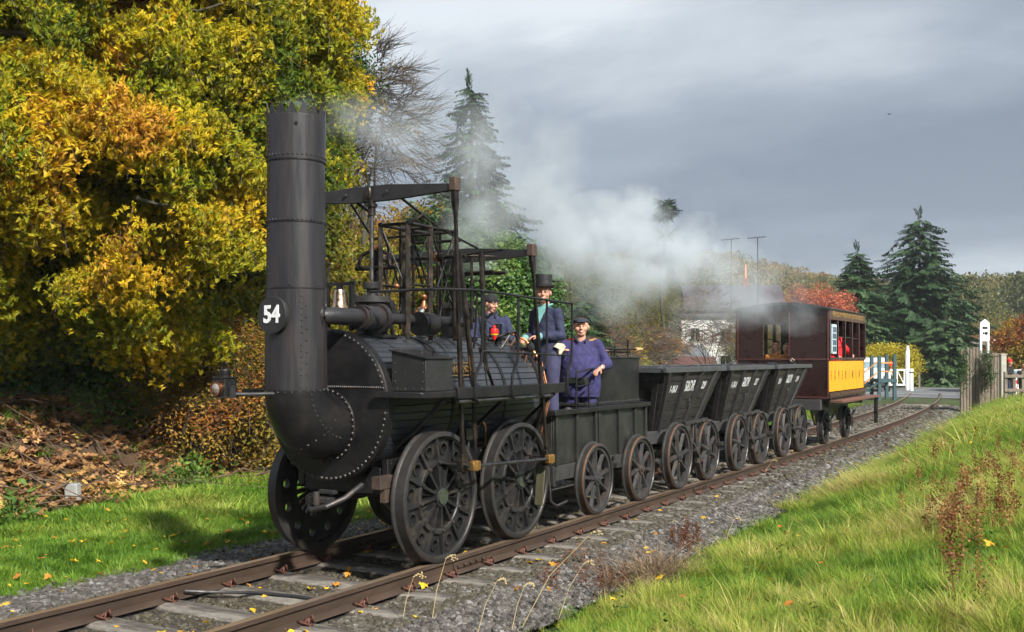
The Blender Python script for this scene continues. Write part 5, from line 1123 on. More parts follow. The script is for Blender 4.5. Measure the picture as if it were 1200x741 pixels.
def leaf_poly(kind, s, n_=None):
    """outline of one leaf in its own plane (x across, y along)"""
    if kind == 'maple': o = [(0, 0), (.18, .04), (.48, -.04), (.36, .22), (.56, .50), (.28, .50), (.20, .66), (0, 1.0), (-.20, .66), (-.28, .50), (-.56, .50), (-.36, .22), (-.48, -.04), (-.18, .04)]
    elif kind == 'oval': o = [(0, 0), (.26, .28), (.25, .62), (0, 1.0), (-.25, .62), (-.26, .28)]
    else: o = [(0, 0), (.34, .35), (0, 1.0), (-.34, .35)]
    return [(x*s, y*s) for x, y in o]
def spray(name, m, n, ln, kind, size, spread=.5, droop=.4, twig=True, seed=0, flat=.6):
    r = random.Random(seed*13+5); V = []; F = []
    for k in range(n):
        t = (k+.5)/n; base = Vector((r.uniform(-1, 1)*spread*ln*(.3+.7*t), t*ln, r.uniform(-1, 1)*spread*ln*.5-droop*t*t*ln))
        R = Euler((r.uniform(-.9, .4)-.4, r.uniform(-flat, flat), r.uniform(-pi, pi))).to_matrix(); s = size*r.uniform(.65, 1.25)
        P = [base+R @ Vector((x, y, -.18*abs(x)+.06*sin(8*y/s))) for x, y in leaf_poly(kind, s)]; o = len(V); V += P
        if kind == 'maple': F += [(o, o+1, o+2, o+3), (o, o+3, o+4, o+5), (o, o+5, o+6, o+7), (o, o+7, o+8, o+9), (o, o+9, o+10, o+11), (o, o+11, o+12, o+13)]
        else:
            c = len(P); F += [tuple(o+i for i in range(c//2+1)), tuple([o]+[o+i for i in range(c//2, c)])]
    if twig:
        mb = MB(); mb.tube([(0, 0, 0), (0, ln*.5, -droop*.2*ln), (0, ln, -droop*ln)], [.006, .004, .002], 3); o = len(V); V += mb.v; n0 = len(F); F += [tuple(i+o for i in f) for f in mb.f]
    ob = proto(name, V, F, m)
    if twig:
        ob.data.materials.append(TWIG)
        for i in range(n0, len(F)): ob.data.polygons[i].material_index = 1
    return ob
def limb_tubes(mb, a, b, ra, rb, sag=.12, seg=5, n=6, jit=.06):
    a, b = Vector(a), Vector(b); L_ = (b-a).length; P = []
    for k in range(seg+1):
        t = k/seg; P.append(a.lerp(b, t)+Vector((rng.uniform(-1, 1), rng.uniform(-1, 1), rng.uniform(-1, 1)))*L_*jit*sin(pi*t)+Vector((0, 0, sin(pi*t)*sag*L_)))
    mb.tube(P, [ra+(rb-ra)*k/seg for k in range(seg+1)], n); return P
def tree(name, label, base, h, lobes, n, protos, tr=.25, tint=(.3, .8), scl=1., group=None, split=.35, gap=.0, gnz=.5, bark=BARK, cat='tree', leafless=0., tintfn=None, trunk_h=None, down=.3, shell=.45, lean=(0, 0), crown='crown', gfreq=None):
    """trunk, limbs to every lobe, and a crown of leaf sprays that thins out in noise gaps"""
    b = Vector(base); T_ = thing(name, label, cat, base, group); mb = MB(); th = trunk_h or h*split
    top = b+Vector((lean[0], lean[1], th)); P = limb_tubes(mb, b-Vector((0, 0, .3)), top, tr, tr*.62, sag=0, seg=6, n=10, jit=.02)
    lim = []
    for (c, r) in lobes:
        c = b+Vector(c); s = P[rng.randint(3, 6)]; q = limb_tubes(mb, s, c, tr*.38, tr*.10, sag=.06, seg=5, n=6); lim.append(q)
        for _ in range(5):
            s2 = q[rng.randint(1, 4)]; d = Vector((rng.gauss(0, 1), rng.gauss(0, 1), rng.gauss(.1, .8))).normalized(); e = c+Vector((d.x*r[0], d.y*r[1], d.z*r[2]))*.8
            q2 = limb_tubes(mb, s2, e, tr*.12, tr*.025, sag=.05, seg=4, n=5)
            for _ in range(2):
                d = Vector((rng.gauss(0, 1), rng.gauss(0, 1), rng.gauss(.2, .6))).normalized(); e2 = q2[3]+d*min(r)*.5; limb_tubes(mb, q2[rng.randint(1, 3)], e2, tr*.04, tr*.012, sag=.04, seg=3, n=4)
    tk_ = mb.build('trunk', bark, T_, ang=60)
    pts = []; rot = []; sc = []; ti = []; vol = [r[0]*r[1]+r[1]*r[2]+r[0]*r[2] for _, r in lobes]; tv = sum(vol)
    for (c, r), v in zip(lobes, vol):
        k = int(n*v/tv*(1+gnz)); d = np.random.randn(k, 3); d /= np.linalg.norm(d, axis=1)[:, None]; rad = rnd(k)**shell
        nz = np.array([mn.noise(Vector(q)*1.9+Vector(c)) for q in d]); rad = rad*(1+.28*nz)
        P_ = d*rad[:, None]*np.array(r)+np.array(c)
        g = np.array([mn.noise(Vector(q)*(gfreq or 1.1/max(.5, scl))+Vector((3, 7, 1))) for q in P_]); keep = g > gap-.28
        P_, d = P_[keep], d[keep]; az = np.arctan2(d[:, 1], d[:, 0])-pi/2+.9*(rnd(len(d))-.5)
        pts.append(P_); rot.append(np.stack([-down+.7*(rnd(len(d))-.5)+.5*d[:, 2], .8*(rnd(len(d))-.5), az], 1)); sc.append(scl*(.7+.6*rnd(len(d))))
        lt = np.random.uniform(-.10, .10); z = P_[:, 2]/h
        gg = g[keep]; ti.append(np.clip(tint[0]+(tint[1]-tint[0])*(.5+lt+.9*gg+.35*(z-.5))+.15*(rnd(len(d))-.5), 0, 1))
    P_, R_, S_, t_ = map(np.concatenate, (pts, rot, sc, ti))
    if tintfn is not None: t_ = np.clip(tintfn(P_+np.array(base), t_), 0, 1)
    P_ = P_+np.array(base); o = scatter(crown, P_, R_, S_, t_, protos, T_, kind='stuff')
    return T_
def wp_(px, py, D):       # the place seen at photo pixel (px, py), D metres deep
    a = (px-600)/1200; return Vector((CAMX+D*(-sin(YAW)+a*cos(YAW)), D*(cos(YAW)+a*sin(YAW)), CAMZ+(418-py)/1200*D))
def ground_at(px, D, dz=0): p = wp_(px, 418, D); return Vector((p.x, p.y, gz(p.x, p.y)+dz))
def lobes_px(base, L_):    # lobes given as (px, py, D, rx, ry, rz) in metres
    out = []
    for px, py, D, r in L_:
        p = wp_(px, py, D)-base; out.append(((p.x, p.y, p.z), r))
    return out
ML = [spray('maple_spray', MAPLE, 22, .55, 'maple', .078, .65, .35, True, i) for i in range(5)]
BL = [spray('leaf_spray', BROADD, 16, .6, 'oval', .075, .6, .25, True, 20+i) for i in range(4)]
BLs = [spray('small_leaf_spray', BROADD, 22, .7, 'dia', .06, .6, .2, True, 30+i) for i in range(4)]
OLV = leafmat('yellow_green_leaves', [(0, (.04, .075, .012)), (.35, (.12, .16, .015)), (.65, (.26, .25, .02)), (1, (.44, .33, .03))], trans=.4, nz=.4, nscale=.6, fine=6)
OL = [spray('hazel_spray', OLV, 16, .55, 'oval', .085, .6, .3, True, 40+i) for i in range(4)]
IL = [spray('ivy_spray', IVYM, 18, .4, 'dia', .085, .9, .6, False, 50+i) for i in range(4)]
RL = [spray('red_spray', REDL, 14, .5, 'dia', .08, .7, .3, True, 60+i) for i in range(3)]
WL = [spray('weed_spray', WEED, 16, .25, 'dia', .06, .9, -.6, False, 70+i) for i in range(4)]
# ---- the big maple on the left, its boughs reaching over the bank
b0 = ground_at(60, 21.5)
MLB = lobes_px(b0, [(20, 20, 17, (2.6, 2.2, 1.4)), (110, 50, 17, (2.0, 2., 1.2)), (200, 70, 17, (2.0, 2., 1.3)), (60, 130, 15.5, (1.5, 1.8, .75)), (150, 165, 15.5, (1.5, 1.8, .8)), (225, 190, 16.5, (1.4, 1.6, .9)), (0, 215, 15, (1.4, 1.8, .8)), (85, 240, 15.5, (1.4, 1.6, .7)), (170, 270, 16, (1.5, 1.6, .75)), (30, 310, 15.5, (1.3, 1.5, .65)), (110, 340, 16.5, (1.4, 1.3, .65)), (15, 385, 17.5, (1.1, 1.1, .5)), (165, 375, 17.5, (1.2, 1.3, .6)), (290, 60, 19, (2.2, 2.2, 1.6)), (270, 180, 18, (1.8, 2.0, 1.4)), (-60, 120, 14, (2., 2., 1.8)), (120, -60, 17, (3.4, 3, 2.))])
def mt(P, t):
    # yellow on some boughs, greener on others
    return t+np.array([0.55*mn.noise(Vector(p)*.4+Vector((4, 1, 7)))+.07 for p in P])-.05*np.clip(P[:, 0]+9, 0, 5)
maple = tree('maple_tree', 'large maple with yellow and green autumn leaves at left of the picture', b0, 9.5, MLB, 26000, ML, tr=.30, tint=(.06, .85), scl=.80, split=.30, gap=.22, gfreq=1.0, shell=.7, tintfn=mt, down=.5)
bd = ground_at(70, 26); tree('backing_tree', 'added dark green backing tree giving shaded depth in gaps of the big maple', bd, 11, lobes_px(bd, [(40, 60, 24, (4.2, 2.5, 2.6)), (170, 130, 24, (3.6, 2.2, 2.6)), (60, 260, 23, (3.8, 2.2, 2.4)), (190, 320, 23, (3.0, 2., 2.0)), (30, 390, 23, (3.2, 2., 1.3))]), 6500, OL, tr=.3, tint=(.15, .6), scl=1.2, gap=-.1)  # dark foliage added behind the maple as shaded depth in its gaps
mb = MB()
for P_ in ([(-60, 150, 15), (0, 182, 14.8), (45, 205, 14.9), (90, 214, 15.0)], [(0, 170, 15), (30, 190, 14.8), (75, 212, 14.6), (60, 275, 14.9)], [(-40, 30, 16), (30, 38, 15.4), (75, 28, 15.4), (110, 36, 15.8)], [(180, 8, 16), (230, 12, 16.2), (270, 2, 16.4)], [(160, 232, 15.2), (185, 236, 15.3), (215, 250, 15.6)], [(66, 216, 14.7), (72, 250, 14.8), (78, 300, 15)], [(120, 150, 15.2), (150, 190, 15.1), (160, 205, 15.1)], [(240, 70, 16.4), (262, 110, 16.6), (285, 132, 17)]):
    Q = [wp_(p[0], p[1], p[2]-.45) for p in P_]; n_ = len(Q); mb.tube([Q[0]]+[Q[k].lerp(Q[k+1], u)+Vector((rng.uniform(-.04, .04), 0, rng.uniform(-.04, .04))) for k in range(n_-1) for u in (.33, .66, 1)], [.036-.030*k/(3*n_-3) for k in range(3*n_-2)], 6)
mb.build('bough', BARK, maple, ang=60, kind='stuff')
# undergrowth beneath and behind the maple
def shrub(name, label, px, D, w_, h_, n, protos, tint=(.2, .6), py=None, group=None, cat='shrub', scl=.9, lob=4, gap=.0, **k):
    b = ground_at(px, D) if py is None else wp_(px, py, D); L_ = []
    for i in range(lob): a = rng.uniform(0, 6.28); L_.append(((cos(a)*w_*.35, sin(a)*w_*.3, h_*(.35+.3*rng.random())), (w_*.4, w_*.36, h_*.38)))
    return tree(name, label, b, h_, L_, n, protos, tr=.07, tint=tint, scl=scl, group=group, cat=cat, trunk_h=h_*.3, gap=gap, **k)
US = [spray('under_spray', WEED, 14, .5, 'oval', .07, .7, .3, True, 80+i) for i in range(3)]
shrub('shrub', 'dark green undergrowth shrub under the left edge of the maple', 20, 21, 3.6, 1.6, 1000, US+OL[:1], (.0, .35))
shrub('shrub', 'dark tangled shrub under the middle of the maple behind the leaf heap', 150, 21.5, 4.4, 1.5, 1200, US+OL[:1], (.0, .4))
shrub('bush', 'yellow-green bush between the maple and the oil lamp', 235, 21, 3.4, 2.6, 2200, OL, (.35, .85), cat='bush')
shrub('bramble', 'reddish brown thicket right behind the oil lamp', 272, 19.5, 2.5, 3.0, 2600, BLs, (.30, 1.0), cat='bush', scl=.8)
shrub('bramble', 'green bramble bank to the left of the chimney foot', 296, 23.5, 2.4, 1.6, 1000, US+OL[:1], (.1, .6), cat='bush')
# yellow-green tree above and behind the chimney
b1 = ground_at(300, 25)
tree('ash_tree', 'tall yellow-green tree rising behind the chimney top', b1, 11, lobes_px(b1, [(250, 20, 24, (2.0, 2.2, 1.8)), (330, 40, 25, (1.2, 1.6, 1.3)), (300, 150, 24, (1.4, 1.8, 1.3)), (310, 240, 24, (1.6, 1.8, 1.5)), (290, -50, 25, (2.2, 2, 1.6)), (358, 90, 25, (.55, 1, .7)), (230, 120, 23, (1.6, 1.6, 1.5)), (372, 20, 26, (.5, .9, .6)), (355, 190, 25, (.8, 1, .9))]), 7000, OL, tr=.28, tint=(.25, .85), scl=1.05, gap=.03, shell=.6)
# thin tree with half bare twigs right of it, ivy on the stem
TW = []
for i in range(4):
    r = random.Random(200+i); mb = MB()
    for _ in range(11):
        a = Vector((0, r.uniform(0, .5), 0)); e = a+Vector((r.uniform(-.5, .5), r.uniform(.25, .7), r.uniform(-.1, .4))); m_ = a.lerp(e, .5)+Vector((r.uniform(-.06, .06),)*3); mb.tube([a, m_, e], [.007, .005, .002], 3)
    mb.tube([(0, 0, 0), (0.03, .4, .05), (0, .95, .1)], [.012, .008, .003], 3); TW.append(proto('twig_spray', mb.v, mb.f, TWIG))
b2 = ground_at(425, 27)
tree('bare_tree', 'half bare tree with few brown leaves right of the chimney top', b2, 10.5, lobes_px(b2, [(425, 110, 27, (1.1, 1.3, 1.6)), (450, 150, 27, (1.3, 1.4, 1.3)), (400, 190, 27, (1.2, 1.2, 1.1)), (440, 90, 28, (.7, .8, .8))]), 250, TW*4+[BL[0]], tr=.12, tint=(.3, .6), scl=1.0, gap=-.2, split=.55)
iv = thing('ivy_clump', 'dark green ivy clump on top of the half bare tree', 'ivy', tuple(wp_(412, 108, 26.6))); c = wp_(412, 105, 26.6); N = 330; d = np.random.randn(N, 3)*np.array([.26, .26, .5]); scatter('ivy_leaves', d+np.array(c), rnd(N, 3)*6.28, .7+.4*rnd(N), .15+.4*rnd(N), IL, iv, kind='stuff')
shrub('tree', 'small tree with rusty yellow leaves behind the front beam', 405, 26, 3.4, 5.2, 2200, OL+BL[:2], (.35, .85), cat='tree', gap=.06)
# golden and russet trees between chimney and conifer
gsp = [(350, 30, 3.6, 4.6, (.25, .75), OL, 'olive green shrub just right of the chimney'), (395, 33, 4.4, 5.2, (.35, .8), BL, 'golden brown shrub below the front beam of the engine'), (450, 36, 5.0, 6.2, (.42, .72), BL, 'golden yellow tree seen through the motion frame'), (500, 40, 5.0, 7.0, (.45, .95), BLs, 'orange and buff tree seen right of the motion frame'), (470, 31, 4.2, 3.6, (.4, 1.), BLs, 'low russet shrub behind the boiler'), (425, 30, 3.6, 2.8, (.3, .9), BLs, 'low brown thicket behind the bell')]
for px_, D, w_, h_, ti_, pr, lb in gsp: shrub('autumn_tree', lb, px_, D, w_, h_, 2600, pr, ti_, cat='tree', scl=1.0, lob=5, gap=.0)
# grass-stalk thicket
# dark conifer standing in the smoke
def conifer(label, px, D, top_py, rad, n=2300, tint=(.1, .6), protos=None, slim=1., base_z=None, name='conifer', group=None, mult=1., top_irr=.0, rexp=.85):
    b = ground_at(px, D); tp = wp_(px, top_py, D); h = tp.z-b.z; T_ = thing(name, label, 'conifer', tuple(b), group); mb = MB()
    mb.tube([b-Vector((0, 0, .3)), b+Vector((0, 0, h*.5)), b+Vector((.05, 0, h*.97))], [h*.022, h*.012, .02], 8)
    pts = []; rot = []; sc = []; ti = []; z = h*.05; 
    while z < h*.985:
        t = z/h; R_ = rad*(1-t)**rexp*(1+.18*sin(z*2.1+px)*(1-t)); nb = max(3, int(5+7*(1-t)))
        ph = rng.random()*6.28
        for k in range(nb):
            a = ph+6.283*k/nb+rng.uniform(-.25, .25); L_ = R_*rng.uniform(.5, 1.2)*(1+.35*mn.noise(Vector((cos(a)*1.2, sin(a)*1.2, z*.5+px)))); zz_ = z+rng.uniform(-.02, .02)*h; e = b+Vector((cos(a)*L_, sin(a)*L_, zz_-L_*.22)); s = b+Vector((0, 0, zz_))
            mb.tube([s, s.lerp(e, .5)+Vector((0, 0, L_*.06)), e], [.02+.02*(1-t), .015, .008], 3)
            m_ = max(2, int(L_/(.30*mult)))
            for j in range(m_):
                u = (j+.6)/m_; p = s.lerp(e, u)+Vector((rng.uniform(-.12, .12)*L_*u, rng.uniform(-.12, .12)*L_*u, .06*L_*sin(pi*u)+rng.uniform(-.08, .08)))
                pts.append(p); rot.append((-.28+rng.uniform(-.25, .25), rng.uniform(-.4, .4), a-pi/2+rng.uniform(-.8, .8))); sc.append(rng.uniform(.7, 1.25)*mult*(.55+.6*(1-t))); ti.append(tint[0]+(tint[1]-tint[0])*(u*.6+.4*rng.random()))
        z += h*.022*rng.uniform(.8, 1.2)*(1.15-.4*t)
    for k in range(6): pts.append(b+Vector((rng.uniform(-.05, .05), rng.uniform(-.05, .05), h*(.97+.01*k)))); rot.append((1.2, rng.uniform(-.5, .5), rng.random()*6)); sc.append(.4*mult); ti.append(.5)
    mb.build('trunk', BARK, T_); scatter('crown', np.array(pts), np.array(rot), np.array(sc), np.array(ti), protos or CF, T_, kind='stuff'); return T_
CF = []
for i in range(5):
    r = random.Random(300+i); V = []; F = []
    for k in range(46):
        t = r.random()**.8; s = r.choice((-1, 1)); a = Vector((s*r.uniform(0, .05), t*.85, 0)); L_ = r.uniform(.16, .34)*(1.15-.6*t); dr = Vector((s*r.uniform(.3, 1.), r.uniform(.3, .9), -r.uniform(.1, .8))).normalized(); e = a+dr*L_; w2 = Vector((dr.y, -dr.x, .3)).normalized()*.028
        o = len(V); V += [a-w2*.6, a+w2*.6, a.lerp(e, .6)+w2, e, a.lerp(e, .6)-w2]; F.append((o, o+1, o+2, o+3, o+4))
    CF.append(proto('fir_spray', V, F, NEEDLE))
conifer('tall dark conifer half hidden in smoke behind the engine beams', 552, 46, 98, 3.9, mult=1.5)
conifer('left and shorter of two tall conifers beyond the coach', 1004, 72, 293, 3.6, mult=1.6, tint=(.2, .8))
conifer('tallest dark conifer to the right of the coach', 1077, 76, 253, 5.4, mult=1.75, tint=(.05, .6), rexp=.62)
conifer('small pointed cypress behind the flat-capped man', 686, 40, 352, 1.3, mult=.8, tint=(.4, .9), rexp=.5)
conifer('low dark fir at the right foot of the tallest conifer', 1107, 70, 372, 3.0, mult=1.5, tint=(.3, .9), rexp=.4)
GC = [spray('golden_spray', GOLDC, 30, .5, 'dia', .07, .5, -.2, False, 90+i, flat=1.) for i in range(3)]
def gcon(label, px, D, top, rad, **k): return conifer(label, px, D, top, rad, protos=GC, tint=(.3, .9), rexp=.35, **k)
gcon('bright yellow-green dwarf conifer behind the fire irons', 742, 48, 394, 1.0, mult=.8)
shrub('bush', 'bright yellow bush between coach and teal platform', 1020, 66, 3.6, 2.9, 1300, GC, (.5, 1.), cat='bush', scl=1.3)
# ivy-covered trees behind the driver
b3 = ground_at(575, 27)
tree('ivy_tree', 'dense green ivy-covered tree behind the man in the beanie', b3, 5.6, lobes_px(b3, [(560, 330, 27, (1.6, 1.4, 1.3)), (600, 340, 27, (1.3, 1.3, 1.5)), (575, 390, 26.5, (1.9, 1.5, 1.0)), (545, 300, 28, (.9, 1., .9)), (625, 385, 27.5, (1.0, 1.0, 1.0)), (590, 305, 28, (.8, .9, .9)), (640, 405, 28, (.8, .8, .6))]), 5200, IL, tr=.16, tint=(.15, .85), scl=1.05, gap=-.15, down=.9, shell=.35)
b4 = ground_at(525, 34)
tree('yew_tree', 'dark yellow-green yew at the foot of the smoky conifer', b4, 7, lobes_px(b4, [(530, 300, 34, (1.2, 1.2, 1.7)), (515, 340, 34, (1.6, 1.3, 1.3)), (548, 270, 35, (.7, .8, 1.1)), (500, 380, 34, (1.6, 1.3, 1.0))]), 2600, CF+IL, tr=.16, tint=(.3, .9), scl=1.0, gap=-.1, shell=.45)
# dry stalks in front of the ivy tree
# hazy mixed trees behind the tender
mid = [(650, 46, 5, 6.4, (.0, .4), BLs, 'dim green tree in the smoke right of the top hat'), (700, 58, 6.5, 8.0, (.0, .35), BLs, 'dark tree in the smoke above the flat cap'), (665, 43, 3.8, 3.6, (.55, .95), TW+BLs, 'thin greyish brown tree behind the driver'), (700, 52, 4.0, 4.6, (.6, .95), TW+BLs, 'reddish twiggy bush right of the flat cap'), (738, 58, 3.6, 4.2, (.45, .8), TW+BLs, 'pale yellow brown thinning tree above the dwarf conifer'), (764, 68, 2.6, 4.4, (.5, .9), BLs, 'orange brown tree left of the white house'), (800, 110, 9, 13.0, (.0, .3), BLs, 'dark green tree in thick smoke behind the white house'), (760, 76, 6.5, 8.6, (.1, .5), BLs, 'olive tree lost in smoke'), (900, 78, 5, 6.0, (.2, .6), BLs, 'small hazy tree behind the coach roof')]
for px_, D, w_, h_, ti_, pr, lb in mid: shrub('tree', lb, px_, D, w_, h_, 1500, pr, ti_, cat='tree', scl=1.45, lob=5, gap=.0)
# red-berried bare tree in front of the white house and red tree behind the coach
b5 = ground_at(832, 56); tree('berry_tree', 'leafless tree with many fine stems and red berries before the white house', b5, 4.6, lobes_px(b5, [(832, 372, 56, (1.7, 1.5, 1.5)), (812, 385, 56, (1.0, 1., 1.)), (850, 385, 56, (1.0, 1., 1.)), (800, 402, 55, (1.2, 1, .6))]), 190, TW*2+RL[:1], tr=.10, tint=(.0, .5), scl=.9, gap=-.3, trunk_h=.8)
b6 = ground_at(965, 54); tree('red_tree', 'bright coral red tree showing above the coach roof', b6, 5.6, lobes_px(b6, [(950, 352, 54, (1.2, 1, .9)), (975, 356, 54, (1.2, 1, .7)), (962, 370, 54, (1.7, 1.2, .8))]), 700, RL, tr=.10, tint=(.4, 1), scl=1.1, gap=.02)
b7 = wp_(778, 300, 74); b7.z = gz(b7.x, b7.y); tree('pine_tree', 'lone pine with a bare trunk poking above the smoke', b7, 12, lobes_px(b7, [(779, 240, 74, (.35, .4, .35)), (784, 248, 74, (.35, .4, .2)), (773, 252, 74, (.35, .4, .2)), (780, 275, 74, (.3, .3, .2))]), 150, CF, tr=.12, tint=(.0, .4), scl=.7, gap=-.4, split=.9)
shrub('autumn_bush', 'orange and green autumn bush at the right edge of the picture', 1218, 56, 3.2, 4.2, 1100, BL, (.3, 1.), cat='bush', scl=1.3)
shrub('autumn_bush', 'dark brown bush under the orange one at right edge', 1200, 60, 3.0, 2.0, 600, BLs, (.0, .7), cat='bush', scl=1.3)
for px_, D, w_, h_, ti_, lb in ((1155, 120, 16, 6.5, (.2, .7), 'yellowish tree behind the tall white post'), (1120, 125, 12, 7.0, (.1, .5), 'olive tree behind the dark roofed building'), (985, 95, 8, 6.5, (.1, .5), 'green tree between the two tall conifers'), (1045, 92, 7, 8, (.0, .3), 'dark tree behind the tallest conifer')):
    shrub('tree', lb, px_, D, w_, h_, 900, BLs, ti_, cat='tree', scl=3.0, lob=5, gap=-.1)
# ------------------------------------------------------------------ distant wooded hillside (one mass)
FT = []
for i in range(5):
    r = random.Random(500+i); V = []; F = []
    for k in range(1500):
        d = Vector((r.gauss(0, 1), r.gauss(0, 1), r.gauss(0, 1))).normalized(); rr = r.random()**.35; p = Vector((d.x*2.6, d.y*2.6, 5.4+d.z*3.0))*1; p = Vector((d.x*2.7*rr, d.y*2.7*rr, 5.2+d.z*3.1*rr)); p += Vector((mn.noise(p*.6+Vector((i*5, 0, 0))),)*3)*1.3
        R = Euler((r.uniform(0, 6), r.uniform(0, 6), r.uniform(0, 6))).to_matrix(); s = r.uniform(.09, .19); o = len(V); V += [p+R @ Vector(q) for q in ((-s, -s*.6, 0), (s, -s*.5, .1), (s*.6, s*.7, 0), (-s*.5, s*.6, -.1))]; F.append((o, o+1, o+2, o+3))
    for k in range(7):
        a = Vector((0, 0, 2+.4*k)); d = Vector((r.gauss(0, 1), r.gauss(0, 1), 1.0)).normalized(); mb = MB(); mb.tube([a, a+d*4.4], [.10, .03], 3); o = len(V); V += mb.v; F += [tuple(j+o for j in f) for f in mb.f]
    mb = MB(); mb.tube([(0, 0, -1), (0, 0, 5)], [.22, .12], 4); o = len(V); V += mb.v; F += [tuple(j+o for j in f) for f in mb.f]
    FT.append(proto('wood_tree', V, F, None)); FT[-1].data.materials.clear(); FT[-1].data.materials.append(leafmat('far_wood_%d' % i, [(0, (.05, .07, .025)), (.3, (.12, .13, .04)), (.55, (.22, .18, .06)), (.8, (.30, .21, .08)), (1, (.30, .15, .06))], trans=.3, nz=.25, nscale=.05, fine=.4) if i == 0 else FT[0].data.materials[0])  # wood colours lightened to carry some of the distance haze
P = []; N = 9000; rr = 150+(520-150)*rnd(N)**.8; aa = rnd(N)*1.25-.62; u = aa*1.0
for D, a in zip(rr, aa):
    px = 600+1200*a; p = wp_(px, 418, D); 
    z = gz(p.x, p.y, False)
    if rng.random() < (min(1, D/200)): P.append((p.x, p.y, z-.4))
P = np.array(P); N = len(P); g = np.array([mn.noise(Vector((p[0]*.02, p[1]*.02, 3)))+.6*mn.noise(Vector((p[0]*.07, p[1]*.07, 8))) for p in P])
scatter('far_wood', P, np.stack([0*rnd(N), 0*rnd(N), rnd(N)*6.28], 1), (.85+.75*rnd(N)**1.5), np.clip(.46+.7*g+.3*(rnd(N)-.5), 0, 1), FT, kind='stuff')
# ------------------------------------------------------------------ grass
def tuft(name, m, n, h, rad, lean=.5, wd=.006, seed=0, seg=3, stalk=False):
    r = random.Random(seed); V = []; F = []
    for k in range(n):
        a = r.random()*6.28; q = r.random()**.6*rad; b = Vector((cos(a)*q, sin(a)*q, -.02)); d = Vector((cos(a+r.uniform(-1, 1)), sin(a+r.uniform(-1, 1)), 0))*lean*r.uniform(.2, 1.2); L_ = h*r.uniform(.5, 1.15); s = Vector((-d.y, d.x, 0)); s = s.normalized() if s.length > .01 else Vector((1, 0, 0)); tw = Vector((r.uniform(-.5, .5), r.uniform(-.5, .5), 0)); s = (s+tw).normalized()*wd*r.uniform(.7, 1.4); o = len(V)
        for j in range(seg+1):
            t = j/seg; p = b+Vector((0, 0, L_*t*(1-.25*lean*t)))+d*L_*t*t; ww = s*(1-t)**.7
            if j < seg: V += [p-ww, p+ww]
            else: V.append(p)
        for j in range(seg-1): F.append((o+2*j, o+2*j+1, o+2*j+3, o+2*j+2))
        F.append((o+2*seg-2, o+2*seg-1, o+2*seg))
    return proto(name, V, F, m)
GT = [tuft('rough_tuft', GRASSR, 34, .30, .10, .85, .0046, i) for i in range(5)]+[tuft('rough_tuft', GRASSR, 26, .40, .08, .6, .0042, 10+i) for i in range(2)]
LT = [tuft('lawn_tuft', LAWN, 34, .115, .10, .6, .0038, 20+i) for i in range(4)]
def grass(name, N, x0, x1, y0, y1, protos, dens, sc0, maskf, tintf, zf=None):
    x = x0+(x1-x0)*rnd(N); y = y0+(y1-y0)*rnd(N); ok, Z = inview(x, y, 0., 260); keep = ok & (rnd(N) < np.clip((dens/Z)**1.2, 0, 1)); x, y, Z = x[keep], y[keep], Z[keep]
    z = np.array([gz(a, b) for a, b in zip(x, y)]); l = x-np.array([cx(q) for q in y]); mk_ = np.array([maskf(a, b) for a, b in zip(l, y)]) > rnd(len(x)); x, y, z, l, Z = x[mk_], y[mk_], z[mk_], l[mk_], Z[mk_]; n = len(x)
    sc = sc0*(.65+.6*rnd(n))*np.clip(Z/9, 1, 1.9)**.5; g = np.array([mn.noise(Vector((a*.5, b*.5, 2)))+.5*mn.noise(Vector((a*1.7, b*1.7, 5))) for a, b in zip(x, y)])
    g2 = np.array([mn.noise(Vector((a*4.5, b*4.5, 9))) for a, b in zip(x, y)]); sc = sc*(1+.45*g+.75*g2)*(np.array([.45+.55*sm(1.8, 3.2, q) for q in l]) if x0 > 0 else 1); t = np.array([tintf(a, b, c) for a, b, c in zip(l, y, g)])+.45*(rnd(n)-.5)+.25*g2
    w2 = np.clip(Z/9, 1, 2.2); S3 = np.stack([sc*w2, sc*w2, sc], 1)
    return scatter(name, np.stack([x, y, z], 1), np.stack([.25*(rnd(n)-.5), .25*(rnd(n)-.5), 6.28*rnd(n)], 1), S3, np.clip(t, 0, 1), protos, kind='stuff'), n
def redge(y): return 1.88-.12*sm(12, 17, y)+.25*sm(20, 30, y)
o, n1_ = grass('rough_grass', 330000, 1.4, 12, 2.0, 50, GT, 9.0, .60, lambda l, y: sm(redge(y)+.15, redge(y)+.95, l+.28*mn.noise(Vector((l*2, y*1.3, 0)))), lambda l, y, g: .50+.38*g+.12*sm(2.6, 1.8, l))
o, n2_ = grass('lawn', 330000, -16, -2.1, 3.0, 46, LT, 9.5, 1.0, lambda l, y: sm(-2.28, -2.55, l+.12*mn.noise(Vector((l*2, y*2, 0))))*(1-.96*sm(bank(y)+.5, bank(y)-.2, l+.3*mn.noise(Vector((l, y, 4))))), lambda l, y, g: .42+.45*g)
print('grass tufts', n1_, n2_)
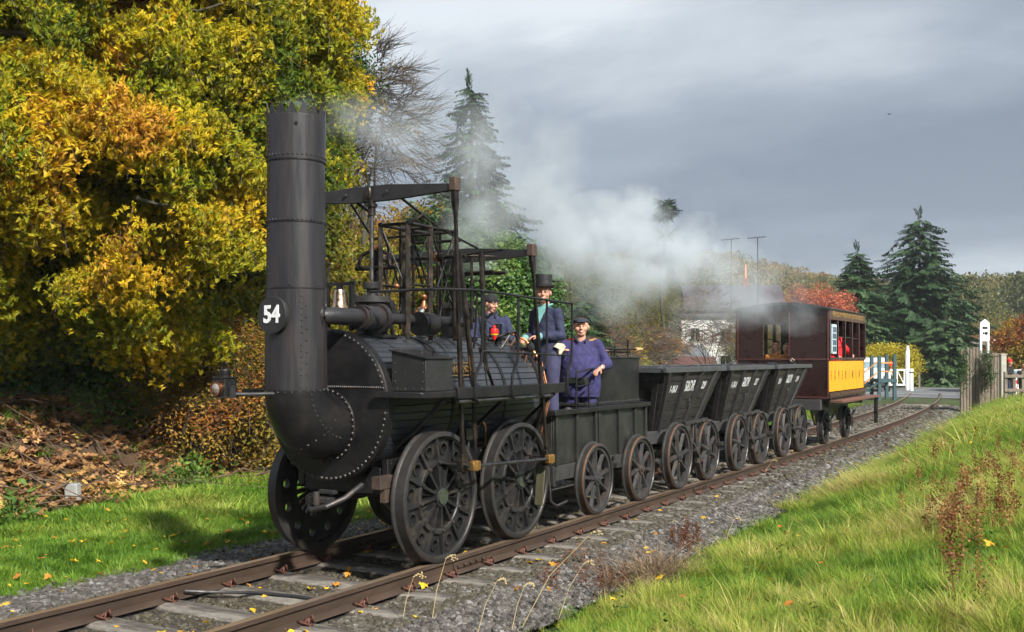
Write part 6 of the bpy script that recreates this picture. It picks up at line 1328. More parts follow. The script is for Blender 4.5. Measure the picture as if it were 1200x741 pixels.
# ------------------------------------------------------------------ leaf litter heap on the bank, sticks, weeds
LF = []
for i in range(6):
    r = random.Random(600+i); V = []; F = []
    for k in range(5):
        R = Euler((r.uniform(-.5, .5), r.uniform(-.5, .5), r.uniform(0, 6.28))).to_matrix(); b = Vector((r.uniform(-.1, .1), r.uniform(-.1, .1), r.uniform(0, .02))); P_ = [b+R @ Vector((x, y-.04, .25*abs(x)+.4*(y-.04)**2/.1)) for x, y in leaf_poly('maple', .085*r.uniform(.7, 1.2))]; o = len(V); V += P_
        F += [(o, o+1, o+2, o+3), (o, o+3, o+4, o+5), (o, o+5, o+6, o+7), (o, o+7, o+8, o+9), (o, o+9, o+10, o+11), (o, o+11, o+12, o+13)]
    LF.append(proto('litter_leaf', V, F, LITTER))
N = 60000; x = -30+28*rnd(N); y = 3+30*rnd(N); ok, Z = inview(x, y, .6, 120); x, y, Z = x[ok], y[ok], Z[ok]
b_ = np.array([bank(q) for q in y]); top = 7.2; m1 = (x < b_+.25*np.random.randn(len(x))) & (x > b_-top) & (rnd(len(x)) < np.clip(16/Z, 0, 1)**1.2); x, y = x[m1], y[m1]; n = len(x)
nz = np.array([mn.noise(Vector((a*.9, c*.9, 6)))+.6*mn.noise(Vector((a*3, c*3, 1))) for a, c in zip(x, y)]); keep = nz > -.42; x, y, nz = x[keep], y[keep], nz[keep]; n = len(x)
z = np.array([gz(a, c) for a, c in zip(x, y)])+.03+.10*rnd(n)
scatter('leaf_litter', np.stack([x, y, z], 1), np.stack([1.0*(rnd(n)-.5), 1.0*(rnd(n)-.5), 6.28*rnd(n)], 1), .8+.7*rnd(n), np.clip(.42+.5*nz+.5*(rnd(n)-.5), 0, 1), LF, kind='stuff')
mb = MB()
for k in range(560):
    yy = rng.uniform(6, 26); l = bank(yy)-rng.uniform(.1, 5.0)**1; xx = l; a = rng.gauss(.5, .9); L_ = rng.uniform(.3, 1.5)*(1 if k % 9 else 1.7); z0 = gz(xx, yy)+rng.uniform(.03, .22); d = Vector((cos(a)*L_, sin(a)*L_, 0)); z1 = gz(xx+d.x, yy+d.y)+rng.uniform(.05, .35)
    r_ = rng.uniform(.004, .016); mb.tube([(xx, yy, z0), (xx+d.x*.5+rng.uniform(-.08, .08), yy+d.y*.5+rng.uniform(-.08, .08), (z0+z1)/2+rng.uniform(-.02, .10)), (xx+d.x, yy+d.y, z1)], [r_, r_*.8, r_*.4], 4)
mb.build('brushwood', DEADW, kind='stuff')
for k, (px_, py_, D, L_, ang_, lb) in enumerate(((250, 450, 17.5, 1.6, .1, 'long pale dead branch lying on top of the leaf heap'), (48, 540, 14.6, 1.3, 1.2, 'bent grey stick sticking out of the heap behind the marker stone'), (280, 495, 18, 1.9, -.25, 'dead branch lying at the right end of the leaf heap'))):
    p = wp_(px_, py_, D); p.z = gz(p.x, p.y)+.16; mb = MB(); a = YAW+ang_; d = Vector((cos(a), sin(a), .05))*L_; P_ = limb_tubes(mb, p, p+d, .020, .006, sag=.05, seg=6, n=6)
    for j in (2, 3, 4): limb_tubes(mb, P_[j], P_[j]+Vector((rng.uniform(-.3, .5), rng.uniform(-.3, .5), rng.uniform(.05, .35))), .009, .003, seg=3, n=4)
    tag(mb.build('dead_branch', DEADW, ang=60), lb, 'branch')
N = 26000; x = -26+24*rnd(N); y = 4+30*rnd(N); ok, Z = inview(x, y, .5, 100); x, y = x[ok], y[ok]; b_ = np.array([bank(q) for q in y]); g = np.array([mn.noise(Vector((a*.7, c*.7, 16))) for a, c in zip(x, y)])
edge = np.abs(x-b_-.1) < .38; back = (x < b_-3.2) & (x > b_-8.5) & (g > -.15); right_ = (x < b_+.2) & (y > 14.5) & (x > b_-2.2) & (g > -.2); m1 = (edge & (g > .0)) | (back & (rnd(len(x)) < .5)) | (right_ & (rnd(len(x)) < .7)) | ((g > .38) & (x < b_)); m1 &= ~((np.abs(x-MKX-.3) < .8) & (np.abs(y-MKY+.25) < .75)); x, y, g = x[m1], y[m1], g[m1]; n = len(x)
z = np.array([gz(a, c) for a, c in zip(x, y)])+.05
scatter('weeds', np.stack([x, y, z], 1), np.stack([.9+.5*(rnd(n)-.5), .6*(rnd(n)-.5), 6.28*rnd(n)], 1), .8+.9*rnd(n), np.clip(.5+.6*g+.4*(rnd(n)-.5), 0, 1), WL, kind='stuff')
P = []
for px, py, k, sp in ((1118, 508, 16, 9), (1150, 475, 14, 14), (1175, 500, 12, 16), (908, 655, 5, 6), (1020, 600, 8, 40), (1130, 640, 10, 50), (760, 720, 8, 50), (950, 700, 8, 60), (1080, 700, 8, 60)):
    for _ in range(k):
        d = wp_(px+rng.gauss(0, sp), py+rng.gauss(0, sp*.5), 1.)-Vector((CAMX, CAMY, CAMZ)); q = Vector((CAMX, CAMY, CAMZ))
        for s in range(500):
            q = q+d*.1
            if q.z < gz(q.x, q.y)+.15: break
        P.append((q.x, q.y, gz(q.x, q.y)+.10))
P = np.array(P); n = len(P); scatter('verge_weeds', P, np.stack([1.0+.4*(rnd(n)-.5), .5*(rnd(n)-.5), 6.28*rnd(n)], 1), .38+.3*rnd(n), .3+.6*rnd(n), WL, kind='stuff')
# yellow fallen leaves on track and grass
FL = []
for i in range(5):
    r = random.Random(700+i); R = Euler((r.uniform(-.3, .3), r.uniform(-.3, .3), 0)).to_matrix(); V = [R @ Vector((x, y-.05, .3*abs(x)+r.uniform(-.01, .01))) for x, y in leaf_poly('maple' if i % 2 else 'oval', .09)]; F = [(0, 1, 2, 3), (0, 3, 4, 5), (0, 5, 6, 7), (0, 7, 8, 9), (0, 9, 10, 11), (0, 11, 12, 13)] if i % 2 else [(0, 1, 2, 3), (0, 3, 4, 5)]
    FL.append(proto('fallen_leaf', V, F, YLEAF))
P = []; T_ = []
for k in range(1500):
    y = 3+22*rng.random()**1.2; l = rng.uniform(-6.4, 5.5); 
    if -2.4 < l < 1.9 and rng.random() > .55: continue
    if l > 1.9 and rng.random() > .10: continue
    z = (bz(l, y)+.035 if -2.4 < l < 1.9 else gz(l, y)+(.10 if l < 0 else .26)); P.append((l+cx(y), y, z)); T_.append(rng.random()*(1 if l < 1 else 1))
P = np.array(P); n = len(P); scatter('fallen_leaves', P, np.stack([.5*(rnd(n)-.5), .5*(rnd(n)-.5), 6.28*rnd(n)], 1), .55+.55*rnd(n), np.array(T_), FL, kind='stuff')
# red docks and dead seed heads in the right-hand grass, dry stalks by the rail
DK = []
for i in range(3):
    r = random.Random(800+i); V = []; F = []; mb = MB(); mb.tube([(0, 0, 0), (.01, .02, .25), (.03, .02, .52)], [.005, .004, .002], 4); V += mb.v; F += mb.f
    for k in range(70):
        t = r.random(); b = Vector((.03*t+r.gauss(0, .03), .02+r.gauss(0, .03), .12+.42*t)); R = Euler((r.uniform(0, 6), r.uniform(0, 6), 0)).to_matrix(); o = len(V); V += [b+R @ Vector((x, y, 0)) for x, y in leaf_poly('dia', .035)]; F.append((o, o+1, o+2, o+3))
    DK.append(proto('dock', V, F, RUSTY))
P = []
for px, py, k, sp in ((1115, 600, 34, 22), (1140, 570, 34, 26), (1070, 545, 18, 16), (1160, 545, 26, 22), (1190, 590, 18, 20), (1090, 520, 14, 12), (1120, 660, 6, 20), (1175, 520, 14, 16)):
    for _ in range(k):
        u, v = px+rng.gauss(0, sp), py+rng.gauss(0, sp*.7); d = wp_(u, v, 1.)-Vector((CAMX, CAMY, CAMZ)); q = Vector((CAMX, CAMY, CAMZ))
        for s in range(400):
            q = q+d*.12
            if q.z < gz(q.x, q.y)+.30: break
        P.append((q.x, q.y, gz(q.x, q.y)))
P = np.array(P); n = len(P); scatter('dock_plants', P, np.stack([.3*(rnd(n)-.5), .3*(rnd(n)-.5), 6.28*rnd(n)], 1), .55+.4*rnd(n), rnd(n), DK, kind='stuff')
STR = mat('dry_stalk', (.46, .36, .18), .8)
mb = MB()
for (px, py, h_, dxp) in ((505, 735, .55, .12), (470, 738, .42, .1), (560, 741, .40, .15), (612, 735, .75, .55), (655, 725, .45, .2), (600, 738, .35, .1), (850, 640, .30, .1), (895, 560, .3, .15), (820, 575, .2, .06)):
    d = wp_(px, py, 1.)-Vector((CAMX, CAMY, CAMZ)); q = Vector((CAMX, CAMY, CAMZ)); q = q+d*((CAMZ+.25)/-d.z); rt = Vector((cos(YAW), sin(YAW), 0))
    P_ = [q, q+Vector((0, 0, h_*.55))+rt*dxp*.4, q+Vector((0, 0, h_))+rt*dxp]; mb.tube(P_, [.004, .003, .002], 4)
    for k in range(16): t = k/16; b = P_[2]+rt*(t*.09)+Vector((0, 0, .03*sin(t*3)-.02*t)); mb.ball(b+Vector((rng.gauss(0, .006),)*3), (.009, .009, .006), 5, 3)
mb.build('dry_grass_stalks', STR, kind='stuff')
# tangle of dead grass and small red-leaved weed at the edge of the ballast
q = Vector((0, 0, 0)); d = wp_(765, 672, 1.)-Vector((CAMX, CAMY, CAMZ)); q = Vector((CAMX, CAMY, CAMZ))+d*((CAMZ+.2)/-d.z)
DG = leafmat('dead_grass', [(0, (.20, .13, .09)), (1, (.36, .27, .17))], trans=.2, nz=.3); DT = [tuft('dead_tuft', DG, 40, .30, .10, 1.6, .003, 40+i) for i in range(2)]; N = 60; P = np.array(q)+np.random.randn(N, 3)*np.array([.22, .22, .0]); P[:, 2] = [gz(a, b)+.02+.12*math.exp(-((a-q.x)**2+(b-q.y)**2)/.06) for a, b in P[:, :2]]
scatter('dead_grass_tangle', P, rnd(N, 3)*np.array([[.6, .6, 6.28]]), .8+.4*rnd(N), rnd(N), DT, kind='stuff')
P = []
for px, py, k, sp in ((800, 640, 26, 10), (690, 672, 12, 14), (705, 690, 9, 12), (640, 690, 5, 8)):
    for _ in range(k):
        d = wp_(px+rng.gauss(0, sp), py+rng.gauss(0, sp*.5), 1.)-Vector((CAMX, CAMY, CAMZ)); q = Vector((CAMX, CAMY, CAMZ))+d*((CAMZ+.28)/-d.z); P.append((q.x, q.y, -.34))
P = np.array(P); n = len(P); scatter('red_weeds', P, np.stack([.5*(rnd(n)-.5), .5*(rnd(n)-.5), 6.28*rnd(n)], 1), .35+.25*rnd(n), .3*rnd(n), DK, kind='stuff')
# ------------------------------------------------------------------ background: crossing, houses, fence, signals
class LB(MB):
    def __init__(s, M): super().__init__(); s.M = M
    def put(s, name, m, parent=None, **k):
        s.v = [tuple(s.M @ Vector(v)) for v in s.v]; return s.build(name, m, parent, **k)
def place(px, D, dz=0., da=0.):
    p = wp_(px, 418, D); return Matrix.Translation((p.x, p.y, gz(p.x, p.y, False)+dz)) @ Matrix.Rotation(YAW+da, 4, 'Z')
def lthing(name, label, cat, M, **k): return thing(name, label, cat, tuple(M.translation), **k)
BRICKR = mat('red_roof_tiles', (.22, .085, .05), .8, var=.3, vscale=5, bump=.3); SLATE = mat('grey_slate', (.13, .14, .155), .7, var=.2, vscale=3, bump=.2)
OLROOF = mat('mossy_grey_roof', (.11, .105, .085), .9, var=.3, vscale=2); CREAM = mat('cream_render', (.62, .56, .44), .8, var=.08); WRENDER = mat('white_render', (.80, .80, .78), .8, var=.05)
DKGL = mat('dark_window_glass', (.03, .04, .05), .1); ROOFD = mat('dark_purple_slate', (.075, .065, .075), .8, var=.2)
OLDW = mat('weathered_wood', (.20, .165, .13), .9, var=.4, vscale=5, bump=.6, bscale=15, stretch=(3, 3, .5)); PALEW = mat('pale_old_post', (.42, .40, .34), .9, var=.2, vscale=4, bump=.4)
ORANGE = mat('orange_rail', (.60, .27, .09), .6); PIERM = mat('grey_pier', (.17, .165, .16), .9, var=.3); REDW = mat('faded_red_panel', (.50, .10, .065), .7, var=.25, vscale=3); RUSTW = mat('rust_frame', (.10, .045, .035), .8, var=.3)
VANW = mat('car_white', (.72, .74, .76), .25, var=.04)
# teal viewing platform with orange rails
M = place(1033, 47.5, 0, .0); t_ = lthing('timber_platform', 'teal timber steps and platform with orange handrails beside the track', 'platform', M)
for x, y in ((-.28, -.5), (.42, -.5), (-.28, .5), (.42, .5)): q = LB(M); q.bx(x-.07, x+.07, y-.07, y+.07, -.1, 2.05 if x < 0 else 2.1); q.put('post', TEAL, t_)
q = LB(M); q.bx(-.35, .5, -.6, .6, .82, .98); q.put('deck', TEAL, t_)
for z in (1.32, 1.72): q = LB(M); q.bx(-.21, .35, -.53, -.48, z-.035, z+.035); q.put('handrail', ORANGE, t_)
for z in (.95, 1.45): q = LB(M); q.bar((-.33, -.5, z+.35), (-1.25, -.5, z-.40), .04, .09, (0, 1, 0)); q.put('stair_rail', ORANGE, t_)
q = LB(M); q.bar((-.3, -.45, .86), (-1.5, -.45, -.05), .05, .22, (0, 1, 0)); q.bar((-.3, .45, .86), (-1.5, .45, -.05), .05, .22, (0, 1, 0)); q.put('stair_string', TEAL, t_, kind='stuff')
for k in range(4): q = LB(M); q.bx(-.62-.28*k, -.36-.28*k, -.45, .45, .60-.21*k, .64-.21*k); q.put('stair_tread', TEAL, t_)
# white van waiting at the crossing
def car(label, px, D, da, van=True, m=VANW):
    M = place(px, D, .0, da); t_ = lthing('parked_car', label, 'car', M); L_ = 2.2; W_ = .88
    prof = [(-L_, .35), (-L_, .95), (-L_+.10, 1.15), (-L_+.95, 1.30), (-L_+1.55, 1.86), (-L_+2.1, 1.95), (L_-.15, 1.92), (L_, 1.2), (L_, .35)] if van else [(-L_, .35), (-L_, .72), (-L_+.9, .92), (-L_+1.5, 1.38), (.7, 1.42), (1.5, 1.0), (L_, .92), (L_, .35)]
    q = LB(M); R = []
    for y, ins in ((-W_, .12), (-W_+.06, .0), (W_-.06, .0), (W_, .12)): R.append([(x*(1-ins*.05), y*(1-(.10 if z > 1.2 else 0)), z-ins*.1*(z > 1)) for x, z in prof])
    q.loft(R); q.put('body', m, t_, bevel=.03)
    hh = 1.78 if van else 1.36; lo = 1.22 if van else .98
    for s_ in (-1, 1):
        q = LB(M); q.prism([(-L_+1.45, s_*W_*.935, lo), (-L_+1.70, s_*W_*.905, hh), (.6, s_*W_*.905, hh), (.6, s_*W_*.935, lo)], (0, s_*.012, 0)); q.put('side_window', DKGL, t_)
        for x in (-1.35, 1.35): q = LB(M); q.cyl((x, s_*.72, .33), (x, s_*.90, .33), .33, n=20); wh = q.put('wheel', BLACKC, t_); q = LB(M); q.cyl((x, s_*.9, .33), (x, s_*.915, .33), .18, n=14); q.put('rim', GREYIRON, wh)
        q = LB(M); q.ball((-L_+.02, s_*.62, .85), (.05, .16, .09), 10, 6); q.put('headlight', GLASS, t_)
    q = LB(M); q.prism([(-L_+1.0, -.72, lo+.10), (-L_+1.0, .72, lo+.10), (-L_+1.50, .66, hh-.02), (-L_+1.50, -.66, hh-.02)], (-.03, 0, .02)); q.put('windscreen', mat('pale_blue_glass', (.22, .30, .34), .1), t_)
    q = LB(M); q.bx(-L_-.04, -L_+.05, -.8, .8, .35, .6); q.put('bumper', mat('dark_bumper', (.05, .05, .055), .5), t_, bevel=.02)
    q = LB(M); q.bx(-L_-.05, -L_-.035, -.26, .26, .48, .59); q.put('number_plate_blank', mat('plate_white', (.6, .6, .6), .4), t_); return t_
car('white car facing the crossing behind the teal platform', 1022, 60, pi/2-.3)
car('white car partly hidden behind the wooden fence at the right edge', 1197, 47, .3, van=False)
# crossing gate
M = place(1055, 62, .0, .0); g_ = lthing('crossing_gate', 'white timber level crossing gate with diagonal braces', 'gate', M); w0, w1 = -.62, .66
for z in (.30, 1.20): q = LB(M); q.bx(w0, w1, -.04, .04, z-.05, z+.05); q.put('gate_rail', WHITE, g_)
for x in (w0, -.20, .24, w1): q = LB(M); q.bx(x-.035, x+.035, -.03, .03, .32, 1.18); q.put('gate_stile', WHITE, g_)
for x0, x1 in ((w0, -.2), (-.2, .24), (.24, w1)): q = LB(M); q.bar((x0+.03, 0, 1.12), (x1-.03, 0, .36), .04, .06, (0, 1, 0)); q.put('gate_brace', WHITE, g_)
q = LB(M); q.cyl((w0+.05, 0, 1.2), (w0+.05, 0, 1.48), .02, n=6); q.cyl((w0+.05, -.03, 1.58), (w0+.05, .02, 1.58), .13, n=16); q.put('red_target', REDP, g_)
M = place(1063.5, 60.5); g_ = lthing('gate_post', 'tall round-topped white gate post at right end of white gate', 'post', M); q = LB(M); q.bx(-.10, .10, -.10, .10, -.1, 2.35); q.put('post_shaft', WHITE, g_, bevel=.02); q = LB(M); q.cyl((0, 0, 2.35), (0, 0, 2.5), .11, .09, 14); q.ball((0, 0, 2.56), .09, 12, 8); q.cyl((0, 0, 2.0), (0, 0, 2.05), .14, n=14); q.put('post_cap', WHITE, g_)
M = place(1068, 59.5); g_ = lthing('gate_post', 'short white gate post just right of the tall one', 'post', M); q = LB(M); q.bx(-.09, .09, -.09, .09, -.1, 1.3); q.put('post_shaft', WHITE, g_, bevel=.02); q = LB(M); q.bx(-.11, .11, -.11, .11, 1.05, 1.12); q.put('post_band', GREYIRON, g_)
M = place(1073, 66); g_ = lthing('door_frame', 'brown weathered timber frame standing right of the white gate posts', 'frame', M)
for x in (-.22, .22): q = LB(M); q.bx(x-.06, x+.06, -.06, .06, -.1, 1.55); q.put('upright', OLDW, g_)
q = LB(M); q.bx(-.28, .28, -.06, .06, 1.55, 1.66); q.put('top_beam', OLDW, g_)
# derelict red flat wagon on grey supports
M = place(1112, 78, .0, -.05); g_ = lthing('flat_wagon', 'faded red flat wagon on grey piers beyond the road', 'wagon', M)
for k in range(4): q = LB(M); q.bx(-1.45+.68*k, -1.45+.68*k+.60, -.05, .05, 1.02, 1.32); q.put('red_panel', REDW, g_)
q = LB(M); q.bx(-1.55, 2.4, -.02, 1.8, .92, 1.02); q.put('wagon_bed', RUSTW, g_)
for x in (-1.3, -.1, .9, 1.9): q = LB(M); q.bx(x-.14, x+.14, -.1, .3, -.1, .92); q.put('pier', PIERM, g_)
q = LB(M); q.bx(-.6, 2.4, .8, 1.6, 1.45, 1.62); q.bx(-.6, 2.4, .78, .80, 1.50, 1.56); q.put('upper_beam', RUSTW, g_)
for x in (.2, 1.5): q = LB(M); q.cyl((x, .4, .40), (x, .55, .40), .42, n=20); q.put('wheel', IRON, g_)
for x in (-1.0, .1, 1.2): q = LB(M); q.bx(x-.25, x+.25, .5, 1.2, .5, .92); q.put('load', mat('scrap_brown', (.14, .10, .08), .9, var=.4), g_)
# houses
def house(label, px, D, da, w_, d_, eave, ridge, wallm, roofm, along=True, wins=(), chim=None, solar=False, dz=0., ov=.25):
    M = place(px, D, dz, da); t_ = lthing('house', label, 'house', M); q = LB(M); q.bx(-w_/2, w_/2, 0, d_, -1, eave)
    if not along: q.prism([(-w_/2, 0, eave), (w_/2, 0, eave), (0, 0, ridge)], (0, d_, 0))
    else: q.prism([(-w_/2, 0, eave), (-w_/2, d_, eave), (-w_/2, d_/2, ridge)], (w_, 0, 0))
    q.put('wall', wallm, t_)
    th = .14
    for s_ in (-1, 1):
        q = LB(M)
        if along:
            y0_, y1_ = (0-ov, d_/2) if s_ < 0 else (d_+ov, d_/2); sl_ = (ridge-eave)/(d_/2); z0_ = eave-ov*sl_
            q.prism([(-w_/2-ov, y0_, z0_+.02), (-w_/2-ov, y1_, ridge+.02), (-w_/2-ov, y1_, ridge+.02+th), (-w_/2-ov, y0_, z0_+.02+th)], (w_+2*ov, 0, 0))
        else:
            x0_ = s_*(w_/2+ov); sl_ = (ridge-eave)/(w_/2); z0_ = eave-ov*sl_
            q.prism([(x0_, -ov, z0_+.02), (0, -ov, ridge+.02), (0, -ov, ridge+.02+th), (x0_, -ov, z0_+.02+th)], (0, d_+2*ov, 0))
        rf = q.put('roof', roofm, t_)
        if solar and s_ > 0:
            for k in range(3):
                q = LB(M); a = Vector((w_/2*.85, 1.0+1.8*k, eave+.15*(ridge-eave)+.22)); b = Vector((w_/2*.18, 1.0+1.8*k, eave+.82*(ridge-eave)+.22)); q.loft([[a, a+Vector((0, 1.6, 0)), b+Vector((0, 1.6, 0)), b], [p+Vector((0, 0, .05)) for p in (a, a+Vector((0, 1.6, 0)), b+Vector((0, 1.6, 0)), b)]]); q.put('solar_panel', mat('solar_blue', (.04, .06, .10), .2), rf)
    for (x, z, ww, hh) in wins:
        q = LB(M); q.bx(x-ww/2-.06, x+ww/2+.06, -.05, -.003, z-hh/2-.06, z+hh/2+.06); f_ = q.put('window', WHITE, t_); q = LB(M); q.bx(x-ww/2, x-.02, -.065, -.052, z-hh/2, z+hh/2); q.bx(x+.02, x+ww/2, -.065, -.052, z-hh/2, z+hh/2); q.put('pane', DKGL, f_, kind='stuff')
    if chim:
        x, y, z, hh = chim; q = LB(M); q.bx(x-.3, x+.3, y-.25, y+.25, z-1, z); c_ = q.put('chimney_stack', ROOFD if False else BRICKR, t_); q = LB(M); q.cyl((x, y, z), (x, y, z+hh), .14, .11, 12); q.put('chimney_pot', mat('terracotta', (.62, .26, .13), .7), c_)
    return t_, M
house('white rendered house wall behind the leafless berry tree', 833, 84, .0, 4.8, 7, 5.2, 5.5, WRENDER, ROOFD, True, wins=[(-1.3, 3.8, .7, 1.0), (1.2, 3.8, .7, 1.0), (-1.2, 1.5, .8, 1.1), (1.2, 1.5, .8, 1.1)])
house('tall dark roofed house in the smoke with one orange chimney pot', 862, 96, -.1, 9, 8, 6.2, 8.6, mat('dim_brick', (.16, .10, .08), .9, var=.2), ROOFD, True, wins=[(2.6, 4.6, .8, 1.2), (-2.6, 4.6, .8, 1.2)], chim=(1.4, 4, 9.4, 1.4))
house('low bungalow with grey roof and white wall left of the berry tree', 792, 66, .15, 4.6, 4.5, 2.0, 3.05, WRENDER, SLATE, True, wins=[(-.9, 1.2, .7, .8), (.9, 1.2, .9, .8)], dz=-.4)
house('small white outbuilding with brown porch roof beside the bungalow', 812, 62, -.1, 2.4, 3, 1.75, 2.2, WRENDER, RUSTW, True, wins=[(0, 1.1, .6, .7)], dz=-.35)
house('long low building with mossy grey roof beyond the red wagon', 1128, 100, .05, 7.5, 6, .9, 2.9, mat('dim_wall', (.2, .19, .17), .9), OLROOF, True, wins=[(-2, .3, .8, .8)])
house('cream gabled house with red roof and solar panels at right', 1165, 112, .55, 3.6, 7.5, 2.3, 3.7, CREAM, BRICKR, False, wins=[(-.6, 1.6, .5, .8), (.7, 1.6, .5, .8)], solar=True, chim=(0, 5, 4.4, .4))
house('pale house almost hidden by trees between the conifers', 1040, 110, .3, 5, 6, 2.6, 4.6, CREAM, BRICKR, False, wins=[(-1, 1.8, .7, .9), (1, 1.8, .7, .9)])
for px_, lb, tp in ((888, 'television aerial on thin pole right of the orange chimney pot', 279), (857, 'smaller television aerial left of the orange chimney pot', 281)):
    M = place(px_, 90); t_ = lthing('aerial', lb, 'aerial', M); zt_ = (418-tp)/1200*90+1.92-M.translation.z; q = LB(M); q.cyl((0, 0, 3), (0, 0, zt_), .05, .04, 6); q.put('mast', GREYIRON, t_)
    q = LB(M); q.cyl((-.9, 0, zt_-.05), (.7, 0, zt_+.1), .03, n=5)
    for k in range(7): q.cyl((-.8+.24*k, -.25, zt_-.05+.02*k), (-.8+.24*k, .25, zt_+.12+.02*k), .018, n=4)
    q.put('antenna', GREYIRON, t_)
# tall white slotted post
M = place(1153.5, 50, .0); t_ = lthing('signal_post', 'tall white two-legged post with slotted pointed top panel', 'signal post', M); z0_, z1_ = -.2, 3.62-M.translation.z
for x in (-.18, .18): q = LB(M); q.bx(x-.045, x+.045, -.06, .06, z0_, z1_-.05); q.put('post_leg', WHITE, t_, bevel=.008)
q = LB(M); q.prism([(-.225, -.07, z1_-.95), (.225, -.07, z1_-.95), (.225, -.07, z1_-.05), (0, -.07, z1_+.13), (-.225, -.07, z1_-.05)], (0, .05, 0)); pn = q.put('top_panel', WHITE, t_)
for x, z, w2, h2 in ((0, -.30, .24, .10), (-.07, -.56, .06, .10), (.06, -.56, .14, .12), (.06, -.62, .05, .05)): q = LB(M); q.bx(x-w2/2, x+w2/2, -.085, -.072, z1_+z-h2/2, z1_+z+h2/2); q.put('slot', SOOT_HOLE, pn)  # slot openings drawn as black blocks laid over the panel
q = LB(M); q.bx(-.14, .14, -.05, .05, z1_-1.75, z1_-1.55); q.put('cross_panel', WHITE, t_)
# old sleeper palisade with ivy, gate post, rustic fence
M = place(1150, 39, .0); t_ = lthing('palisade', 'fence of upright old timbers overgrown with ivy in front of white post', 'fence', M); r = random.Random(5)
for k in range(13):
    x = -.75+.115*k; h_ = (2.25 if k < 7 else 2.12)-M.translation.z-(.0 if 1 < k < 6 else .08)+r.uniform(-.05, .04); q = LB(M); q.bx(x-.05, x+.05, -.05+r.uniform(-.02, .02), .06, -.4, h_); q.put('timber', OLDW, t_, bevel=.012)
for z in (1.35, 2.0): q = LB(M); q.bx(.1, .86, -.10, -.052, z-M.translation.z-.05, z-M.translation.z+.05); q.put('fence_rail', OLDW, t_)
for nm, lb, pts_ in (('ivy', 'ivy hanging on the left end of the palisade', (1129, 432, .09, .75)), ('ivy', 'dark ivy on the palisade just left of the pale gate post', (1157, 434, .13, .8))):
    c = wp_(pts_[0], pts_[1], 38.7); iv = thing(nm, lb, 'ivy', tuple(c)); N = 190; d = np.random.randn(N, 3)*np.array([pts_[2]*.8, .05, pts_[3]*.5]); scatter('ivy_leaves', d+np.array(c), rnd(N, 3)*6.28, .30+.2*rnd(N), .1+.45*rnd(N), IL, iv, kind='stuff')
M = place(1175, 38, .0); t_ = lthing('fence_post', 'thick pale square gate post at the right of the palisade', 'post', M); q = LB(M); q.bx(-.10, .10, -.10, .10, -.4, 1.98-M.translation.z); q.put('post_shaft', PALEW, t_, bevel=.02); q = LB(M); q.bx(-.115, .115, -.115, .115, 1.98-M.translation.z, 2.02-M.translation.z); q.put('post_cap', PALEW, t_)
M = place(1192, 36.5, .0); t_ = lthing('rustic_fence', 'low rustic wooden fence at the right edge in front of guard', 'fence', M)
for x in (-.42, -.12, .20, .50): q = LB(M); q.bx(x-.055, x+.055, -.05, .05, -.3, 1.35-M.translation.z+.05*sin(x*9)); q.put('fence_post', OLDW, t_, bevel=.012)
for z in (.72, 1.22): q = LB(M); q.bx(-.5, 1.4, -.10, -.052, z-M.translation.z-.055, z-M.translation.z+.055); q.put('fence_rail', OLDW, t_, bevel=.008)
p0 = wp_(1183, 418, 41); z_ = 1.85-1.70
pax('crossing guard in red cap and dark jacket behind the rustic fence', p0.x, p0.y, z_-.1, YAW+pi+.6, cloth=dict(top=BLACKC, legs=NAVY), hat='bobble', J=dict(elR=(.3, .1, 1.2), haR=(.1, .35, 1.15)))
p1 = wp_(1200, 418, 42); pax('person in dark coat at the extreme right edge by white car', p1.x, p1.y, z_-.25, YAW+pi-.4, cloth=dict(top=BLACKC, legs=BLACKC))
M = place(1178, 37.2, .0)
for px_, lb in ((1177, 'left red and white striped pole behind the rustic fence'), (1190, 'right red and white striped pole behind the rustic fence')):
    M = place(px_, 39.5); t_ = lthing('striped_pole', lb, 'pole', M)
    for k in range(5): q = LB(M); q.bx(-.05, .05, -.03, .03, .45-M.translation.z+.14*k, .45-M.translation.z+.14*k+.139); q.put('stripe', REDP if k % 2 else WHITE, t_)
# bush in front of palisade
shrub('green_bush', 'leafy green bush at the foot of the ivy palisade', 1140, 29, 1.0, .35, 380, US+IL[:2], (.3, .9), cat='bush', scl=.55, lob=5, gap=-.2)
shrub('green_bush', 'low green brambles between bush and pale gate post', 1164, 29, 1.0, .22, 240, US, (.3, .9), cat='bush', scl=.5, lob=4, gap=-.2)
# bird
c = wp_(1042, 134, 90); mb = MB(); mb.ball(c, (.11, .06, .05), 8, 6); mb.prism([c, c+Vector((.07, .02, .05)), c+Vector((.22, .05, .09)), c+Vector((.1, -.07, .05))], (0, 0, .02)); mb.prism([c, c+Vector((-.07, .02, .05)), c+Vector((-.22, .05, .07)), c+Vector((-.1, -.07, .05))], (0, 0, .02))
tag(mb.build('bird', BLACKC), 'tiny dark bird flying against the grey clouds at upper right', 'bird')
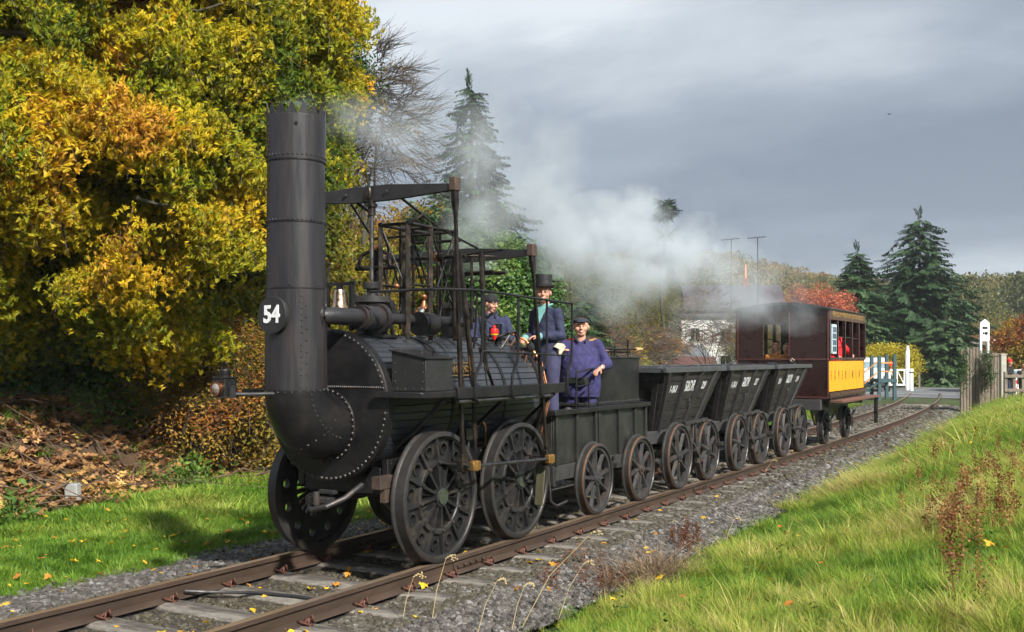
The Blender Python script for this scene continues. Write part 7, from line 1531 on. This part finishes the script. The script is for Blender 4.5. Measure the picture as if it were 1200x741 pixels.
# ------------------------------------------------------------------ smoke and steam drifting back from the chimney
BL_ = [(346, 122, 9.05, 27, 9, .5), (372, 122, 9.5, 36, 20, .42), (420, 140, 10.4, 52, 38, .34), (455, 165, 11.2, 45, 45, .30), (500, 150, 12.5, 70, 60, .10), (560, 175, 14.5, 80, 80, .16), (556, 265, 15.5, 55, 66, .42), (556, 170, 15, 45, 60, .22), (625, 235, 17, 75, 62, .34),
       (655, 280, 18, 60, 50, .55), (705, 285, 19, 75, 62, .66), (765, 300, 20.5, 72, 60, .72), (742, 245, 21, 48, 32, .55), (825, 300, 21.5, 70, 52, .52), (895, 335, 21.6, 66, 44, .22), (930, 362, 21.7, 60, 34, .10), (720, 350, 19.5, 75, 34, .20), (845, 360, 21.0, 70, 34, .16), (640, 180, 16.5, 60, 60, .12)]
dm = MB(); blobs = []
for px, py, D, rx, ry, d in BL_:
    c = wp_(px, py, D); r = ((rx+ry)/2/1200*D, rx/1200*D, ry/1200*D); Rr = Matrix.Rotation(YAW, 3, 'Z')
    dm.ball(c, (r[1]*1.02, r[0]*1.02, r[2]*1.02), 18, 12, Rr); blobs.append((c, r, d))
SM_ = bpy.data.materials.new('smoke'); SM_.use_nodes = True; t = NT(SM_.node_tree); t.n.clear()
pos = t.new('ShaderNodeNewGeometry').outputs['Position']; wob = t.noise(pos, .55, 3, .6, out=1); wv = t.vec('SUBTRACT', wob, (.5, .5, .5)); ws = t.vec('SCALE', wv); ws.node.inputs[3].default_value = 1.5; pw = t.vec('ADD', pos, ws)
tot = None
for c, (rd, rx, rz), d in blobs:
    v = t.vec('SUBTRACT', pw if rx > .5 else pos, tuple(c)); vr = t.new('ShaderNodeVectorRotate', {'Vector': v}); vr.rotation_type = 'Z_AXIS'; vr.inputs['Angle'].default_value = -YAW
    v = t.vec('DIVIDE', vr.outputs[0], (rx, rd, rz)); l = t.vec('LENGTH', v); k = t.math('SUBTRACT', 1.0, l, clamp=True); k = t.math('MULTIPLY', t.math('POWER', k, 1.15), d*3.4); tot = k if tot is None else t.math('ADD', tot, k)
nz = t.noise(pos, 1.35, 6, .62); f = t.maprange(nz, .41, .61, .05, 1.95)
dn = t.math('MULTIPLY', tot, f)
vp = t.new('ShaderNodeVolumePrincipled', {'Density': dn}); vp.inputs['Color'].default_value = (.88, .94, 1, 1); vp.inputs['Anisotropy'].default_value = .1
ou = t.new('ShaderNodeOutputMaterial'); t.l.new(vp.outputs[0], ou.inputs['Volume'])
so_ = dm.build('smoke', SM_, None); r = so_.modifiers.new('merge', 'REMESH'); r.mode = 'VOXEL'; r.voxel_size = .16; so_['kind'] = 'stuff'
try: SM_.cycles.volume_step_rate = .6
except Exception as e: print(e)
# ------------------------------------------------------------------ autumn air: one even haze box
hb = MB(); hb.bx(-1000, 900, -40, 1500, -2.5, 70); hm_ = bpy.data.materials.new('haze'); hm_.use_nodes = True; t = NT(hm_.node_tree); t.n.clear()
vp = t.new('ShaderNodeVolumePrincipled'); vp.inputs['Density'].default_value = .00035; vp.inputs['Color'].default_value = (.84, .92, 1, 1); ou = t.new('ShaderNodeOutputMaterial'); t.l.new(vp.outputs[0], ou.inputs['Volume'])
hz_ = hb.build('haze', hm_); hz_['kind'] = 'stuff'
